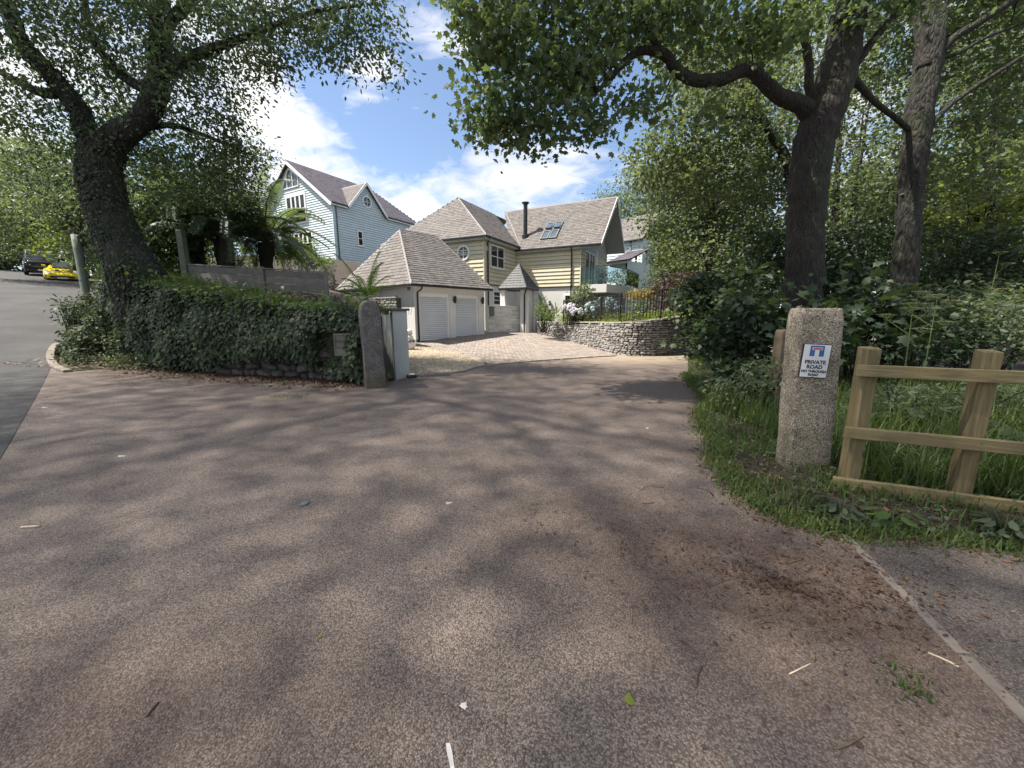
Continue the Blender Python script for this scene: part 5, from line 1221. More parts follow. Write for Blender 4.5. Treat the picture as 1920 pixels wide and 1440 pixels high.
# ---------------------------------------------------------------- big tree on the left
lt = at(262, 540, 9.6); ltz = tz(lt.x, lt.y + .4)
LT = thing('ivy_clad_tree', (lt.x, lt.y, ltz), 'huge forked tree with an ivy covered trunk rising out of the bank on the left', 'tree')
p0 = at(275, 560, 9.7); p0.z = ltz - .9
limbs = [([p0] + px_path([(258, 520, 9.6), (228, 460, 9.6), (205, 400, 9.6), (190, 345, 9.6), (188, 300, 9.6), (215, 262, 9.6), (258, 230, 9.6), (290, 185, 9.5), (300, 120, 9.5), (302, 50, 9.4), (298, -40, 9.4), (290, -200, 9.2)]), [1.0, .88, .74, .68, .68, .66, .52, .42, .4, .37, .35, .3, .18]),
         (px_path([(188, 310, 9.6), (165, 260, 9.5), (150, 210, 9.4), (118, 165, 9.3), (75, 120, 9.2), (38, 75, 9.1), (15, 10, 9.0), (0, -90, 8.9)]), [.45, .38, .34, .32, .3, .28, .25, .15]),
         (px_path([(120, 170, 9.3), (80, 175, 9.2), (30, 150, 9.1), (-30, 120, 9)]), [.2, .17, .13, .08]),
         (px_path([(292, 140, 9.5), (330, 128, 9.3), (375, 100, 9.1), (430, 80, 8.9), (510, 50, 8.7), (600, 20, 8.5), (680, 10, 8.3)]), [.28, .22, .18, .14, .1, .07, .03]),
         (px_path([(285, 170, 9.5), (240, 150, 9.6), (200, 110, 9.6), (170, 60, 9.6), (160, 0, 9.6)]), [.25, .2, .17, .14, .09]),
         (px_path([(300, 60, 9.4), (350, 10, 9.2), (420, -50, 9), (540, -110, 8.6)]), [.24, .2, .15, .06]),
         (px_path([(250, 245, 9.8), (320, 235, 10.3), (400, 260, 10.8), (470, 290, 11.2)]), [.16, .12, .08, .03])]
blobs = [PB(90, 60, 9, 120, 90, 1.8), PB(40, 200, 9, 90, 80, 1.5), PB(250, 60, 9.3, 110, 80, 1.8), PB(380, 60, 9, 100, 80, 1.6), PB(370, 170, 9.4, 90, 60, 1.4), PB(480, 40, 8.6, 80, 60, 1.2), PB(500, 115, 8.6, 45, 35, .7, 1.2), PB(580, 30, 8.4, 70, 55, 1.0, 1.2), PB(620, 95, 8.2, 48, 42, .6, 1.2), PB(690, 30, 8.0, 60, 45, .8, 1.2), PB(700, 88, 8, 28, 22, .3, .9), PB(733, 120, 8, 14, 38, .25, 1.3), PB(655, 130, 8.1, 24, 14, .2, .7),
         PB(400, 260, 10.8, 90, 50, 1.3, 1), PB(460, 300, 11.2, 55, 45, 1.0, .9), PB(430, 350, 11.5, 70, 40, 1.2, .9), PB(330, 330, 11, 80, 70, 1.3, .8), PB(120, 300, 10.5, 90, 60, 1.5, .9), PB(200, 190, 10.5, 100, 60, 1.5, .8), PB(300, -100, 8.8, 260, 100, 2.4, .5), PB(50, -100, 8.5, 220, 110, 2.4, .5), PB(600, -100, 8.2, 170, 70, 1.8, .4), PB(30, 330, 11.5, 70, 60, 1.2, .7)]
cen = blob_points(blobs, 26, .2)
# unseen upper crown over the road junction, added to shade the foreground
over = [((-11.5, 6.5, 18), 5.0, 4.4, 2.4, 1), ((-7.0, 2.0, 18.5), 4.8, 4.2, 2.2, 1), ((-14.5, 2.0, 17.5), 4.8, 4.2, 2.4, 1), ((-10, -2, 18), 4.6, 4, 2.2, 1), ((-16, 8, 17.5), 4, 4, 2.4, 1), ((-5.5, 7.5, 19.5), 3.6, 3.6, 1.8, .8)]
cen2 = blob_points(over, 19, .02); cenA = np.vstack([cen, cen2])
limbs.append(([Vector(at(298, -40, 9.4)), Vector((-8.6, 8.0, 10.5)), Vector((-9.6, 6.0, 14)), Vector((-8, 3, 18))], [.28, .22, .16, .05]))
limbs.append(([Vector((-9.6, 6.0, 14)), Vector((-12.5, 4, 16.5)), Vector((-14.5, 1.5, 17.8))], [.15, .1, .04])); limbs.append(([Vector((-9.2, 5, 15.5)), Vector((-9, 1.5, 17)), Vector((-10, -2, 18))], [.12, .08, .03]))
limbs = [(p, [r * .60 for r in q_]) for p, q_ in limbs]
grow_tree(LT, limbs, cenA, 'bark_grey', 420, 26, lump=.16)
cluster_leaves('crown', cen, 18, .22, .105, T_OAK, M['leaf_oak'], LT, up=.5, droop=.7)
cluster_leaves('crown', cen2, 15, 1.4, .14, T_RH, M['leaf_oak'], LT, up=.5, droop=.7)
# ivy on its trunk
q = []
for pts, rad in limbs[:2]:
    P_, R_ = smooth3([Vector(p) for p in pts], rad, 6)
    for p, r in zip(P_[:44], R_[:44]):
        k = int(170 * max(0, 1 - (p.z - ltz) / 6.0))
        for _ in range(k):
            th = random.random() * 6.283; rr = r * random.uniform(1.0, 1.16); q.append((p.x + math.cos(th) * rr, p.y + math.sin(th) * rr, p.z + random.gauss(0, .12), math.cos(th), math.sin(th), .2))
q = np.array(q); keep = RNG.random(len(q)) < .85; q = q[keep]
nr = q[:, 3:] + RNG.normal(size=(len(q), 3)) * .35; tp = RNG.normal(size=(len(q), 3)) * .5; tp[:, 2] -= 1
leaves('ivy', q[:, :3], nr, tp, .05 + .05 * RNG.random(len(q)), T_IVY, M['leaf_ivy'], LT)
# bare ivy stems winding on the trunk
b = MB(); 
for k in range(26):
    th = random.uniform(-2.6, 0.2); P_, R_ = smooth3([Vector(p) for p in limbs[0][0][:7]], limbs[0][1][:7], 6); pts = []
    for p, r in list(zip(P_, R_))[random.randint(0, 8):random.randint(18, 36)]:
        th += random.gauss(0, .10); pts.append(p + Vector((math.cos(th), math.sin(th), 0)) * r * 1.03)
    if len(pts) > 3: b.tube(pts, random.uniform(.012, .03), 5, 0, False)
tag(b.build('ivy_stems', M['bark'], LT, True), kind='stuff')

# trees beyond on the left
bgl = [('dark tree behind the big ivy clad trunk and the tree ferns', 420, 13.5, [(300, 430, 70, 70), (370, 330, 60, 60), (290, 330, 60, 60), (250, 260, 60, 60)], 'leaf_dark', .15, 15),
       ('dense dark hedge tree just behind the leaning pole', 150, 17, [(120, 380, 60, 60), (80, 330, 60, 60), (170, 470, 50, 40)], 'leaf_mid', .16, 15),
       ('grey green roadside tree at the left edge of the picture', -60, 24, [(10, 400, 60, 60), (50, 330, 60, 50), (-30, 300, 70, 70), (0, 460, 50, 30)], 'leaf_mid', .18, 14),
       ('pale yellow leaved tree overhanging the parked black van', 175, 27, [(95, 450, 32, 26), (120, 465, 25, 18), (75, 462, 25, 14)], 'leaf_lime', .2, 14),
       ('tall shady tree on the far bank above the parked cars', 60, 34, [(70, 400, 60, 40), (20, 430, 50, 40), (130, 420, 50, 50), (90, 320, 70, 50)], 'leaf_grey', .24, 13),
       ('hill top tree at the crest of the left road', 10, 42, [(20, 470, 60, 25), (-20, 440, 60, 50), (60, 450, 40, 30)], 'leaf_dark', .26, 14)]
for lab, bx, t, lobes, leaf, size, dens in bgl:
    b0 = at(bx, 520, t); b0.z = (tz(b0.x, b0.y) if bx > 140 else gz(b0.x, b0.y)) - .1; top = min(l[1] - l[3] * .4 for l in lobes); tp = at(bx, top, t)
    mid = b0.lerp(tp, .5); limbs = [([b0, b0.lerp(mid, .5), mid, tp], [.28, .24, .17, .05])]
    for (lx, ly, rx, ry) in lobes:
        e = at(lx, ly, t); s_ = b0.lerp(tp, random.uniform(.3, .6)); limbs.append(([s_, s_.lerp(e, .5), e], [.11, .07, .02]))
    tree(lab, limbs, [PB(lx, ly, t + random.uniform(-.6, .6), rx, ry, (rx + ry) / 2 * t / FPX * .7) for lx, ly, rx, ry in lobes], dens * (1.5 if t < 20 else .7), 15, .30 * t / 15, size * 1.05, T_RH, leaf, 'bark_grey', 50, shell=.35)

# ---------------------------------------------------------------- ivy over the old wall
def strip_pts(path, n, f):
    """n samples: f(s,k,p,d) -> pos, nrm"""
    TLn = plen(path); out_ = []
    for _ in range(n):
        s_ = random.uniform(0, TLn); p, d = along(path, s_); r_ = f(s_, TLn, p, d)
        if r_ is not None: out_.append(r_)
    return out_
wl_ = [Vector((p.x, p.y, 0)) for p in wall_pts2[:8]]
near_len = plen(wl_[:5])
def bulge(s, h): return .12 + .07 * math.sin(s * 1.9 + h * 2.2) * math.sin(h * 3.1 + s * .7) + .04 * math.sin(s * 5.1 + 1) 
def ivy_f(s, TLn, p, d):
    zg = gz(p.x, p.y); top = tz(p.x, p.y + .4) - zg + .12; 
    if s > 9 and random.random() < .45: return None
    bare = .64 - .45 * sstep(.8, 2.6, abs(s - 2.4)) if s < 6.5 else .12
    lo = bare * .9 if s < 6.5 else .1
    if s < .9: lo = .35
    h = random.uniform(lo - .25 * random.random(), top)
    if h < 0.02: return None
    nn = Vector((d.y, -d.x, 0)); nn = nn if nn.y < 0 or nn.x < 0 else -nn
    k = h / top; back = .25 * max(0, k - .55) ** 1.0
    o_ = bulge(s, h) * (1.3 - .4 * k) + random.uniform(-.14, .10) + abs(random.gauss(0, .05)) + .20 * math.sin(min(1, (h - lo * .6) / (top - lo * .6 + .01)) * math.pi) * .6 - back
    o_ -= .08 * sstep(5.6, 7.2, s)
    if .25 < s < 1.15 and .3 < h < 1.05: o_ = min(o_, .05)
    return (*(p + nn * o_ + Vector((0, 0, zg + h))), *(nn + Vector((0, 0, .35 + .6 * (k > .85)))))
q = np.array(strip_pts(wl_, 64000, ivy_f)); n = len(q)
IV = thing('ivy_mass', (wall_pts[2].x, wall_pts[2].y, 0.5), 'thick dark ivy hanging over the old stone wall left of the granite pillar', 'ivy'); IV['kind'] = 'stuff'
tp = RNG.normal(size=(n, 3)) * .6; tp[:, 2] -= 1.0
leaves('ivy_leaves', q[:, :3], q[:, 3:] + RNG.normal(size=(n, 3)) * .38, tp, .055 + .06 * RNG.random(n), T_IVY, M['leaf_ivy'], IV)
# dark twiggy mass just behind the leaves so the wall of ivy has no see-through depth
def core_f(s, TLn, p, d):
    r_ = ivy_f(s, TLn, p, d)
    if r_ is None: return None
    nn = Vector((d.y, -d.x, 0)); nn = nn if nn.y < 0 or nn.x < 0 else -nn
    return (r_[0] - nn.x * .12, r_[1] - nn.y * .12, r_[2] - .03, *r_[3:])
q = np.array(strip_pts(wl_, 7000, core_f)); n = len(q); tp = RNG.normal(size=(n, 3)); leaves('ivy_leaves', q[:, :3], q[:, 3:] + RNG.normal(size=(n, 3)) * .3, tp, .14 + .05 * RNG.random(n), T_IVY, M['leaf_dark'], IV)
# roadside hedge along the left road behind the corner
hv = [Vector((p.x, p.y, 0)) for p in [kerb_pts[2], kerb_pts[4]] + road_right[1:4]]
def rh_f(s, TLn, p, d):
    nn = Vector((-d.y, d.x, 0)); nn = nn if nn.x > 0 else -nn; h = random.random(); hh = (1.0 + .9 * sstep(0, 5, s)) * (1 + .15 * math.sin(s * 3))
    o_ = .30 + .55 * sstep(.5, 6, s) + .12 * math.sin(s * 2.1) + random.gauss(0, .09) + .5 * h * h; q_ = p + nn * o_; return (q_.x, q_.y, gz(q_.x, q_.y) + h * hh, -nn.x, -nn.y, .3 + h)
q = np.array(strip_pts(hv, 9000, rh_f)); n = len(q); tp = RNG.normal(size=(n, 3)); tp[:, 2] -= .6
rhd = thing('roadside_hedge', (hv[1].x, hv[1].y, gz(hv[1].x, hv[1].y)), 'leafy hedge bank climbing beside the left road towards the yellow car', 'hedge'); leaves('foliage', q[:, :3], q[:, 3:] + RNG.normal(size=(n, 3)) * .4, tp, .09 + .09 * RNG.random(n), T_OAK, M['leaf_ivy'], rhd)
# brighter creeper and weeds along the top of the wall
def top_f(s, TLn, p, d):
    if s > near_len * .98: return None
    dens = .35 + .65 * sstep(5.2, 4.2, s) if s < 6 else .25
    if random.random() > dens: return None
    zg = tz(p.x, p.y + .4); nn = Vector((d.y, -d.x, 0)); nn = nn if nn.y < 0 else -nn
    hump = .26 * max(0, math.sin(s * 2.3 + .5)) * max(0, math.sin(s * 1.1 + 1.2)) + .12 * math.sin(s * 6)
    h = abs(random.gauss(0, .16)) + random.uniform(-.12, .1) + hump * random.random()
    return (*(p - nn * random.uniform(-.32, .5) + Vector((0, 0, zg + h))), 0, -.2, 1)
q = np.array(strip_pts(wl_, 4200, top_f)); n = len(q); tp = RNG.normal(size=(n, 3)); tp[:, 2] -= .3
CR = thing('creeper', (-5, 9.9, 2.0), 'bright green leafy creeper growing along the top of the ivy wall', 'creeper'); CR['kind'] = 'stuff'
leaves('creeper_leaves', q[:, :3], q[:, 3:] + RNG.normal(size=(n, 3)) * .5, tp, .06 + .07 * RNG.random(n), T_IVY, M['leaf_bright'], CR)
# grassy top on the left part of the bank
def blades(name, pts, hmin, hmax, mat, parent=None, lean=.45, width=.006):
    pts = np.asarray(pts, float); n = len(pts); h = hmin + (hmax - hmin) * RNG.random(n) ** 1.6; th = RNG.random(n) * 6.283; le = lean * RNG.random(n) * h; w = width * (.6 + RNG.random(n))
    dx, dy = np.cos(th), np.sin(th); sx, sy = -dy * w, dx * w
    def P_(f, k, side): return np.stack([pts[:, 0] + dx * le * f * f + side * sx * k, pts[:, 1] + dy * le * f * f + side * sy * k, pts[:, 2] + h * f * (1 - .25 * f * (le / h))], 1)
    V = np.stack([P_(0, 1, -1), P_(0, 1, 1), P_(.5, .8, -1), P_(.5, .8, 1), P_(1, 0, 0)], 1).reshape(-1, 3)
    b_ = np.arange(n)[:, None] * 5; F = np.concatenate([b_ + np.array([[0, 1, 3, 2]]), b_ + np.array([[2, 3, 4]])], 1).ravel(); sz = np.tile([4, 3], n)
    return np_mesh(name, V, F, sz, mat, parent)
def wall_grass(s, TLn, p, d):
    if s < 4.3 and random.random() < .8: return None
    zg = tz(p.x, p.y + .4); nn = Vector((d.y, -d.x, 0)); nn = nn if nn.y < 0 or nn.x < 0 else -nn; q_ = p - nn * random.uniform(-.1, 1.6)
    return (q_.x, q_.y, max(zg, tz(q_.x, q_.y)) - .02)
tag(blades('bank_grass', strip_pts(wl_, 20000, wall_grass), .12, .42, M['grass'], None, .8, .007), 'rough long grass on top of the bank under the big left tree', 'grass', kind='stuff')

# ---------------------------------------------------------------- low bushes bulging round the corner by the pole
def bush(label, lobes, leaf, T, size, dens, per, spread, name='bush', cat='bush', up=.6, droop=.4, stems=10, shell=.35, loc=None, z0=None):
    c = blob_points(lobes, dens, shell); b0 = Vector(lobes[0][0]); zg = z0 if z0 is not None else gz(b0.x, b0.y)
    t = thing(name, (b0.x, b0.y, zg), label, cat); c = c[c[:, 2] > zg + .03]
    b = MB(); 
    for i in RNG.choice(len(c), min(stems * 3, len(c)), replace=False):
        e = Vector(c[i]); s_ = Vector((b0.x + random.gauss(0, .12), b0.y + random.gauss(0, .12), zg)); s_ = Vector((s_.x * .6 + e.x * .4, s_.y * .6 + e.y * .4, zg)); P_, R_ = smooth3([s_, s_.lerp(e, .5) + Vector((0, 0, .08)), e], [.014, .01, .004], 3); b.tube(P_, R_, 5, 0, False)
    tag(b.build('stems', M['bark'], t, True), kind='stuff'); cluster_leaves('foliage', c, per, spread, size, T, M[leaf], t, up=up, droop=droop, zmin=zg); return t
bush('leafy bramble bush spilling over the kerb at the road corner', [PB(205, 610, 10.4, 40, 45, .35), PB(148, 640, 10.5, 32, 34, .35), PB(245, 650, 9.8, 40, 34, .3), PB(175, 580, 11.0, 30, 32, .4), PB(148, 600, 11.2, 26, 30, .4), PB(150, 672, 9.6, 34, 12, .25), PB(230, 680, 9.2, 40, 10, .25)], 'leaf_ivy', T_OAK, .09, 95, 11, .10)
bush('thin branching bush reaching over the road below the yellow car', [PB(140, 578, 10.9, 20, 10, .3), PB(118, 562, 11.5, 14, 5, .2, .6)], 'leaf_dark', T_OAK, .09, 75, 9, .09)
bush('low weedy bush at the foot of the ivy wall', [PB(330, 680, 9.0, 60, 14, .25), PB(250, 678, 9.1, 50, 18, .3)], 'leaf_mid', T_OAK, .06, 110, 9, .07)

# ---------------------------------------------------------------- shrubs on the right side of the road
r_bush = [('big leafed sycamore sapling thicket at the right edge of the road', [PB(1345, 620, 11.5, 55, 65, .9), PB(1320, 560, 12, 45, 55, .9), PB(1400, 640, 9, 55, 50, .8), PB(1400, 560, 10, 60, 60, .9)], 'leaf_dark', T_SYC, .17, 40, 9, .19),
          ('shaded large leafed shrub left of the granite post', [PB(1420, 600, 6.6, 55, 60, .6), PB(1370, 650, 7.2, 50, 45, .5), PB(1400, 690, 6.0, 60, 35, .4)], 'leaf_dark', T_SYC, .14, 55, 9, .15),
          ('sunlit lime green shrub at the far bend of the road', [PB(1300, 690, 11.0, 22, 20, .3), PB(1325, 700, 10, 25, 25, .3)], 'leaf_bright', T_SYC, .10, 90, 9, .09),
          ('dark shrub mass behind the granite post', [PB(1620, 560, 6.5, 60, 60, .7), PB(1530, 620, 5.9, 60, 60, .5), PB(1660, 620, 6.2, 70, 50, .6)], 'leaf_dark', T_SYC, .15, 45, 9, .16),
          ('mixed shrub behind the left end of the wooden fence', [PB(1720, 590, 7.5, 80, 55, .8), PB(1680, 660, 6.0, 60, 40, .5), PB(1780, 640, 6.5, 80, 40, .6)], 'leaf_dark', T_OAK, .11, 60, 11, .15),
          ('yellow tinged shrub behind the wooden fence at the right edge', [PB(1860, 590, 6.6, 70, 50, .7), PB(1920, 620, 6, 50, 60, .6), PB(1820, 570, 8, 80, 40, .8)], 'leaf_mid', T_OAK, .10, 60, 11, .15),
          ('low nettle bed between the granite post and the road', [PB(1400, 730, 5.2, 70, 30, .4), PB(1360, 720, 6.2, 50, 25, .4), PB(1440, 700, 4.8, 40, 35, .3)], 'leaf_mid', T_OAK, .07, 120, 9, .08),
          ('green undergrowth bush behind the middle fence rail', [PB(1700, 745, 4.6, 90, 30, .4), PB(1640, 760, 4.4, 50, 25, .3), PB(1880, 750, 4.4, 60, 40, .4)], 'leaf_mid', T_OAK, .06, 130, 9, .08)]
for lab, lob, leaf, T, sz, dn, per, sp_ in r_bush: bush(lab, lob, leaf, T, sz, dn, per, sp_, up=.8, droop=.6)

# ---------------------------------------------------------------- garden plants of the cream house
bedz = 1.0
bush('pale green variegated shrub beside the french window', [PB(1087, 555, 17.2, 20, 25, .5), PB(1080, 580, 17, 16, 15, .4), PB(1097, 545, 17.4, 12, 14, .3)], 'leaf_grey', T_OAK, .13, 60, 9, .10, name='shrub', cat='shrub', z0=bedz, shell=.2)
bush('bushy green and russet shrub at the right end of the white wall', [PB(1018, 583, 17.5, 18, 16, .45), PB(1030, 592, 17.0, 12, 10, .35)], 'leaf_bright', T_OAK, .10, 80, 9, .09, name='shrub', cat='shrub', z0=.6)
bush('purple leaved shrub at the right end of the railing', [PB(1262, 545, 17.5, 34, 36, .9), PB(1250, 580, 17, 26, 20, .7), PB(1290, 530, 18, 26, 20, .8)], 'leaf_purple', T_OAK, .12, 50, 11, .14, name='shrub', cat='shrub', z0=bedz)
bush('orange and yellow topped shrub behind the iron railing', [PB(1203, 553, 21, 30, 9, .8)], 'leaf_orange', T_OAK, .12, 70, 9, .12, name='shrub', cat='shrub', z0=bedz)
bush('grey green garden shrub left of the purple shrub', [PB(1200, 575, 19, 22, 14, .7), PB(1225, 530, 24, 24, 30, .9)], 'leaf_grey', T_OAK, .12, 45, 9, .14, name='shrub', cat='shrub', z0=bedz)
# low clipped lime hedge along the wall top
hp = [Vector((p.x, p.y, 0)) for p in off_path(.42)]
TLh = plen(hp)
def hedge_f(s, TLn, p, d):
    if s > TLn * .78 or s < 1.2: return None
    return (p.x + random.gauss(0, .12), p.y + random.gauss(0, .12), topz(p) + random.uniform(-.02, .30 + .05 * math.sin(s * 9)), random.gauss(0, .5), random.gauss(0, .5), .6)
q = np.array(strip_pts(hp, 9000, hedge_f)); tp = RNG.normal(size=(len(q), 3)); tp[:, 2] += .6
hd = thing('low_hedge', (hp[30].x, hp[30].y, 1.0), 'low lime green hedge running along the top of the curved stone wall', 'hedge'); leaves('foliage', q[:, :3], q[:, 3:], tp, .05 + .04 * RNG.random(len(q)), T_OAK, M['leaf_lime'], hd)
def hydrangea(label, lobes, mat, nh, hr):
    t = bush(label, lobes, 'leaf_mid', T_OAK, .11, 60, 8, .1, name='hydrangea', cat='hydrangea', z0=bedz - .05)
    pos, nr, tp = [], [], []
    for c, rx, ry, rz, *_ in lobes:
        for _ in range(nh):
            d = Vector((random.gauss(0, 1), random.gauss(-.7, .8), random.gauss(.35, .7))).normalized(); hc = Vector(c) + Vector((d.x * rx, d.y * ry, d.z * rz)) * 1.05
            for _ in range(46):
                e = Vector((random.gauss(0, 1), random.gauss(0, 1), random.gauss(.2, 1))).normalized(); pos.append(hc + e * hr * Vector((1, 1, .8)).x); nr.append(e); tp.append(Vector((random.gauss(0, 1), random.gauss(0, 1), random.gauss(0, 1))))
    pos, nr, tp = (np.array([tuple(v) for v in a]) for a in (pos, nr, tp)); o = leaves('blossoms', pos - norm(tp - nr * (tp * nr).sum(1, keepdims=True)) * .02, nr, tp, np.full(len(pos), .045), T_IVY, M[mat], t)
hydrangea('large hydrangea bush covered in sky blue flower heads behind the railing', [PB(1128, 572, 15.9, 24, 14, .5), PB(1112, 580, 15.7, 14, 12, .35), PB(1148, 580, 15.9, 16, 12, .4)], 'blossom_blue', 30, .075)
hydrangea('smaller hydrangea with lilac white flower heads by the french window', [PB(1068, 578, 16.6, 11, 8, .3), PB(1080, 586, 16.4, 14, 8, .35)], 'blossom_white', 22, .07)
# sword leaved plant
def spiky(label, base, n, ln, mat, name='cordyline', cat='plant'):
    t = thing(name, base, label, cat); b = MB()
    for _ in range(n):
        th = random.random() * 6.283; el = random.uniform(.3, 1.4); L_ = ln * random.uniform(.6, 1); d = Vector((math.cos(th) * math.cos(el), math.sin(th) * math.cos(el), math.sin(el))); s_ = Vector((-math.sin(th), math.cos(th), 0)) * .02
        p = Vector(base); m_ = p + d * L_ * .6; e = p + d * L_ + Vector((0, 0, -L_ * .2)); b.add([p - s_, p + s_, m_ + s_ * 1.2, m_ - s_ * 1.2, e], [(0, 1, 2, 3), (3, 2, 4)])
    b.build('sword_leaves', M[mat], t); return t
spiky('spiky sword leaved plant against the white ground floor wall', at(1014, 572, 19.5), 26, .9, 'leaf_dark')
spiky('arching strap leaved plant left of the hydrangeas', at(1043, 588, 17), 24, .75, 'leaf_mid')
pp = thing('balcony_plant', FG.p(1.9, bz1, .7), 'leafy white flowered potted plant standing on the balcony', 'potted plant')
b = MB(); b.lathe(FG.p(1.9, bz1, .7), [(.16, 0), (.2, .32), (.22, .34)], 12); b.build('pot', M['gutter_grey'], pp, True)
cluster_leaves('foliage', blob_points([(tuple(FG.p(1.9, bz1 + .72, .7)), .38, .38, .38, 1), (tuple(FG.p(2.6, bz1 + .5, .8)), .4, .3, .35, 1)], 60, .3), 9, .1, .1, T_OAK, M['leaf_dark'], pp)

# ---------------------------------------------------------------- ferns
def frond_mesh(name, L_, npin, pin, mat, arch, droop_):
    V = []; F = []
    def rach(f): return Vector((L_ * (f - .12 * f * f), 0, L_ * (arch * f - droop_ * f * f)))
    for i in range(npin):
        f = .08 + .92 * i / npin; p = rach(f); t_ = (rach(f + .01) - p).normalized(); w = pin * math.sin(min(1, f * 1.25 + .12) * math.pi * .93) ** .7 * (1 if f < .8 else 1) ; w = max(.03, w)
        th = L_ / npin * .36
        for sd_ in (-1, 1):
            d = Vector((.35, sd_, -.22)).normalized(); e = p + d * w; m_ = p + d * w * .5 + Vector((0, 0, .02)); n0 = len(V)
            V += [p - t_ * th, p + t_ * th, m_ + t_ * th * .9, m_ - t_ * th * .9, e + Vector((0, 0, -w * .15))]; F += [(n0, n0 + 1, n0 + 2, n0 + 3), (n0 + 3, n0 + 2, n0 + 4)]
    r_ = MB(); r_.tube([rach(k / 10) for k in range(11)], [.012 * (1 - k / 12) for k in range(11)], 4, 0, False); n0 = len(V); V += [Vector(v) for v in r_.v]; F += [tuple(i + n0 for i in f) for f in r_.f]
    me = bpy.data.meshes.new(name); me.from_pydata([tuple(v) for v in V], [], F); me.materials.append(M[mat]); me.update(); return me
FR = [frond_mesh('frond', 1.0, 44, .19, 'fern', a, d) for a, d in ((1.05, .95), (.8, .95), (1.35, 1.0), (.5, .9))]
FB = [frond_mesh('frond', 1.0, 26, .13, 'fern_bright', a, d) for a, d in ((1.1, .7), (.8, .8), (1.5, .6))]
def fern(label, base, trunk_h, r, n, ln, protos, name, cat, tilt=(0, 0)):
    t = thing(name, base, label, cat); top = Vector((tilt[0], tilt[1], trunk_h))
    if trunk_h > .2:
        b = MB(); P_, R_ = smooth3([Vector((0, 0, -.3)), top * .5, top], [r * 1.15, r, r * 1.25], 5); b.tube(P_, R_, 14, .25); o = b.build('trunk', M['fibre'], None, True); o.parent = t
        b = MB()
        for _ in range(40):
            th = random.random() * 6.28; z = random.uniform(trunk_h * .55, trunk_h); p = top * (z / trunk_h) + Vector((math.cos(th), math.sin(th), 0)) * r; b.tube([p, p + Vector((math.cos(th) * .12, math.sin(th) * .12, -.12)), p + Vector((math.cos(th) * .14, math.sin(th) * .14, -.3))], .01, 4, 0, False)
        o = b.build('old_stalks', M['fibre'], None); o.parent = t
    for i in range(n):
        o = link(bpy.data.objects.new('frond', random.choice(protos))); o.parent = t; o.location = top; s_ = ln * random.uniform(.75, 1.1); o.scale = (s_, s_, s_); o.rotation_euler = (random.gauss(0, .15), random.uniform(-.35, .35) - (.25 if i % 3 == 0 else 0), 2 * math.pi * i / n + random.uniform(-.2, .2))
    return t
def fbase(px, py, t):
    p = at(px, py, t); return p
for (px, tt, top_y, lab, rr) in ((368, 14.6, 440, 'leftmost tree fern with a thick black trunk above the board fence', .27), (425, 14.0, 452, 'middle tree fern with the broadest dark trunk above the board fence', .27), (497, 14.8, 458, 'right hand tree fern whose fronds hide the corner of the blue house', .22)):
    b0 = at(px, 500, tt); b0.z = tz(b0.x, b0.y); h = at(px, top_y, tt).z - b0.z; fern(lab, b0, h, rr, 34, 3.1 if px < 490 else 2.8, FR, 'tree_fern', 'tree fern', (random.uniform(-.15, .15), 0))
fb_ = at(700, 575, 9.9); fern('bright green fern at the right end of the ivy wall above the pillar', (at(690, 560, 9.9)), .05, .1, 13, 1.0, FB, 'fern', 'fern')
fern('small bright fern low behind the board fence under the right tree fern', at(545, 490, 16), .05, .1, 12, .9, FB, 'fern', 'fern')
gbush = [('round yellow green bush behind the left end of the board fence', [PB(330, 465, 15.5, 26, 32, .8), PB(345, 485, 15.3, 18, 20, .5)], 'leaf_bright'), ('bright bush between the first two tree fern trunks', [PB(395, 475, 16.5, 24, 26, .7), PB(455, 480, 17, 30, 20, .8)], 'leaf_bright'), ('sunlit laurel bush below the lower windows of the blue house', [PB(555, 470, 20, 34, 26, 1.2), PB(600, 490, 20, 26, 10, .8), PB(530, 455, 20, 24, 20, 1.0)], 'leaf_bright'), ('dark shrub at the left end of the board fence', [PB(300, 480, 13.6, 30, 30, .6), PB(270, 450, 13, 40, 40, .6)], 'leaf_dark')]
for lab, lob, leaf in gbush:
    b0 = Vector(lob[0][0]); bush(lab, lob, leaf, T_OAK, .13, 38, 9, .16, name='garden_bush', cat='bush', z0=tz(b0.x, b0.y) - .05)
# ================================================================== fences, posts, signs
# board fence behind the hedge
fa, fb2, fc = at(345, 497, 12.6), at(492, 505, 12.0), at(611, 513, 11.8)
bf = thing('board_fence', (fb2.x, fb2.y, tz(fb2.x, fb2.y - .5)), 'long grey weathered board fence behind the ivy wall below the tree ferns', 'fence')
for (p, q) in ((fa, fb2), (fb2, fc)):
    d = (q - p); dn = d.normalized()
    for k in range(3):
        z = -.10 - k * .20; b = MB(); b.beam(p + dn * .09 + Vector((0, 0, z)), q - dn * .09 + Vector((0, 0, z)), .03, .192); b.build('board', M['timber_grey'], bf)
    b = MB(); b.beam(p + dn * .05 + Vector((0, 0, .03)), q - dn * .05 + Vector((0, 0, .03)), .1, .035); b.build('capping_rail', M['timber_grey'], bf)
for p, h in ((fa, .02), (fb2, .02), (fc, .02)):
    b = MB(); b.box((p.x, p.y - .03, p.z - .42 + h), (.1, .1, .95)); b.build('post', M['timber_grey'], bf, bevel=.005)
tp_ = at(338, 432, 12.4); pz = thing('wooden_gate_post', (tp_.x, tp_.y, tp_.z - 1.4), 'tall greenish wooden post at the left end of the board fence', 'post'); b = MB(); b.box((tp_.x, tp_.y, tp_.z - .75), (.19, .19, 1.5)); b.build('shaft', M['pole'], pz, bevel=.012); b = MB(); b.box((tp_.x, tp_.y, tp_.z + .01), (.17, .17, .03)); b.build('cap', M['pole'], pz)
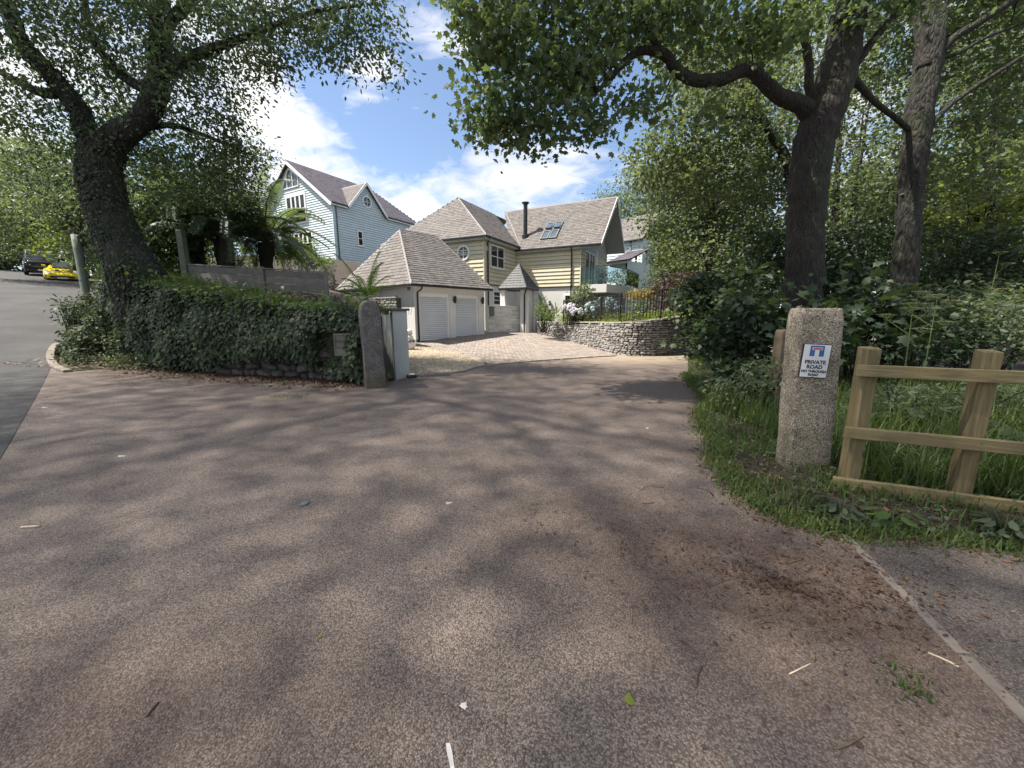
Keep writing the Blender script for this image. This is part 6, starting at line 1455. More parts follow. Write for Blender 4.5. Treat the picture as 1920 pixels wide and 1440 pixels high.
# paling fence in front of the blue house
q0, q1 = at(548, 494, 22.5), at(628, 500, 21.0)
pf = thing('paling_fence', (q1.x, q1.y, q1.z - .9), 'pale upright paling fence between the blue house and the garage roof', 'fence')
dq = (q1 - q0); n = int(dq.length / .115)
for i in range(n):
    p = q0 + dq * (i / n); b = MB(); b.box((p.x, p.y, p.z - .45), (.095, .02, .9), math.atan2(dq.y, dq.x)); b.build('paling', M['timber_grey'], pf)
bar(pf, 'rail', q0 + Vector((0, .04, -.2)), q1 + Vector((0, .04, -.2)), .04, .08, 'timber_grey'); bar(pf, 'rail', q0 + Vector((0, .04, -.75)), q1 + Vector((0, .04, -.75)), .04, .08, 'timber_grey')
# leaning pole: a bare wooden telegraph style post
pl0 = gp(184, 664); pl1 = at(140, 441, (pl0 - Vector((0, 0, CAMZ))).dot(Vector((0, CT, -ST))))
po = thing('wooden_pole', pl0, 'bare mossy wooden pole standing at the ivy covered road corner', 'pole')
b = MB(); pts = [pl0 + (pl1 - pl0) * (k / 8) for k in range(9)]; b.tube([pts[0] - Vector((0, 0, .2))] + pts, [.105] + [.105 - .02 * k / 8 for k in range(9)], 14, .05); b.build('shaft', M['pole'], po, True)
b = MB(); b.lathe(pl0 + (pl1 - pl0) * .62 - Vector((0, 0, .015)), [(.10, 0), (.10, .03)], 12); b.build('band', M['gutter_grey'], po)

# left granite pillar, half round top
lp = gp(704, 724); LPH = 1.58
gp_ = thing('granite_pillar', lp, 'weathered brown granite gate pillar with a rounded top left of the drive', 'pillar')
def stone_post(w, d, h, round_, amp, mat, parent, loc, rz, lean=(0, 0), axis='x', seed=3, name='shaft', nz=34):
    bm = bmesh.new(); nxx, nyy = 8, 6
    bmesh.ops.create_cube(bm, size=1); bmesh.ops.subdivide_edges(bm, edges=bm.edges[:], cuts=10, use_grid_fill=True)
    from mathutils import noise as mn
    for v in bm.verts:
        x, y, z = v.co; z = z + .5
        hx, hy = w / 2, d / 2
        # rounded vertical edges
        X, Y = x * w, y * d; r = .03
        zz = z * h
        if round_ > 0:
            top = h - round_ * (1 - math.sqrt(max(0, 1 - min(1, abs((Y if axis == 'y' else X) / (hy if axis == 'y' else hx))) ** 2)))
            zz = z * top
        c = 1 - .03 * z; X *= c; Y *= c
        k = (abs(x) * 2) ** 8 * (abs(y) * 2) ** 8; X *= 1 - .03 * k; Y *= 1 - .03 * k
        edge = max(0, z - .94) / .06; 
        if round_ == 0: X *= 1 - .05 * edge ** 2; Y *= 1 - .05 * edge ** 2
        nv = Vector((X, Y, zz)) * 3 + Vector((seed, 0, 0)); X += amp * mn.noise(nv) + amp * .4 * mn.noise(nv * 5); Y += amp * mn.noise(nv + Vector((9, 0, 0))) + amp * .4 * mn.noise(nv * 5 + Vector((5, 0, 0))); zz += amp * .5 * mn.noise(nv + Vector((0, 7, 0)))
        v.co = (X + lean[0] * zz, Y + lean[1] * zz, zz - .12)
    me = bpy.data.meshes.new(name); bm.to_mesh(me); bm.free(); me.materials.append(M[mat]); me.polygons.foreach_set('use_smooth', [True] * len(me.polygons)); o = link(bpy.data.objects.new(name, me)); o.parent = parent; o.location = Vector(loc) - parent.location; o.rotation_euler.z = rz; 
    m = o.modifiers.new('smooth', 'SUBSURF'); m.levels = 1; m.render_levels = 1; return o
stone_post(.36, .40, LPH + .14, .18, .028, 'granite_old', gp_, lp, R(28), lean=(-.02, 0), axis='x', seed=2)
# white rendered pier with a slate cap
wp = gp(756, 706); d_p = (Vector((-5.0, 16.0)) - V2(wp)).normalized()
wpr = thing('white_gate_pier', wp, 'slim white rendered pier with a grey slab cap beside the granite pillar', 'pier')
Fp = Face(V2(wp) - Vector((.17, 0)), (.97, .22)); th_ = 1.42
b = MB(); fbox(b, Fp, 0, .30, wp.z - .2, wp.z + th_, -.14, 0); b.build('shaft', M['render_grey'], wpr, bevel=.012)
b = MB(); pts = []
bb0 = Fp.p(-.02, 0, -.14); wdir = Vector((-.50, .87)).normalized()
Fw = Face(V2(bb0), (-wdir.x, -wdir.y))
b = MB(); fbox(b, Face(V2(bb0) + wdir * 5.4, -wdir), 0, 5.35, wp.z - .3, wp.z + th_ - .04, -.22, 0); b.build('side_wall', M['render_grey'], wpr)
b = MB(); fbox(b, Fp, -.48, .36, wp.z + th_, wp.z + th_ + .05, -.3, .05); b.build('cap', M['slate_dark'], wpr, bevel=.008)
up_l = gp(772, 708); ul = thing('ground_lamp', up_l, 'small black ground lamp at the foot of the white pier', 'lamp')
b = MB(); b.lathe(up_l, [(.11, 0), (.11, .05), (.09, .07)], 14); b.build('housing', M['black'], ul); b = MB(); b.lathe(up_l + Vector((0, 0, .071)), [(.075, 0), (.06, .012)], 14); b.build('lens', M['lamp_glass'], ul)
# white round ornament
ob = gp(768, 656); orn = thing('buddha_ornament', ob, 'squat white round garden ornament with a dark patterned band beside the gravel', 'ornament')
b = MB(); b.lathe(ob, [(.10, .0), (.20, .08), (.235, .2), (.22, .32), (.15, .40)], 20); b.build('body', M['ceramic'], orn, True)
b = MB(); b.lathe(ob, [(.222, .29), (.235, .31), (.215, .36), (.2, .375)], 20, False); b.build('band', M['black'], orn)
for k in range(14):
    th = 2 * math.pi * k / 14; b = MB(); b.box(ob + Vector((math.cos(th) * .228, math.sin(th) * .228, .335)), (.012, .045, .035), th); b.build('band_ornament', M['ceramic'], orn)
b = MB(); b.lathe(ob, [(.15, .385), (.165, .45), (.12, .52), (.10, .56)], 16); b.build('shoulders', M['ceramic'], orn, True)
b = MB(); b.lathe(ob, [(.07, .56), (.12, .61), (.13, .67), (.10, .73), (.03, .76)], 16); b.build('head', M['ceramic'], orn, True)
for k in range(9):
    th = 2 * math.pi * k / 9; b = MB(); b.lathe(ob + Vector((math.cos(th) * .105, math.sin(th) * .105, .6 + .07 * (k % 2))), [(.01, -.03), (.035, 0), (.01, .03)], 8); b.build('curl', M['black'] if k % 3 == 0 else M['ceramic'], orn, True)
orn.name = 'garden_ornament'
# name board in the ivy
nb0 = at(648, 646, 7.3); tn_ = Vector((0, CT, -ST)); 
sgn = thing('name_board', nb0, 'old framed wooden house name board fixed on the ivy wall left of the granite pillar', 'sign')
Fn = Face((nb0.x, nb0.y), (1, .12)); w_ = .20; h_ = .19
for k, (z0, z1) in enumerate(((.065, .175), (-.055, .06), (-.175, -.06))):
    b = MB(); fbox(b, Fn, -w_ + .02, w_ - .02, nb0.z + z0, nb0.z + z1, .0, .02); b.build('board', M['timber_grey'], sgn)
for (a0, a1, z0, z1) in ((-w_, w_, .178, .205), (-w_, w_, -.205, -.178), (-w_, -w_ + .022, -.177, .177), (w_ - .022, w_, -.177, .177)):
    b = MB(); fbox(b, Fn, a0, a1, nb0.z + z0, nb0.z + z1, .0, .04); b.build('frame', M['timber_grey'], sgn, bevel=.003)
# worn lettering: too weathered to read, two rows of carved dark strokes
b = MB()
for (zc, segs) in ((.055, ((-.16, .05), (.07, .16))), (-.065, ((-.16, .03), (.05, .15)))):
    for (s0, s1) in segs:
        a = s0
        while a < s1 - .012:
            w1 = random.uniform(.012, .022); hgt = .026
            k = random.randint(0, 3)
            fbox(b, Fn, a, a + .005, nb0.z + zc - hgt, nb0.z + zc + hgt, .0205, .022)
            if k != 1: fbox(b, Fn, a + w1 - .004, a + w1 + .001, nb0.z + zc - hgt, nb0.z + zc + hgt, .0205, .022)
            if k != 2: fbox(b, Fn, a + .005, a + w1 - .004, nb0.z + zc - .003, nb0.z + zc + .003, .0205, .0218)
            if k == 3: fbox(b, Fn, a + .005, a + w1 - .004, nb0.z + zc + hgt - .006, nb0.z + zc + hgt, .0205, .0218)
            a += w1 + .008
b.build('lettering', M['timber_old'], sgn)

# right granite post with the private road sign
rp_0 = gp(1519, 893); print('granite post', rp_0)
rg = thing('granite_post', rp_0, 'square speckled granite post carrying the private road sign on the right', 'post')
tpost = (rp_0 - Vector((0, 0, CAMZ))).dot(Vector((0, CT, -ST))); wpost = 88 * tpost / FPX * .80
HP = at(1537, 578, tpost).z - rp_0.z
rzp = R(-9); stone_post(wpost, .24, HP + .12, .0, .011, 'granite', rg, rp_0 + Vector((0, .1, 0)), rzp, lean=(-.045, 0.0), seed=8)
ps = at(1526, 677, tpost); FPp = Face((ps.x, ps.y), (math.cos(rzp), math.sin(rzp))); 
yy = rp_0 + Vector((0, .1, 0)); outv = Vector((math.sin(rzp), -math.cos(rzp), 0)); outv = Vector((FPp.n.x, FPp.n.y, 0))
dist_front = (Vector((yy.x, yy.y, 0)) + outv * .128 - Vector((ps.x, ps.y, 0))).dot(outv)
sw = 45 * tpost / FPX; sh = 60 * tpost / FPX
sg = thing('private_road_sign', ps, 'white private road sign with blue dead end symbol fixed to the granite post', 'sign')
_o = Vector((0, 0, CAMZ)); _d = at(1528, 677, 1) - _o; _pl = yy + outv * .136; sg.location = _o + _d * ((_pl - _o).dot(outv) / _d.dot(outv))
M3 = Matrix.Rotation(rzp, 4, 'Z') @ Matrix.Rotation(R(2.2), 4, 'Y')
sg.rotation_euler = M3.to_euler()
def plate(name, x0, x1, z0, z1, y0, y1, mat, r=.0, parent=sg):
    b = MB(); b.hexa([(x0, y0, z0), (x1, y0, z0), (x1, y1, z0), (x0, y1, z0), (x0, y0, z1), (x1, y0, z1), (x1, y1, z1), (x0, y1, z1)]); o = mesh_obj(name, b.v, b.f, M[mat]); o.parent = parent
    if r: m = o.modifiers.new('edge', 'BEVEL'); m.width = r; m.segments = 3; m.limit_method = 'ANGLE'
    return o
plate('border', -sw / 2, sw / 2, -sh / 2, sh / 2, -.004, .010, 'ink', .003)
plate('panel', -sw / 2 + .006, sw / 2 - .006, -sh / 2 + .006, sh / 2 - .006, -.006, -.0035, 'sign_white', .002)
sq = sw * .25; zc = sh * .295
plate('blue_square', -sq, sq, zc - sq * .82, zc + sq * .84, -.0072, -.0055, 'sign_blue')
plate('road_symbol', -sq * .30, sq * .30, zc - sq * .82, zc + sq * .22, -.0085, -.007, 'sign_white')
plate('red_bar_border', -sq * .72, sq * .72, zc + sq * .16, zc + sq * .56, -.0086, -.007, 'sign_white')
plate('red_bar', -sq * .62, sq * .62, zc + sq * .24, zc + sq * .48, -.0098, -.0085, 'sign_red')
def text(name, s, size, x, z, y, mat, parent, off=.0, sx=1.0):
    cu = bpy.data.curves.new(name, 'FONT'); cu.body = s; cu.size = size; cu.align_x = 'CENTER'; cu.align_y = 'CENTER'; cu.offset = off; cu.extrude = .0005
    o = bpy.data.objects.new(name, cu); COL.objects.link(o); dg = bpy.context.evaluated_depsgraph_get(); dg.update(); me = bpy.data.meshes.new_from_object(o.evaluated_get(dg)); bpy.data.objects.remove(o)
    me.transform(Matrix.Rotation(R(90), 4, 'X')); me.transform(Matrix.Diagonal((sx, 1, 1, 1)).to_4x4()); me.materials.clear(); me.materials.append(M[mat]); me.name = name
    q = link(bpy.data.objects.new(name, me)); q.parent = parent; q.location = (x, y, z); return q
text('lettering', 'PRIVATE', sh * .150, 0, -sh * .035, -.0075, 'ink', sg, .0014, 1.0)
text('lettering', 'ROAD', sh * .150, 0, -sh * .175, -.0075, 'ink', sg, .0014, 1.0)
text('lettering', 'NO THROUGH', sh * .098, 0, -sh * .305, -.0075, 'ink', sg, .0012, 1.0)
text('lettering', 'ROAD', sh * .098, 0, -sh * .405, -.0075, 'ink', sg, .0012, 1.0)
for z in (sh / 2 - .014, -sh / 2 + .010):
    b = MB(); b.lathe((0, 0, 0), [(.004, 0), (.003, .003)], 8); me_o = mesh_obj('screw', b.v, b.f, M['ink']); me_o.rotation_euler = (R(90), 0, 0); me_o.location = (0, -.006, z); me_o.parent = sg
# old wooden post behind
op = at(1466, 660, 4.9); opg = thing('rotten_post', (op.x, op.y, op.z - .7), 'rotten old wooden post stub hidden in leaves behind the granite post', 'post'); stone_post(.17, .14, .95, 0, .02, 'timber_old', opg, (op.x, op.y, op.z - .55), R(10), seed=5)
# sawn wooden fence
p1 = gp(1592, 925); p2 = gp(1800, 955)
f1 = at(1592, 925, (p1 - Vector((0, 0, CAMZ))).dot(Vector((0, CT, -ST)))); 
fd = (p2 - p1); fd.z = 0; fl_ = fd.length; fd.normalize(); rzf = math.atan2(fd.y, fd.x); print('fence', p1, p2, fl_)
tf = thing('timber_fence', p1, 'new sawn timber post and rail fence right of the granite post', 'fence')
nf = Vector((fd.y, -fd.x, 0))
t1 = (p1 - Vector((0, 0, CAMZ))).dot(Vector((0, CT, -ST)))
top1 = at(1612, 650, t1).z; H1 = top1 - p1.z
pw = .098
def fence_post(c, h, rz):
    b = MB(); hw = pw / 2
    pts = [(-hw, -hw, -.2), (hw, -hw, -.2), (hw, hw, -.2), (-hw, hw, -.2), (-hw, -hw, h), (hw, -hw, h), (hw, hw, h + .012), (-hw, hw, h + .012)]
    o = mesh_obj('post', *(lambda m: (m.v, m.f))(b.hexa(pts)), M['timber']); m = o.modifiers.new('edge', 'BEVEL'); m.width = .006; m.segments = 2; o.parent = tf; o.location = c - tf.location; o.rotation_euler.z = rz
pitch_ = fl_
for i in range(4): c = p1 + fd * pitch_ * i + Vector((0, 0, 0)); c = c - nf * .055; fence_post(c, H1, rzf + R(24) if i == 0 else rzf + R(4))
def railing(z0, h, a0, a1, jog=0):
    s_ = a0
    k = 0
    for (u0, u1) in ((a0, a0 + pitch_ * 1.28), (a0 + pitch_ * 1.285, a1)) if jog else ((a0, a1),):
        q0_ = p1 + fd * u0 + nf * .03 + Vector((0, 0, z0)); q1_ = p1 + fd * u1 + nf * .03 + Vector((0, 0, z0 - (.0 if not jog else 0)))
        b = MB(); b.beam(q0_, q1_, .045, h); b.build('rail', M['timber_rail'], tf, bevel=.005)
zt_r = H1 * .86; railing(zt_r, .085, -.085, pitch_ * 3.4); railing(H1 * .44, .085, -.10, pitch_ * 3.4); railing(.085, .09, -.12, pitch_ * 3.4, 1)
for i in range(4):
    for z in (zt_r, H1 * .44):
        for dz in (-.02, .02): b = MB(); c = p1 + fd * (pitch_ * i + random.uniform(-.01, .01)) + nf * .054 + Vector((0, 0, z + dz)); b.box(c, (.006, .004, .006), rzf); b.build('nail_head', M['gutter_grey'], tf)

# ---------------------------------------------------------------- grass, weeds, litter on the verge
vp = [(p.x, p.y) for p in verge_poly]
def scatter(poly, n, f=None, zf=gz):
    xs = [p[0] for p in poly]; ys = [p[1] for p in poly]; out_ = []
    x0, x1, y0, y1 = min(xs), max(xs), min(ys), max(ys); tries = 0
    while len(out_) < n and tries < n * 14:
        tries += 1; x, y = random.uniform(x0, x1), random.uniform(y0, y1)
        if inside(poly, x, y) and (f is None or random.random() < f(x, y)): out_.append((x, y, zf(x, y)))
    return out_
near_v = [p for p in vp if True]
vclip = [(1.8, 2.4), (6.5, 1.5), (8.5, 4.5), (7.5, 9), (7.2, 13), (5.5, 13), (2.0, 8)]
def vdens(x, y): return inside(vclip, x, y) * (1.0 if y < 6 else .45)
poly_near = [p for p in vp]
g1 = scatter(poly_near, 1, None, vz)
def sc_clip(n, f=None):
    out_ = []; tr_ = 0
    while len(out_) < n and tr_ < n * 12:
        tr_ += 1; x, y = random.uniform(1.9, 8), random.uniform(1.6, 13)
        if y > 6 and random.random() < .5: continue
        if inside(vp, x, y) and (f is None or random.random() < f(x, y)): out_.append((x, y, vz(x, y) - .02))
    return out_
def near_seg(a, b, sd_, n):
    out_ = []
    for _ in range(n):
        f = random.random(); p = a.lerp(b, f); q_ = (p.x + random.gauss(0, sd_), p.y + random.gauss(0, sd_)); out_.append((*q_, gz(*q_)))
    return out_
def fence_side(x, y): return (Vector((x, y, 0)) - Vector((p1.x, p1.y, 0))).dot(nf)
tag(blades('edge_grass', [(x, y, z) for p_, q_ in zip((verge_edge + path_back[1:])[1:-1], (verge_edge + path_back[1:])[2:]) for x, y, z in near_seg(p_, q_, .07, int(1500 * (q_ - p_).length)) if vedge(x, y) < .3], .02, .10, M['grass'], None, 1.3, .004), 'low grass creeping over the ragged edge of the road', 'grass', kind='stuff')
tag(blades('verge_grass', sc_clip(44000, lambda x, y: .95 if math.sin(x * 5 + y * 2) + math.sin(y * 6 - x) + .6 * math.sin(x * 13) > -.5 else .12), .03, .15, M['grass'], None, 1.1, .0045), 'short tufted grass on the verge round the granite post', 'grass', kind='stuff')
tag(blades('long_grass', sc_clip(26000, lambda x, y: 1.0 if fence_side(x, y) < -.12 and x > rp_0.x + .25 and y < 6.2 else 0), .15, .5, M['grass'], None, 1.0, .005), 'long fresh grass standing behind the timber fence', 'grass', kind='stuff')
tag(blades('fence_foot_grass', sc_clip(1300, lambda x, y: 1.0 if abs(fence_side(x, y)) < .14 and x > p1.x + .3 and y < 5 else 0), .08, .26, M['grass'], None, 1.4, .005), 'ragged grass growing through the lowest rail of the fence', 'grass', kind='stuff')
def weed(label, base, n, size, leaf, T, spread, name='weed'):
    t = thing(name, base, label, 'weed'); pos = []; nr = []; tp = []; b = MB()
    for i in range(n):
        th = 2 * math.pi * i / n + random.uniform(-.3, .3); r = spread * random.uniform(.4, 1); e = Vector(base) + Vector((math.cos(th) * r, math.sin(th) * r, spread * random.uniform(.5, 1.3)))
        b.tube([Vector(base), Vector(base).lerp(e, .5) + Vector((0, 0, .02)), e], .0035, 5, 0, False); pos.append(e); nr.append(Vector((math.cos(th) * .4, math.sin(th) * .4, 1))); tp.append(Vector((math.cos(th), math.sin(th), -.1)))
    tag(b.build('stalks', M[leaf], t), kind='stuff'); a = [np.array([tuple(v) for v in x]) for x in (pos, nr, tp)]; tag(leaves('leaf_blades', a[0], a[1], a[2], size * (.7 + .5 * RNG.random(n)), T, M[leaf], t), kind='stuff'); return t
T_DOCK = tmpl([(0, 0), (.22, .12), (.34, .38), (.28, .68), (0, 1.0), (-.28, .68), (-.34, .38), (-.22, .12)], .3)
def vgp(px, py): p = gp(px, py); return Vector((p.x, p.y, vz(p.x, p.y) - .03))
weed('dock plant with broad round leaves in front of the lowest fence rail', vgp(1668, 985), 12, .10, 'leaf_bright', T_DOCK, .10, 'dock_plant')
weed('nettle like weed at the verge edge left of the dock plant', vgp(1575, 972), 26, .085, 'leaf_mid', T_OAK, .10)
weed('low leafy weed at the right end of the fence foot', vgp(1880, 1005), 26, .08, 'leaf_mid', T_OAK, .12)
weed('small sprig of weed in the litter under the old wall', gp(533, 722), 10, .06, 'leaf_bright', T_OAK, .08)
weed('green weed tuft at the foot of the old wall', gp(520, 704), 34, .07, 'leaf_mid', T_OAK, .2)
def dock_big(x, y, lab, n, s): return weed(lab, Vector((x, y, vz(x, y))), n, s, 'leaf_mid', T_DOCK, .28, 'burdock')
q_ = at(1700, 720, 4.3); dock_big(q_.x, q_.y, 'silvery broad leaved plant behind the top fence rail', 12, .17)
q_ = at(1880, 760, 3.9); dock_big(q_.x, q_.y, 'broad leaved plant at the right edge behind the fence', 14, .18)
# hogweed umbels
def hogweed(base, h, label):
    t = thing('hogweed', base, label, 'wild flower'); b = MB(); pos, nr, tp = [], [], []
    base = Vector(base); top = base + Vector((random.gauss(0, .06), random.gauss(0, .06), h)); b.tube([base, base.lerp(top, .5), top], [.008, .006, .004], 6, 0, False)
    for k, (f, L_) in enumerate(((1, .0), (.75, .25), (.6, .3), (.85, .18))):
        s_ = base.lerp(top, f); th = k * 2.1; e = s_ + Vector((math.cos(th) * L_, math.sin(th) * L_, L_ * .8)); b.tube([s_, e], .004, 5, 0, False)
        for j in range(14):
            a = j * 2.4; rr = .11 * math.sqrt((j + .5) / 14); f_ = e + Vector((math.cos(a) * rr, math.sin(a) * rr, .07 - rr * .2)); b.tube([e, f_], .0018, 4, 0, False)
            for _ in range(9): pos.append(f_ + Vector((random.gauss(0, .012), random.gauss(0, .012), 0))); nr.append(Vector((0, 0, 1))); tp.append(Vector((random.gauss(0, 1), random.gauss(0, 1), 0)))
    b.build('stems', M['leaf_sunny'], t); a = [np.array([tuple(v) for v in x]) for x in (pos, nr, tp)]; tag(leaves('umbels', a[0], a[1], a[2], np.full(len(pos), .016), T_RH, M['hogweed'], t), kind='stuff')
for px, py, t_, h, lab in ((1700, 700, 4.9, 1.35, 'hogweed with flat cream flower heads between the fence posts'), (1735, 690, 5.2, 1.45, 'taller hogweed left of the second fence post'), (1840, 640, 7.5, 2.3, 'very tall bare hogweed stem rising at the right edge'), (1690, 640, 6.0, 1.5, 'hogweed head just right of the granite post')):
    q_ = at(px, py, t_); hogweed((q_.x, q_.y, vz(q_.x, q_.y)), h, lab)
# leaf litter
def litter(name, pts, s0, s1, label, mat='litter', T=T_OAK, flat=.35):
    n = len(pts); P_ = np.array(pts, float); P_[:, 2] += .006 + .012 * RNG.random(n); nr = RNG.normal(size=(n, 3)) * flat; nr[:, 2] += 1; tp = RNG.normal(size=(n, 3)); tp[:, 2] *= .1
    tag(leaves(name, P_, nr, tp, s0 + (s1 - s0) * RNG.random(n), T, M[mat]), label, 'leaf litter', kind='stuff')
wp_ = [Vector((p.x, p.y, 0)) for p in wall_pts]
def lit_f(s, TLn, p, d):
    nn = Vector((d.y, -d.x, 0)); nn = nn if nn.y < 0 else -nn; q_ = p + nn * (abs(random.gauss(0, .36)) + .05); return (q_.x, q_.y, gz(q_.x, q_.y))
litter('wall_litter', strip_pts(wp_, 4200, lit_f), .03, .09, 'brown fallen leaves drifted along the foot of the ivy wall')
pts = []
for a, b_ in zip(verge_edge[1:-1], verge_edge[2:]): pts += near_seg(a, b_, .12, int(260 * (b_ - a).length))
for a, b_ in zip(path_back[1:-1], path_back[2:]): pts += near_seg(a, b_, .08, int(300 * (b_ - a).length))
pts += near_seg(verge_edge[-1], path_back[2], .14, 220)
litter('verge_litter', pts, .015, .05, 'small dry leaves scattered along the edge of the verge')
pts = []
for _ in range(2600):
    th = random.random() * 6.28; r = abs(random.gauss(0, .55)); x, y = 1.55 + math.cos(th) * r * 1.5 - .0, 2.0 + math.sin(th) * r * .85; rx = 1.55 + (x - 1.55) * math.cos(-.45) - (y - 2) * math.sin(-.45); ry = 2.0 + (x - 1.55) * math.sin(-.45) + (y - 2) * math.cos(-.45); pts.append((rx, ry, gz(rx, ry)))
litter('road_debris', pts, .003, .011, 'fine dry leaf crumbs trodden into the road at the lower right', T=T_RH)
q_ = np.array(sc_clip(9000)); nr = RNG.normal(size=q_.shape) * .35; nr[:, 2] += 1; q_[:, 2] += .02 + .07 * RNG.random(len(q_)); tag(leaves('ground_weeds', q_, nr, RNG.normal(size=q_.shape), .015 + .035 * RNG.random(len(q_)), T_DOCK, M['leaf_mid']), 'matted small leaved weeds mixed into the verge grass', 'weeds', kind='stuff')
q_ = np.array(sc_clip(8000)); q_[:, 2] += .03; nr = RNG.normal(size=q_.shape) * .4; nr[:, 2] += 1; tag(leaves('verge_dead_leaves', q_, nr, RNG.normal(size=q_.shape), .012 + .035 * RNG.random(len(q_)), T_RH, M['litter']), 'dead brown leaves lying in the verge grass', 'leaf litter', kind='stuff')
pts = []
for _ in range(2000):
    th = random.random() * 6.28; r = abs(random.gauss(0, 1)); x, y = 1.4 + math.cos(th) * r * .95 - math.sin(th) * r * .1, 1.75 + math.sin(th) * r * .5 - math.cos(th) * r * .3; pts.append((x, y, gz(x, y)))
litter('curled_debris', pts, .007, .028, 'curled dry leaves and bud scales strewn over the lower right of the road')
b = MB()
for k in range(60):
    x = random.gauss(1.5, .8); y = random.gauss(1.9, .6); 
    if y < .8: continue
    th = random.random() * 3.14; L_ = random.uniform(.03, .13); p_ = Vector((x, y, gz(x, y) + .003)); e_ = p_ + Vector((math.cos(th), math.sin(th), 0)) * L_; P_, R_ = smooth3([p_, p_.lerp(e_, .5) + Vector((random.gauss(0, .008), random.gauss(0, .008), .002)), e_], [.0018, .0022, .0012], 3); b.tube(P_, R_, 5, .2)
tag(b.build('twig_litter', M['twig'], None, True), 'thin dry twigs among the brown debris on the lower right of the road', 'twig litter', kind='stuff')
pts = []
for _ in range(900):
    x = random.uniform(-4, 3.6); y = random.uniform(.9, 9); pts.append((x, y, gz(x, y)))
litter('scattered_crumbs', pts, .004, .014, 'tiny pale leaf crumbs scattered over the private road', T=T_RH)
pts = []
for _ in range(160):
    x = random.gauss(1.95, .16); y = random.gauss(1.75, .12); pts.append((x, y, gz(x, y)))
litter('pale_leaves', pts, .015, .04, 'pale torn leaves round the grass tuft near the concrete edging')
c = gp(1715, 1300); tag(blades('grass_tuft', [(random.gauss(c.x, .03), random.gauss(c.y, .03), c.z) for _ in range(45)], .015, .05, M['grass'], None, 1.2, .003), 'small grass tuft growing in the road beside the concrete edging', 'grass', kind='stuff')
c = gp(1690, 1262); tag(blades('grass_tuft', [(random.gauss(c.x, .05), random.gauss(c.y, .04), c.z) for _ in range(50)], .01, .04, M['grass'], None, 1.2, .003), 'thin yellowing grass patch just above the small road tuft', 'grass', kind='stuff')
c_ = gp(535, 743); litter('wood_chips', [(random.gauss(c_.x, .16), random.gauss(c_.y, .10), c_.z) for _ in range(420)], .008, .025, 'pale patch of wood chips on the road under the ivy wall', mat='hogweed', T=T_RH)
pts = []
for _ in range(500): x, y = random.uniform(-12.3, -9.3), random.uniform(8.9, 10.6); pts.append((x, y, gz(x, y) + .02))
litter('corner_litter', pts, .03, .08, 'brown leaves lying inside the curved kerb at the road corner')
# single things lying on the road
def flat_leaf(px, py, size, mat, T, rz, label, name='fallen_leaf', grp=None):
    p = gp(px, py); t = leaves(name, np.array([[p.x, p.y, p.z + .008]]), np.array([[.1, .1, 1.0]]), np.array([[math.cos(rz), math.sin(rz), 0.05]]), [size], T, M[mat]); tag(t, label, 'leaf', grp)
flat_leaf(1183, 1325, .055, 'leaf_lime', T_DOCK, 1.4, 'single pale green leaf lying near the bottom of the road')
flat_leaf(835, 943, .07, 'straw', T_SYC, .2, 'pale dry lobed leaf in the middle of the road', 'dry_leaf')
flat_leaf(223, 855, .11, 'pale_scrap', T_SYC, .1, 'whitish torn leaf on the left of the road', 'dry_leaf')
flat_leaf(80, 764, .14, 'pale_scrap', T_DOCK, .1, 'long white leaf scrap at the road join on the far left', 'dry_leaf')
flat_leaf(1210, 803, .07, 'pale_scrap', T_SYC, .4, 'small pale leaf on the road right of centre', 'dry_leaf')
flat_leaf(1855, 1045, .09, 'litter', T_SYC, .4, 'curled brown leaf on the side path near the fence', 'dry_leaf')
flat_leaf(1790, 1160, .10, 'hogweed', T_OAK, -.5, 'withered olive leaf on the side path beside the edging', 'dry_leaf')
flat_leaf(865, 1330, .03, 'pale_scrap', T_SYC, 1, 'tiny white scrap near the white paint mark', 'dry_leaf')
flat_leaf(600, 1198, .022, 'leaf_lime', T_DOCK, 2, 'tiny yellow leaf on the lower left of the road', 'dry_leaf')
def stick(pts, r, label, mat='twig', name='twig', grp=None):
    P_ = [gp(x, y) + Vector((0, 0, r * .8)) for x, y in pts]; b = MB(); Q_, R_ = smooth3(P_, [r] * len(P_), 4); b.tube(Q_, R_, 7, .2); tag(b.build(name, M[mat], None, True), label, 'twig', grp)
stick([(40, 990), (75, 988)], .007, 'straight pale stick on the left of the road', 'straw', 'stick')
stick([(1304, 1290), (1307, 1268), (1315, 1250)], .005, 'curved brown twig low right of centre on the road'); stick([(1183, 1170), (1185, 1150), (1182, 1132)], .003, 'thin upright lying twig right of centre')
stick([(1458, 1053), (1480, 1056), (1503, 1048)], .004, 'thin bent twig on the road below the verge corner'); stick([(1600, 1060), (1625, 1068), (1648, 1075)], .004, 'twig pointing at the concrete edging')
stick([(1740, 1225), (1775, 1240), (1798, 1252)], .004, 'pale splinter beside the concrete edging', 'straw'); stick([(1570, 1405), (1600, 1392), (1618, 1380)], .004, 'dark twig near the bottom of the road')
stick([(1205, 945), (1225, 943)], .006, 'short thick twig on the road in line with the verge'); stick([(1200, 920), (1215, 912), (1245, 915)], .003, 'forked fine twig on the road')
stick([(1730, 1120), (1755, 1132)], .004, 'short twig lying across the edging'); stick([(275, 1345), (290, 1325), (298, 1318)], .004, 'brown twig on the lower left of the road')
stick([(1850, 1240), (1925, 1262)], .003, 'long dark twig on the side path'); stick([(1780, 1205), (1850, 1235)], .003, 'twig parallel to the edging on the side path')
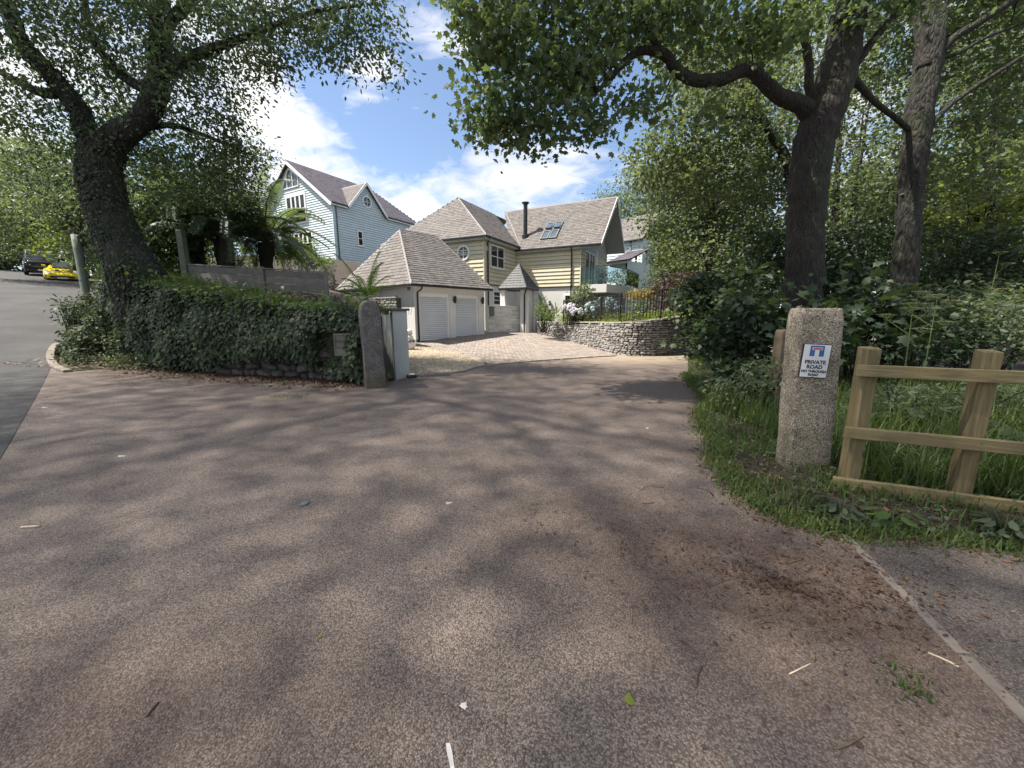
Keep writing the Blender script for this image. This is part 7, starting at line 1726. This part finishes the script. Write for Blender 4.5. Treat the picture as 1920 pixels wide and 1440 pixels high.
stick([(1660, 1120), (1690, 1130)], .003, 'fine twig near the upper end of the edging'); stick([(1330, 1100), (1370, 1085)], .003, 'faint twig in the brown debris'); stick([(1480, 1265), (1520, 1245)], .003, 'pale twig in the brown debris of the road', 'straw')
can = gp(569, 945); ct = thing('flattened_lid', can, 'flattened dark metal lid on the road left of centre', 'lid'); b = MB(); b.lathe(can, [(.035, .0), (.038, .008), (.033, .012), (.03, .006)], 20); b.build('rim', M['gutter_grey'], ct, True); b = MB(); b.lathe(can + Vector((.004, 0, .008)), [(.026, 0), (.01, .004)], 14); b.build('centre_disc', M['timber_grey'], ct)
pm = [gp(840, 1395), gp(843, 1412), gp(848, 1440), gp(852, 1475)]; b = MB()
n0 = []
for i, p in enumerate(pm): w = .0065 + .002 * (i % 2); b.v += [(p.x - w, p.y, p.z + .004), (p.x + w, p.y, p.z + .004)]
b.f = [(0, 1, 3, 2), (2, 3, 5, 4), (4, 5, 7, 6)]; tag(b.build('white_paint_mark', M['pale_scrap']), 'short white painted survey mark at the bottom of the road', 'paint mark')

# ================================================================== cars
def loft(stations, mat, name, parent, mirror=True, smooth=True):
    """stations: list of (y, [(x,z)...]) half sections from sill to roof centre"""
    V = []; F = []; k = len(stations[0][1])
    for y, sec in stations:
        for x, z in sec: V.append((x, y, z))
        for x, z in reversed(sec): V.append((-x, y, z))
    n = 2 * k
    for i in range(len(stations) - 1):
        for j in range(n - 1): a = i * n + j; F.append((a, a + 1, a + 1 + n, a + n))
    F.append(tuple(range(n))[::-1]); F.append(tuple((len(stations) - 1) * n + j for j in range(n)))
    o = mesh_obj(name, V, F, M[mat], None, smooth); o.parent = parent
    m = o.modifiers.new('edge', 'BEVEL'); m.width = .02; m.segments = 2; m.limit_method = 'ANGLE'; m.angle_limit = R(35)
    return o
def boxp(parent, name, c, sz, mat, rx=0, bev=.01, rz=0):
    b = MB(); b.box((0, 0, 0), sz); o = mesh_obj(name, b.v, b.f, M[mat]); o.parent = parent; o.location = c; o.rotation_euler = (rx, 0, rz)
    if bev: m = o.modifiers.new('edge', 'BEVEL'); m.width = bev; m.segments = 2
    return o
def quadp(parent, name, pts, mat, th=.012):
    pts = [Vector(p) for p in pts]; n = (pts[1] - pts[0]).cross(pts[2] - pts[0]).normalized() * th; b = MB(); k = len(pts); b.add(pts + [p + n for p in pts], [tuple(reversed(range(k))), tuple(range(k, 2 * k))] + [(i, (i + 1) % k, k + (i + 1) % k, k + i) for i in range(k)]); o = mesh_obj(name, b.v, b.f, M[mat]); o.parent = parent; return o
def wheel(parent, x, y, r, w):
    b = MB(); b.lathe((0, 0, 0), [(r * .62, -w / 2), (r * .95, -w / 2), (r, -w * .35), (r, w * .35), (r * .95, w / 2), (r * .62, w / 2)], 24); o = mesh_obj('wheel', b.v, b.f, M['tyre'], None, True); o.parent = parent; o.location = (x, y, r); o.rotation_euler = (0, R(90), 0)
    b = MB(); s_ = 1 if x > 0 else -1
    b.lathe((0, 0, 0), [(r * .6, s_ * w * .40), (r * .63, s_ * w * .52), (r * .55, s_ * w * .46), (r * .15, s_ * w * .40), (r * .1, s_ * w * .5)], 20)
    for k in range(5): th = k * 2 * math.pi / 5; b.box((math.cos(th) * r * .35, math.sin(th) * r * .35, s_ * w * .44), (r * .5, r * .13, w * .1), th)
    q = mesh_obj('rim', b.v, b.f, M['chrome']); q.parent = o
# van: front is at y = 0 facing -y
def van(loc, rz, label):
    t = thing('parked_van', loc, label, 'van', None, rz)
    def sec(w, zl, zm, zb, zt, wt): return [(w * .96, zl), (w, zm), (w, zb), (w * .95, zb + .12), (wt, zt - .1), (wt - .12, zt), (.01, zt + .02)]
    st = [(0.0, sec(.80, .38, .52, .75, .98, .70)), (.06, sec(.90, .3, .5, .82, 1.05, .78)), (.35, sec(.955, .28, .5, .95, 1.14, .86)), (.85, sec(.97, .28, .5, 1.05, 1.24, .88)), (.95, sec(.97, .28, .5, 1.06, 1.32, .86)), (1.6, sec(.98, .28, .5, 1.08, 1.86, .80)), (1.85, sec(.98, .28, .5, 1.08, 1.93, .80)), (3.5, sec(.98, .28, .5, 1.08, 1.96, .80)), (4.85, sec(.97, .3, .5, 1.08, 1.93, .79)), (4.95, sec(.93, .35, .5, 1.05, 1.85, .75))]
    loft(st, 'car_black', 'body', t)
    quadp(t, 'windscreen', [(-.76, .93, 1.29), (.76, .93, 1.29), (.68, 1.57, 1.84), (-.68, 1.57, 1.84)], 'car_glass', .02)
    for s_ in (-1, 1):
        quadp(t, 'side_window', [(s_ * .985, 1.15, 1.2), (s_ * .985, 2.2, 1.2), (s_ * .875, 2.2, 1.74), (s_ * .875, 1.62, 1.74)][::s_], 'car_glass', .02)
        quadp(t, 'headlight', [(s_ * .55, -.005, .78), (s_ * .90, .1, .82), (s_ * .93, .28, 1.0), (s_ * .6, .06, .94)][::s_], 'lamp_glass', .03)
        boxp(t, 'door_mirror', (s_ * 1.12, 1.05, 1.28), (.2, .14, .26), 'car_black', 0, .04); boxp(t, 'fog_lamp', (s_ * .68, -.02, .42), (.18, .04, .07), 'lamp_glass')
        for y in (.85, 3.95): wheel(t, s_ * .88, y, .33, .22)
        boxp(t, 'door_handle', (s_ * .995, 2.0, 1.05), (.02, .16, .03), 'chrome', 0, .005); boxp(t, 'sill_trim', (s_ * .985, 2.4, .34), (.03, 2.3, .08), 'chrome', 0, .01)
    boxp(t, 'grille', (0, -.012, .72), (1.0, .04, .14), 'black', 0, .02)
    for z in (.69, .75): boxp(t, 'grille_bar', (0, -.035, z), (.96, .012, .014), 'chrome', 0, 0)
    boxp(t, 'bumper', (0, -.01, .42), (1.5, .1, .2), 'black', 0, .03); boxp(t, 'number_plate', (0, -.075, .47), (.52, .012, .11), 'plate', 0, 0)
    for s_ in (-1, 1): quadp(t, 'wiper', [(s_ * .1, .9, 1.3), (s_ * .12, .9, 1.3), (s_ * .55, 1.05, 1.43), (s_ * .53, 1.05, 1.43)], 'black', .02)
    return t
def sports(loc, rz, label):
    t = thing('sports_car', loc, label, 'car', None, rz)
    def sec(w, zl, zs, zh, xh, zc): return [(w * .94, zl), (w, zl + .12), (w, zs), (w * .96, zh), (xh, zh + .02), (xh * .5, zc), (.01, zc)]
    st = [(.0, sec(.70, .16, .30, .36, .5, .40)), (.10, sec(.84, .12, .34, .44, .62, .47)), (.35, sec(.93, .12, .40, .56, .70, .55)), (.75, sec(.97, .12, .46, .70, .72, .66)), (1.2, sec(.97, .13, .48, .74, .70, .74)), (1.5, sec(.94, .13, .50, .74, .68, .80)), (2.3, sec(.95, .13, .52, .78, .66, .82)), (3.1, sec(.99, .14, .56, .86, .70, .84)), (3.8, sec(.98, .16, .58, .86, .72, .84)), (4.3, sec(.90, .22, .60, .80, .66, .80)), (4.42, sec(.82, .3, .6, .74, .6, .76))]
    loft(st, 'car_yellow', 'body', t)
    cab = [(1.25, [(.60, .74), (.55, .78), (.3, .79), (.01, .8)]), (1.95, [(.70, .74), (.54, 1.10), (.3, 1.14), (.01, 1.15)]), (2.5, [(.70, .74), (.53, 1.12), (.3, 1.17), (.01, 1.18)]), (3.3, [(.60, .78), (.45, .98), (.25, 1.02), (.01, 1.03)]), (3.7, [(.5, .80), (.4, .86), (.2, .88), (.01, .88)])]
    loft(cab, 'car_black', 'cabin', t)
    quadp(t, 'windscreen', [(-.56, 1.27, .80), (.56, 1.27, .80), (.50, 1.93, 1.13), (-.50, 1.93, 1.13)], 'car_glass', .015)
    quadp(t, 'intake', [(-.62, -.012, .2), (.62, -.012, .2), (.54, -.012, .33), (-.54, -.012, .33)], 'black', .02); boxp(t, 'splitter', (0, .02, .13), (1.5, .2, .03), 'black', 0, .01)
    for s_ in (-1, 1):
        quadp(t, 'headlight', [(s_ * .46, .12, .475), (s_ * .76, .2, .50), (s_ * .84, .55, .655), (s_ * .62, .42, .60)][::s_], 'lamp_glass', .02); quadp(t, 'side_intake', [(s_ * .66, .02, .2), (s_ * .80, .08, .2), (s_ * .82, .09, .36), (s_ * .68, .03, .34)][::s_], 'black', .015)
        boxp(t, 'door_mirror', (s_ * .98, 1.5, .92), (.2, .1, .11), 'car_yellow', 0, .03); quadp(t, 'bonnet_vent', [(s_ * .2, .55, .615), (s_ * .42, .55, .62), (s_ * .36, .85, .705), (s_ * .2, .85, .70)][::s_], 'black', .01)
        quadp(t, 'door_scoop', [(s_ * .965, 2.3, .3), (s_ * .97, 2.95, .35), (s_ * .975, 2.95, .62), (s_ * .968, 2.6, .58)][::s_], 'black', .015)
        for y in (.85, 3.45): wheel(t, s_ * .86, y, .33, .24)
        quadp(t, 'side_window', [(s_ * .69, 1.6, .84), (s_ * .71, 2.6, .84), (s_ * .56, 2.5, 1.09), (s_ * .57, 2.0, 1.08)][::s_], 'car_glass', .015)
    boxp(t, 'number_plate', (0, -.035, .19), (.5, .012, .1), 'plate', 0, 0)
    return t
vd = Vector((-.745, .667)).normalized()
def on_road(px, t): p = at(px, 520, t); return Vector((p.x, p.y, gz(p.x, p.y)))
vl = on_road(84, 29.5); cl_ = on_road(118, 27.0)
print('van', vl, 'ypx', 720 - FPX * ((vl.z - CAMZ) / 29.5 + ST) / CT, 'car', cl_, 720 - FPX * ((cl_.z - CAMZ) / 27 + ST) / CT)
rzc = math.atan2(vd.y, vd.x) - math.pi / 2
sl_ = math.atan(.13)
V_ = van(vl, rzc, 'black passenger van parked facing downhill behind the yellow car'); V_.rotation_euler = (sl_, 0, rzc)
C_ = sports(cl_, rzc - .12, 'low bright yellow sports car parked nose out at the bank on the left road'); C_.rotation_euler = (sl_, 0, rzc - .12)

print('TRIS', sum(sum(max(0, 0) for _ in ()) for _ in ()) + sum(len(m.loops) - 2 * len(m.polygons) for m in {o.data for o in bpy.data.objects if o.type == 'MESH'}))
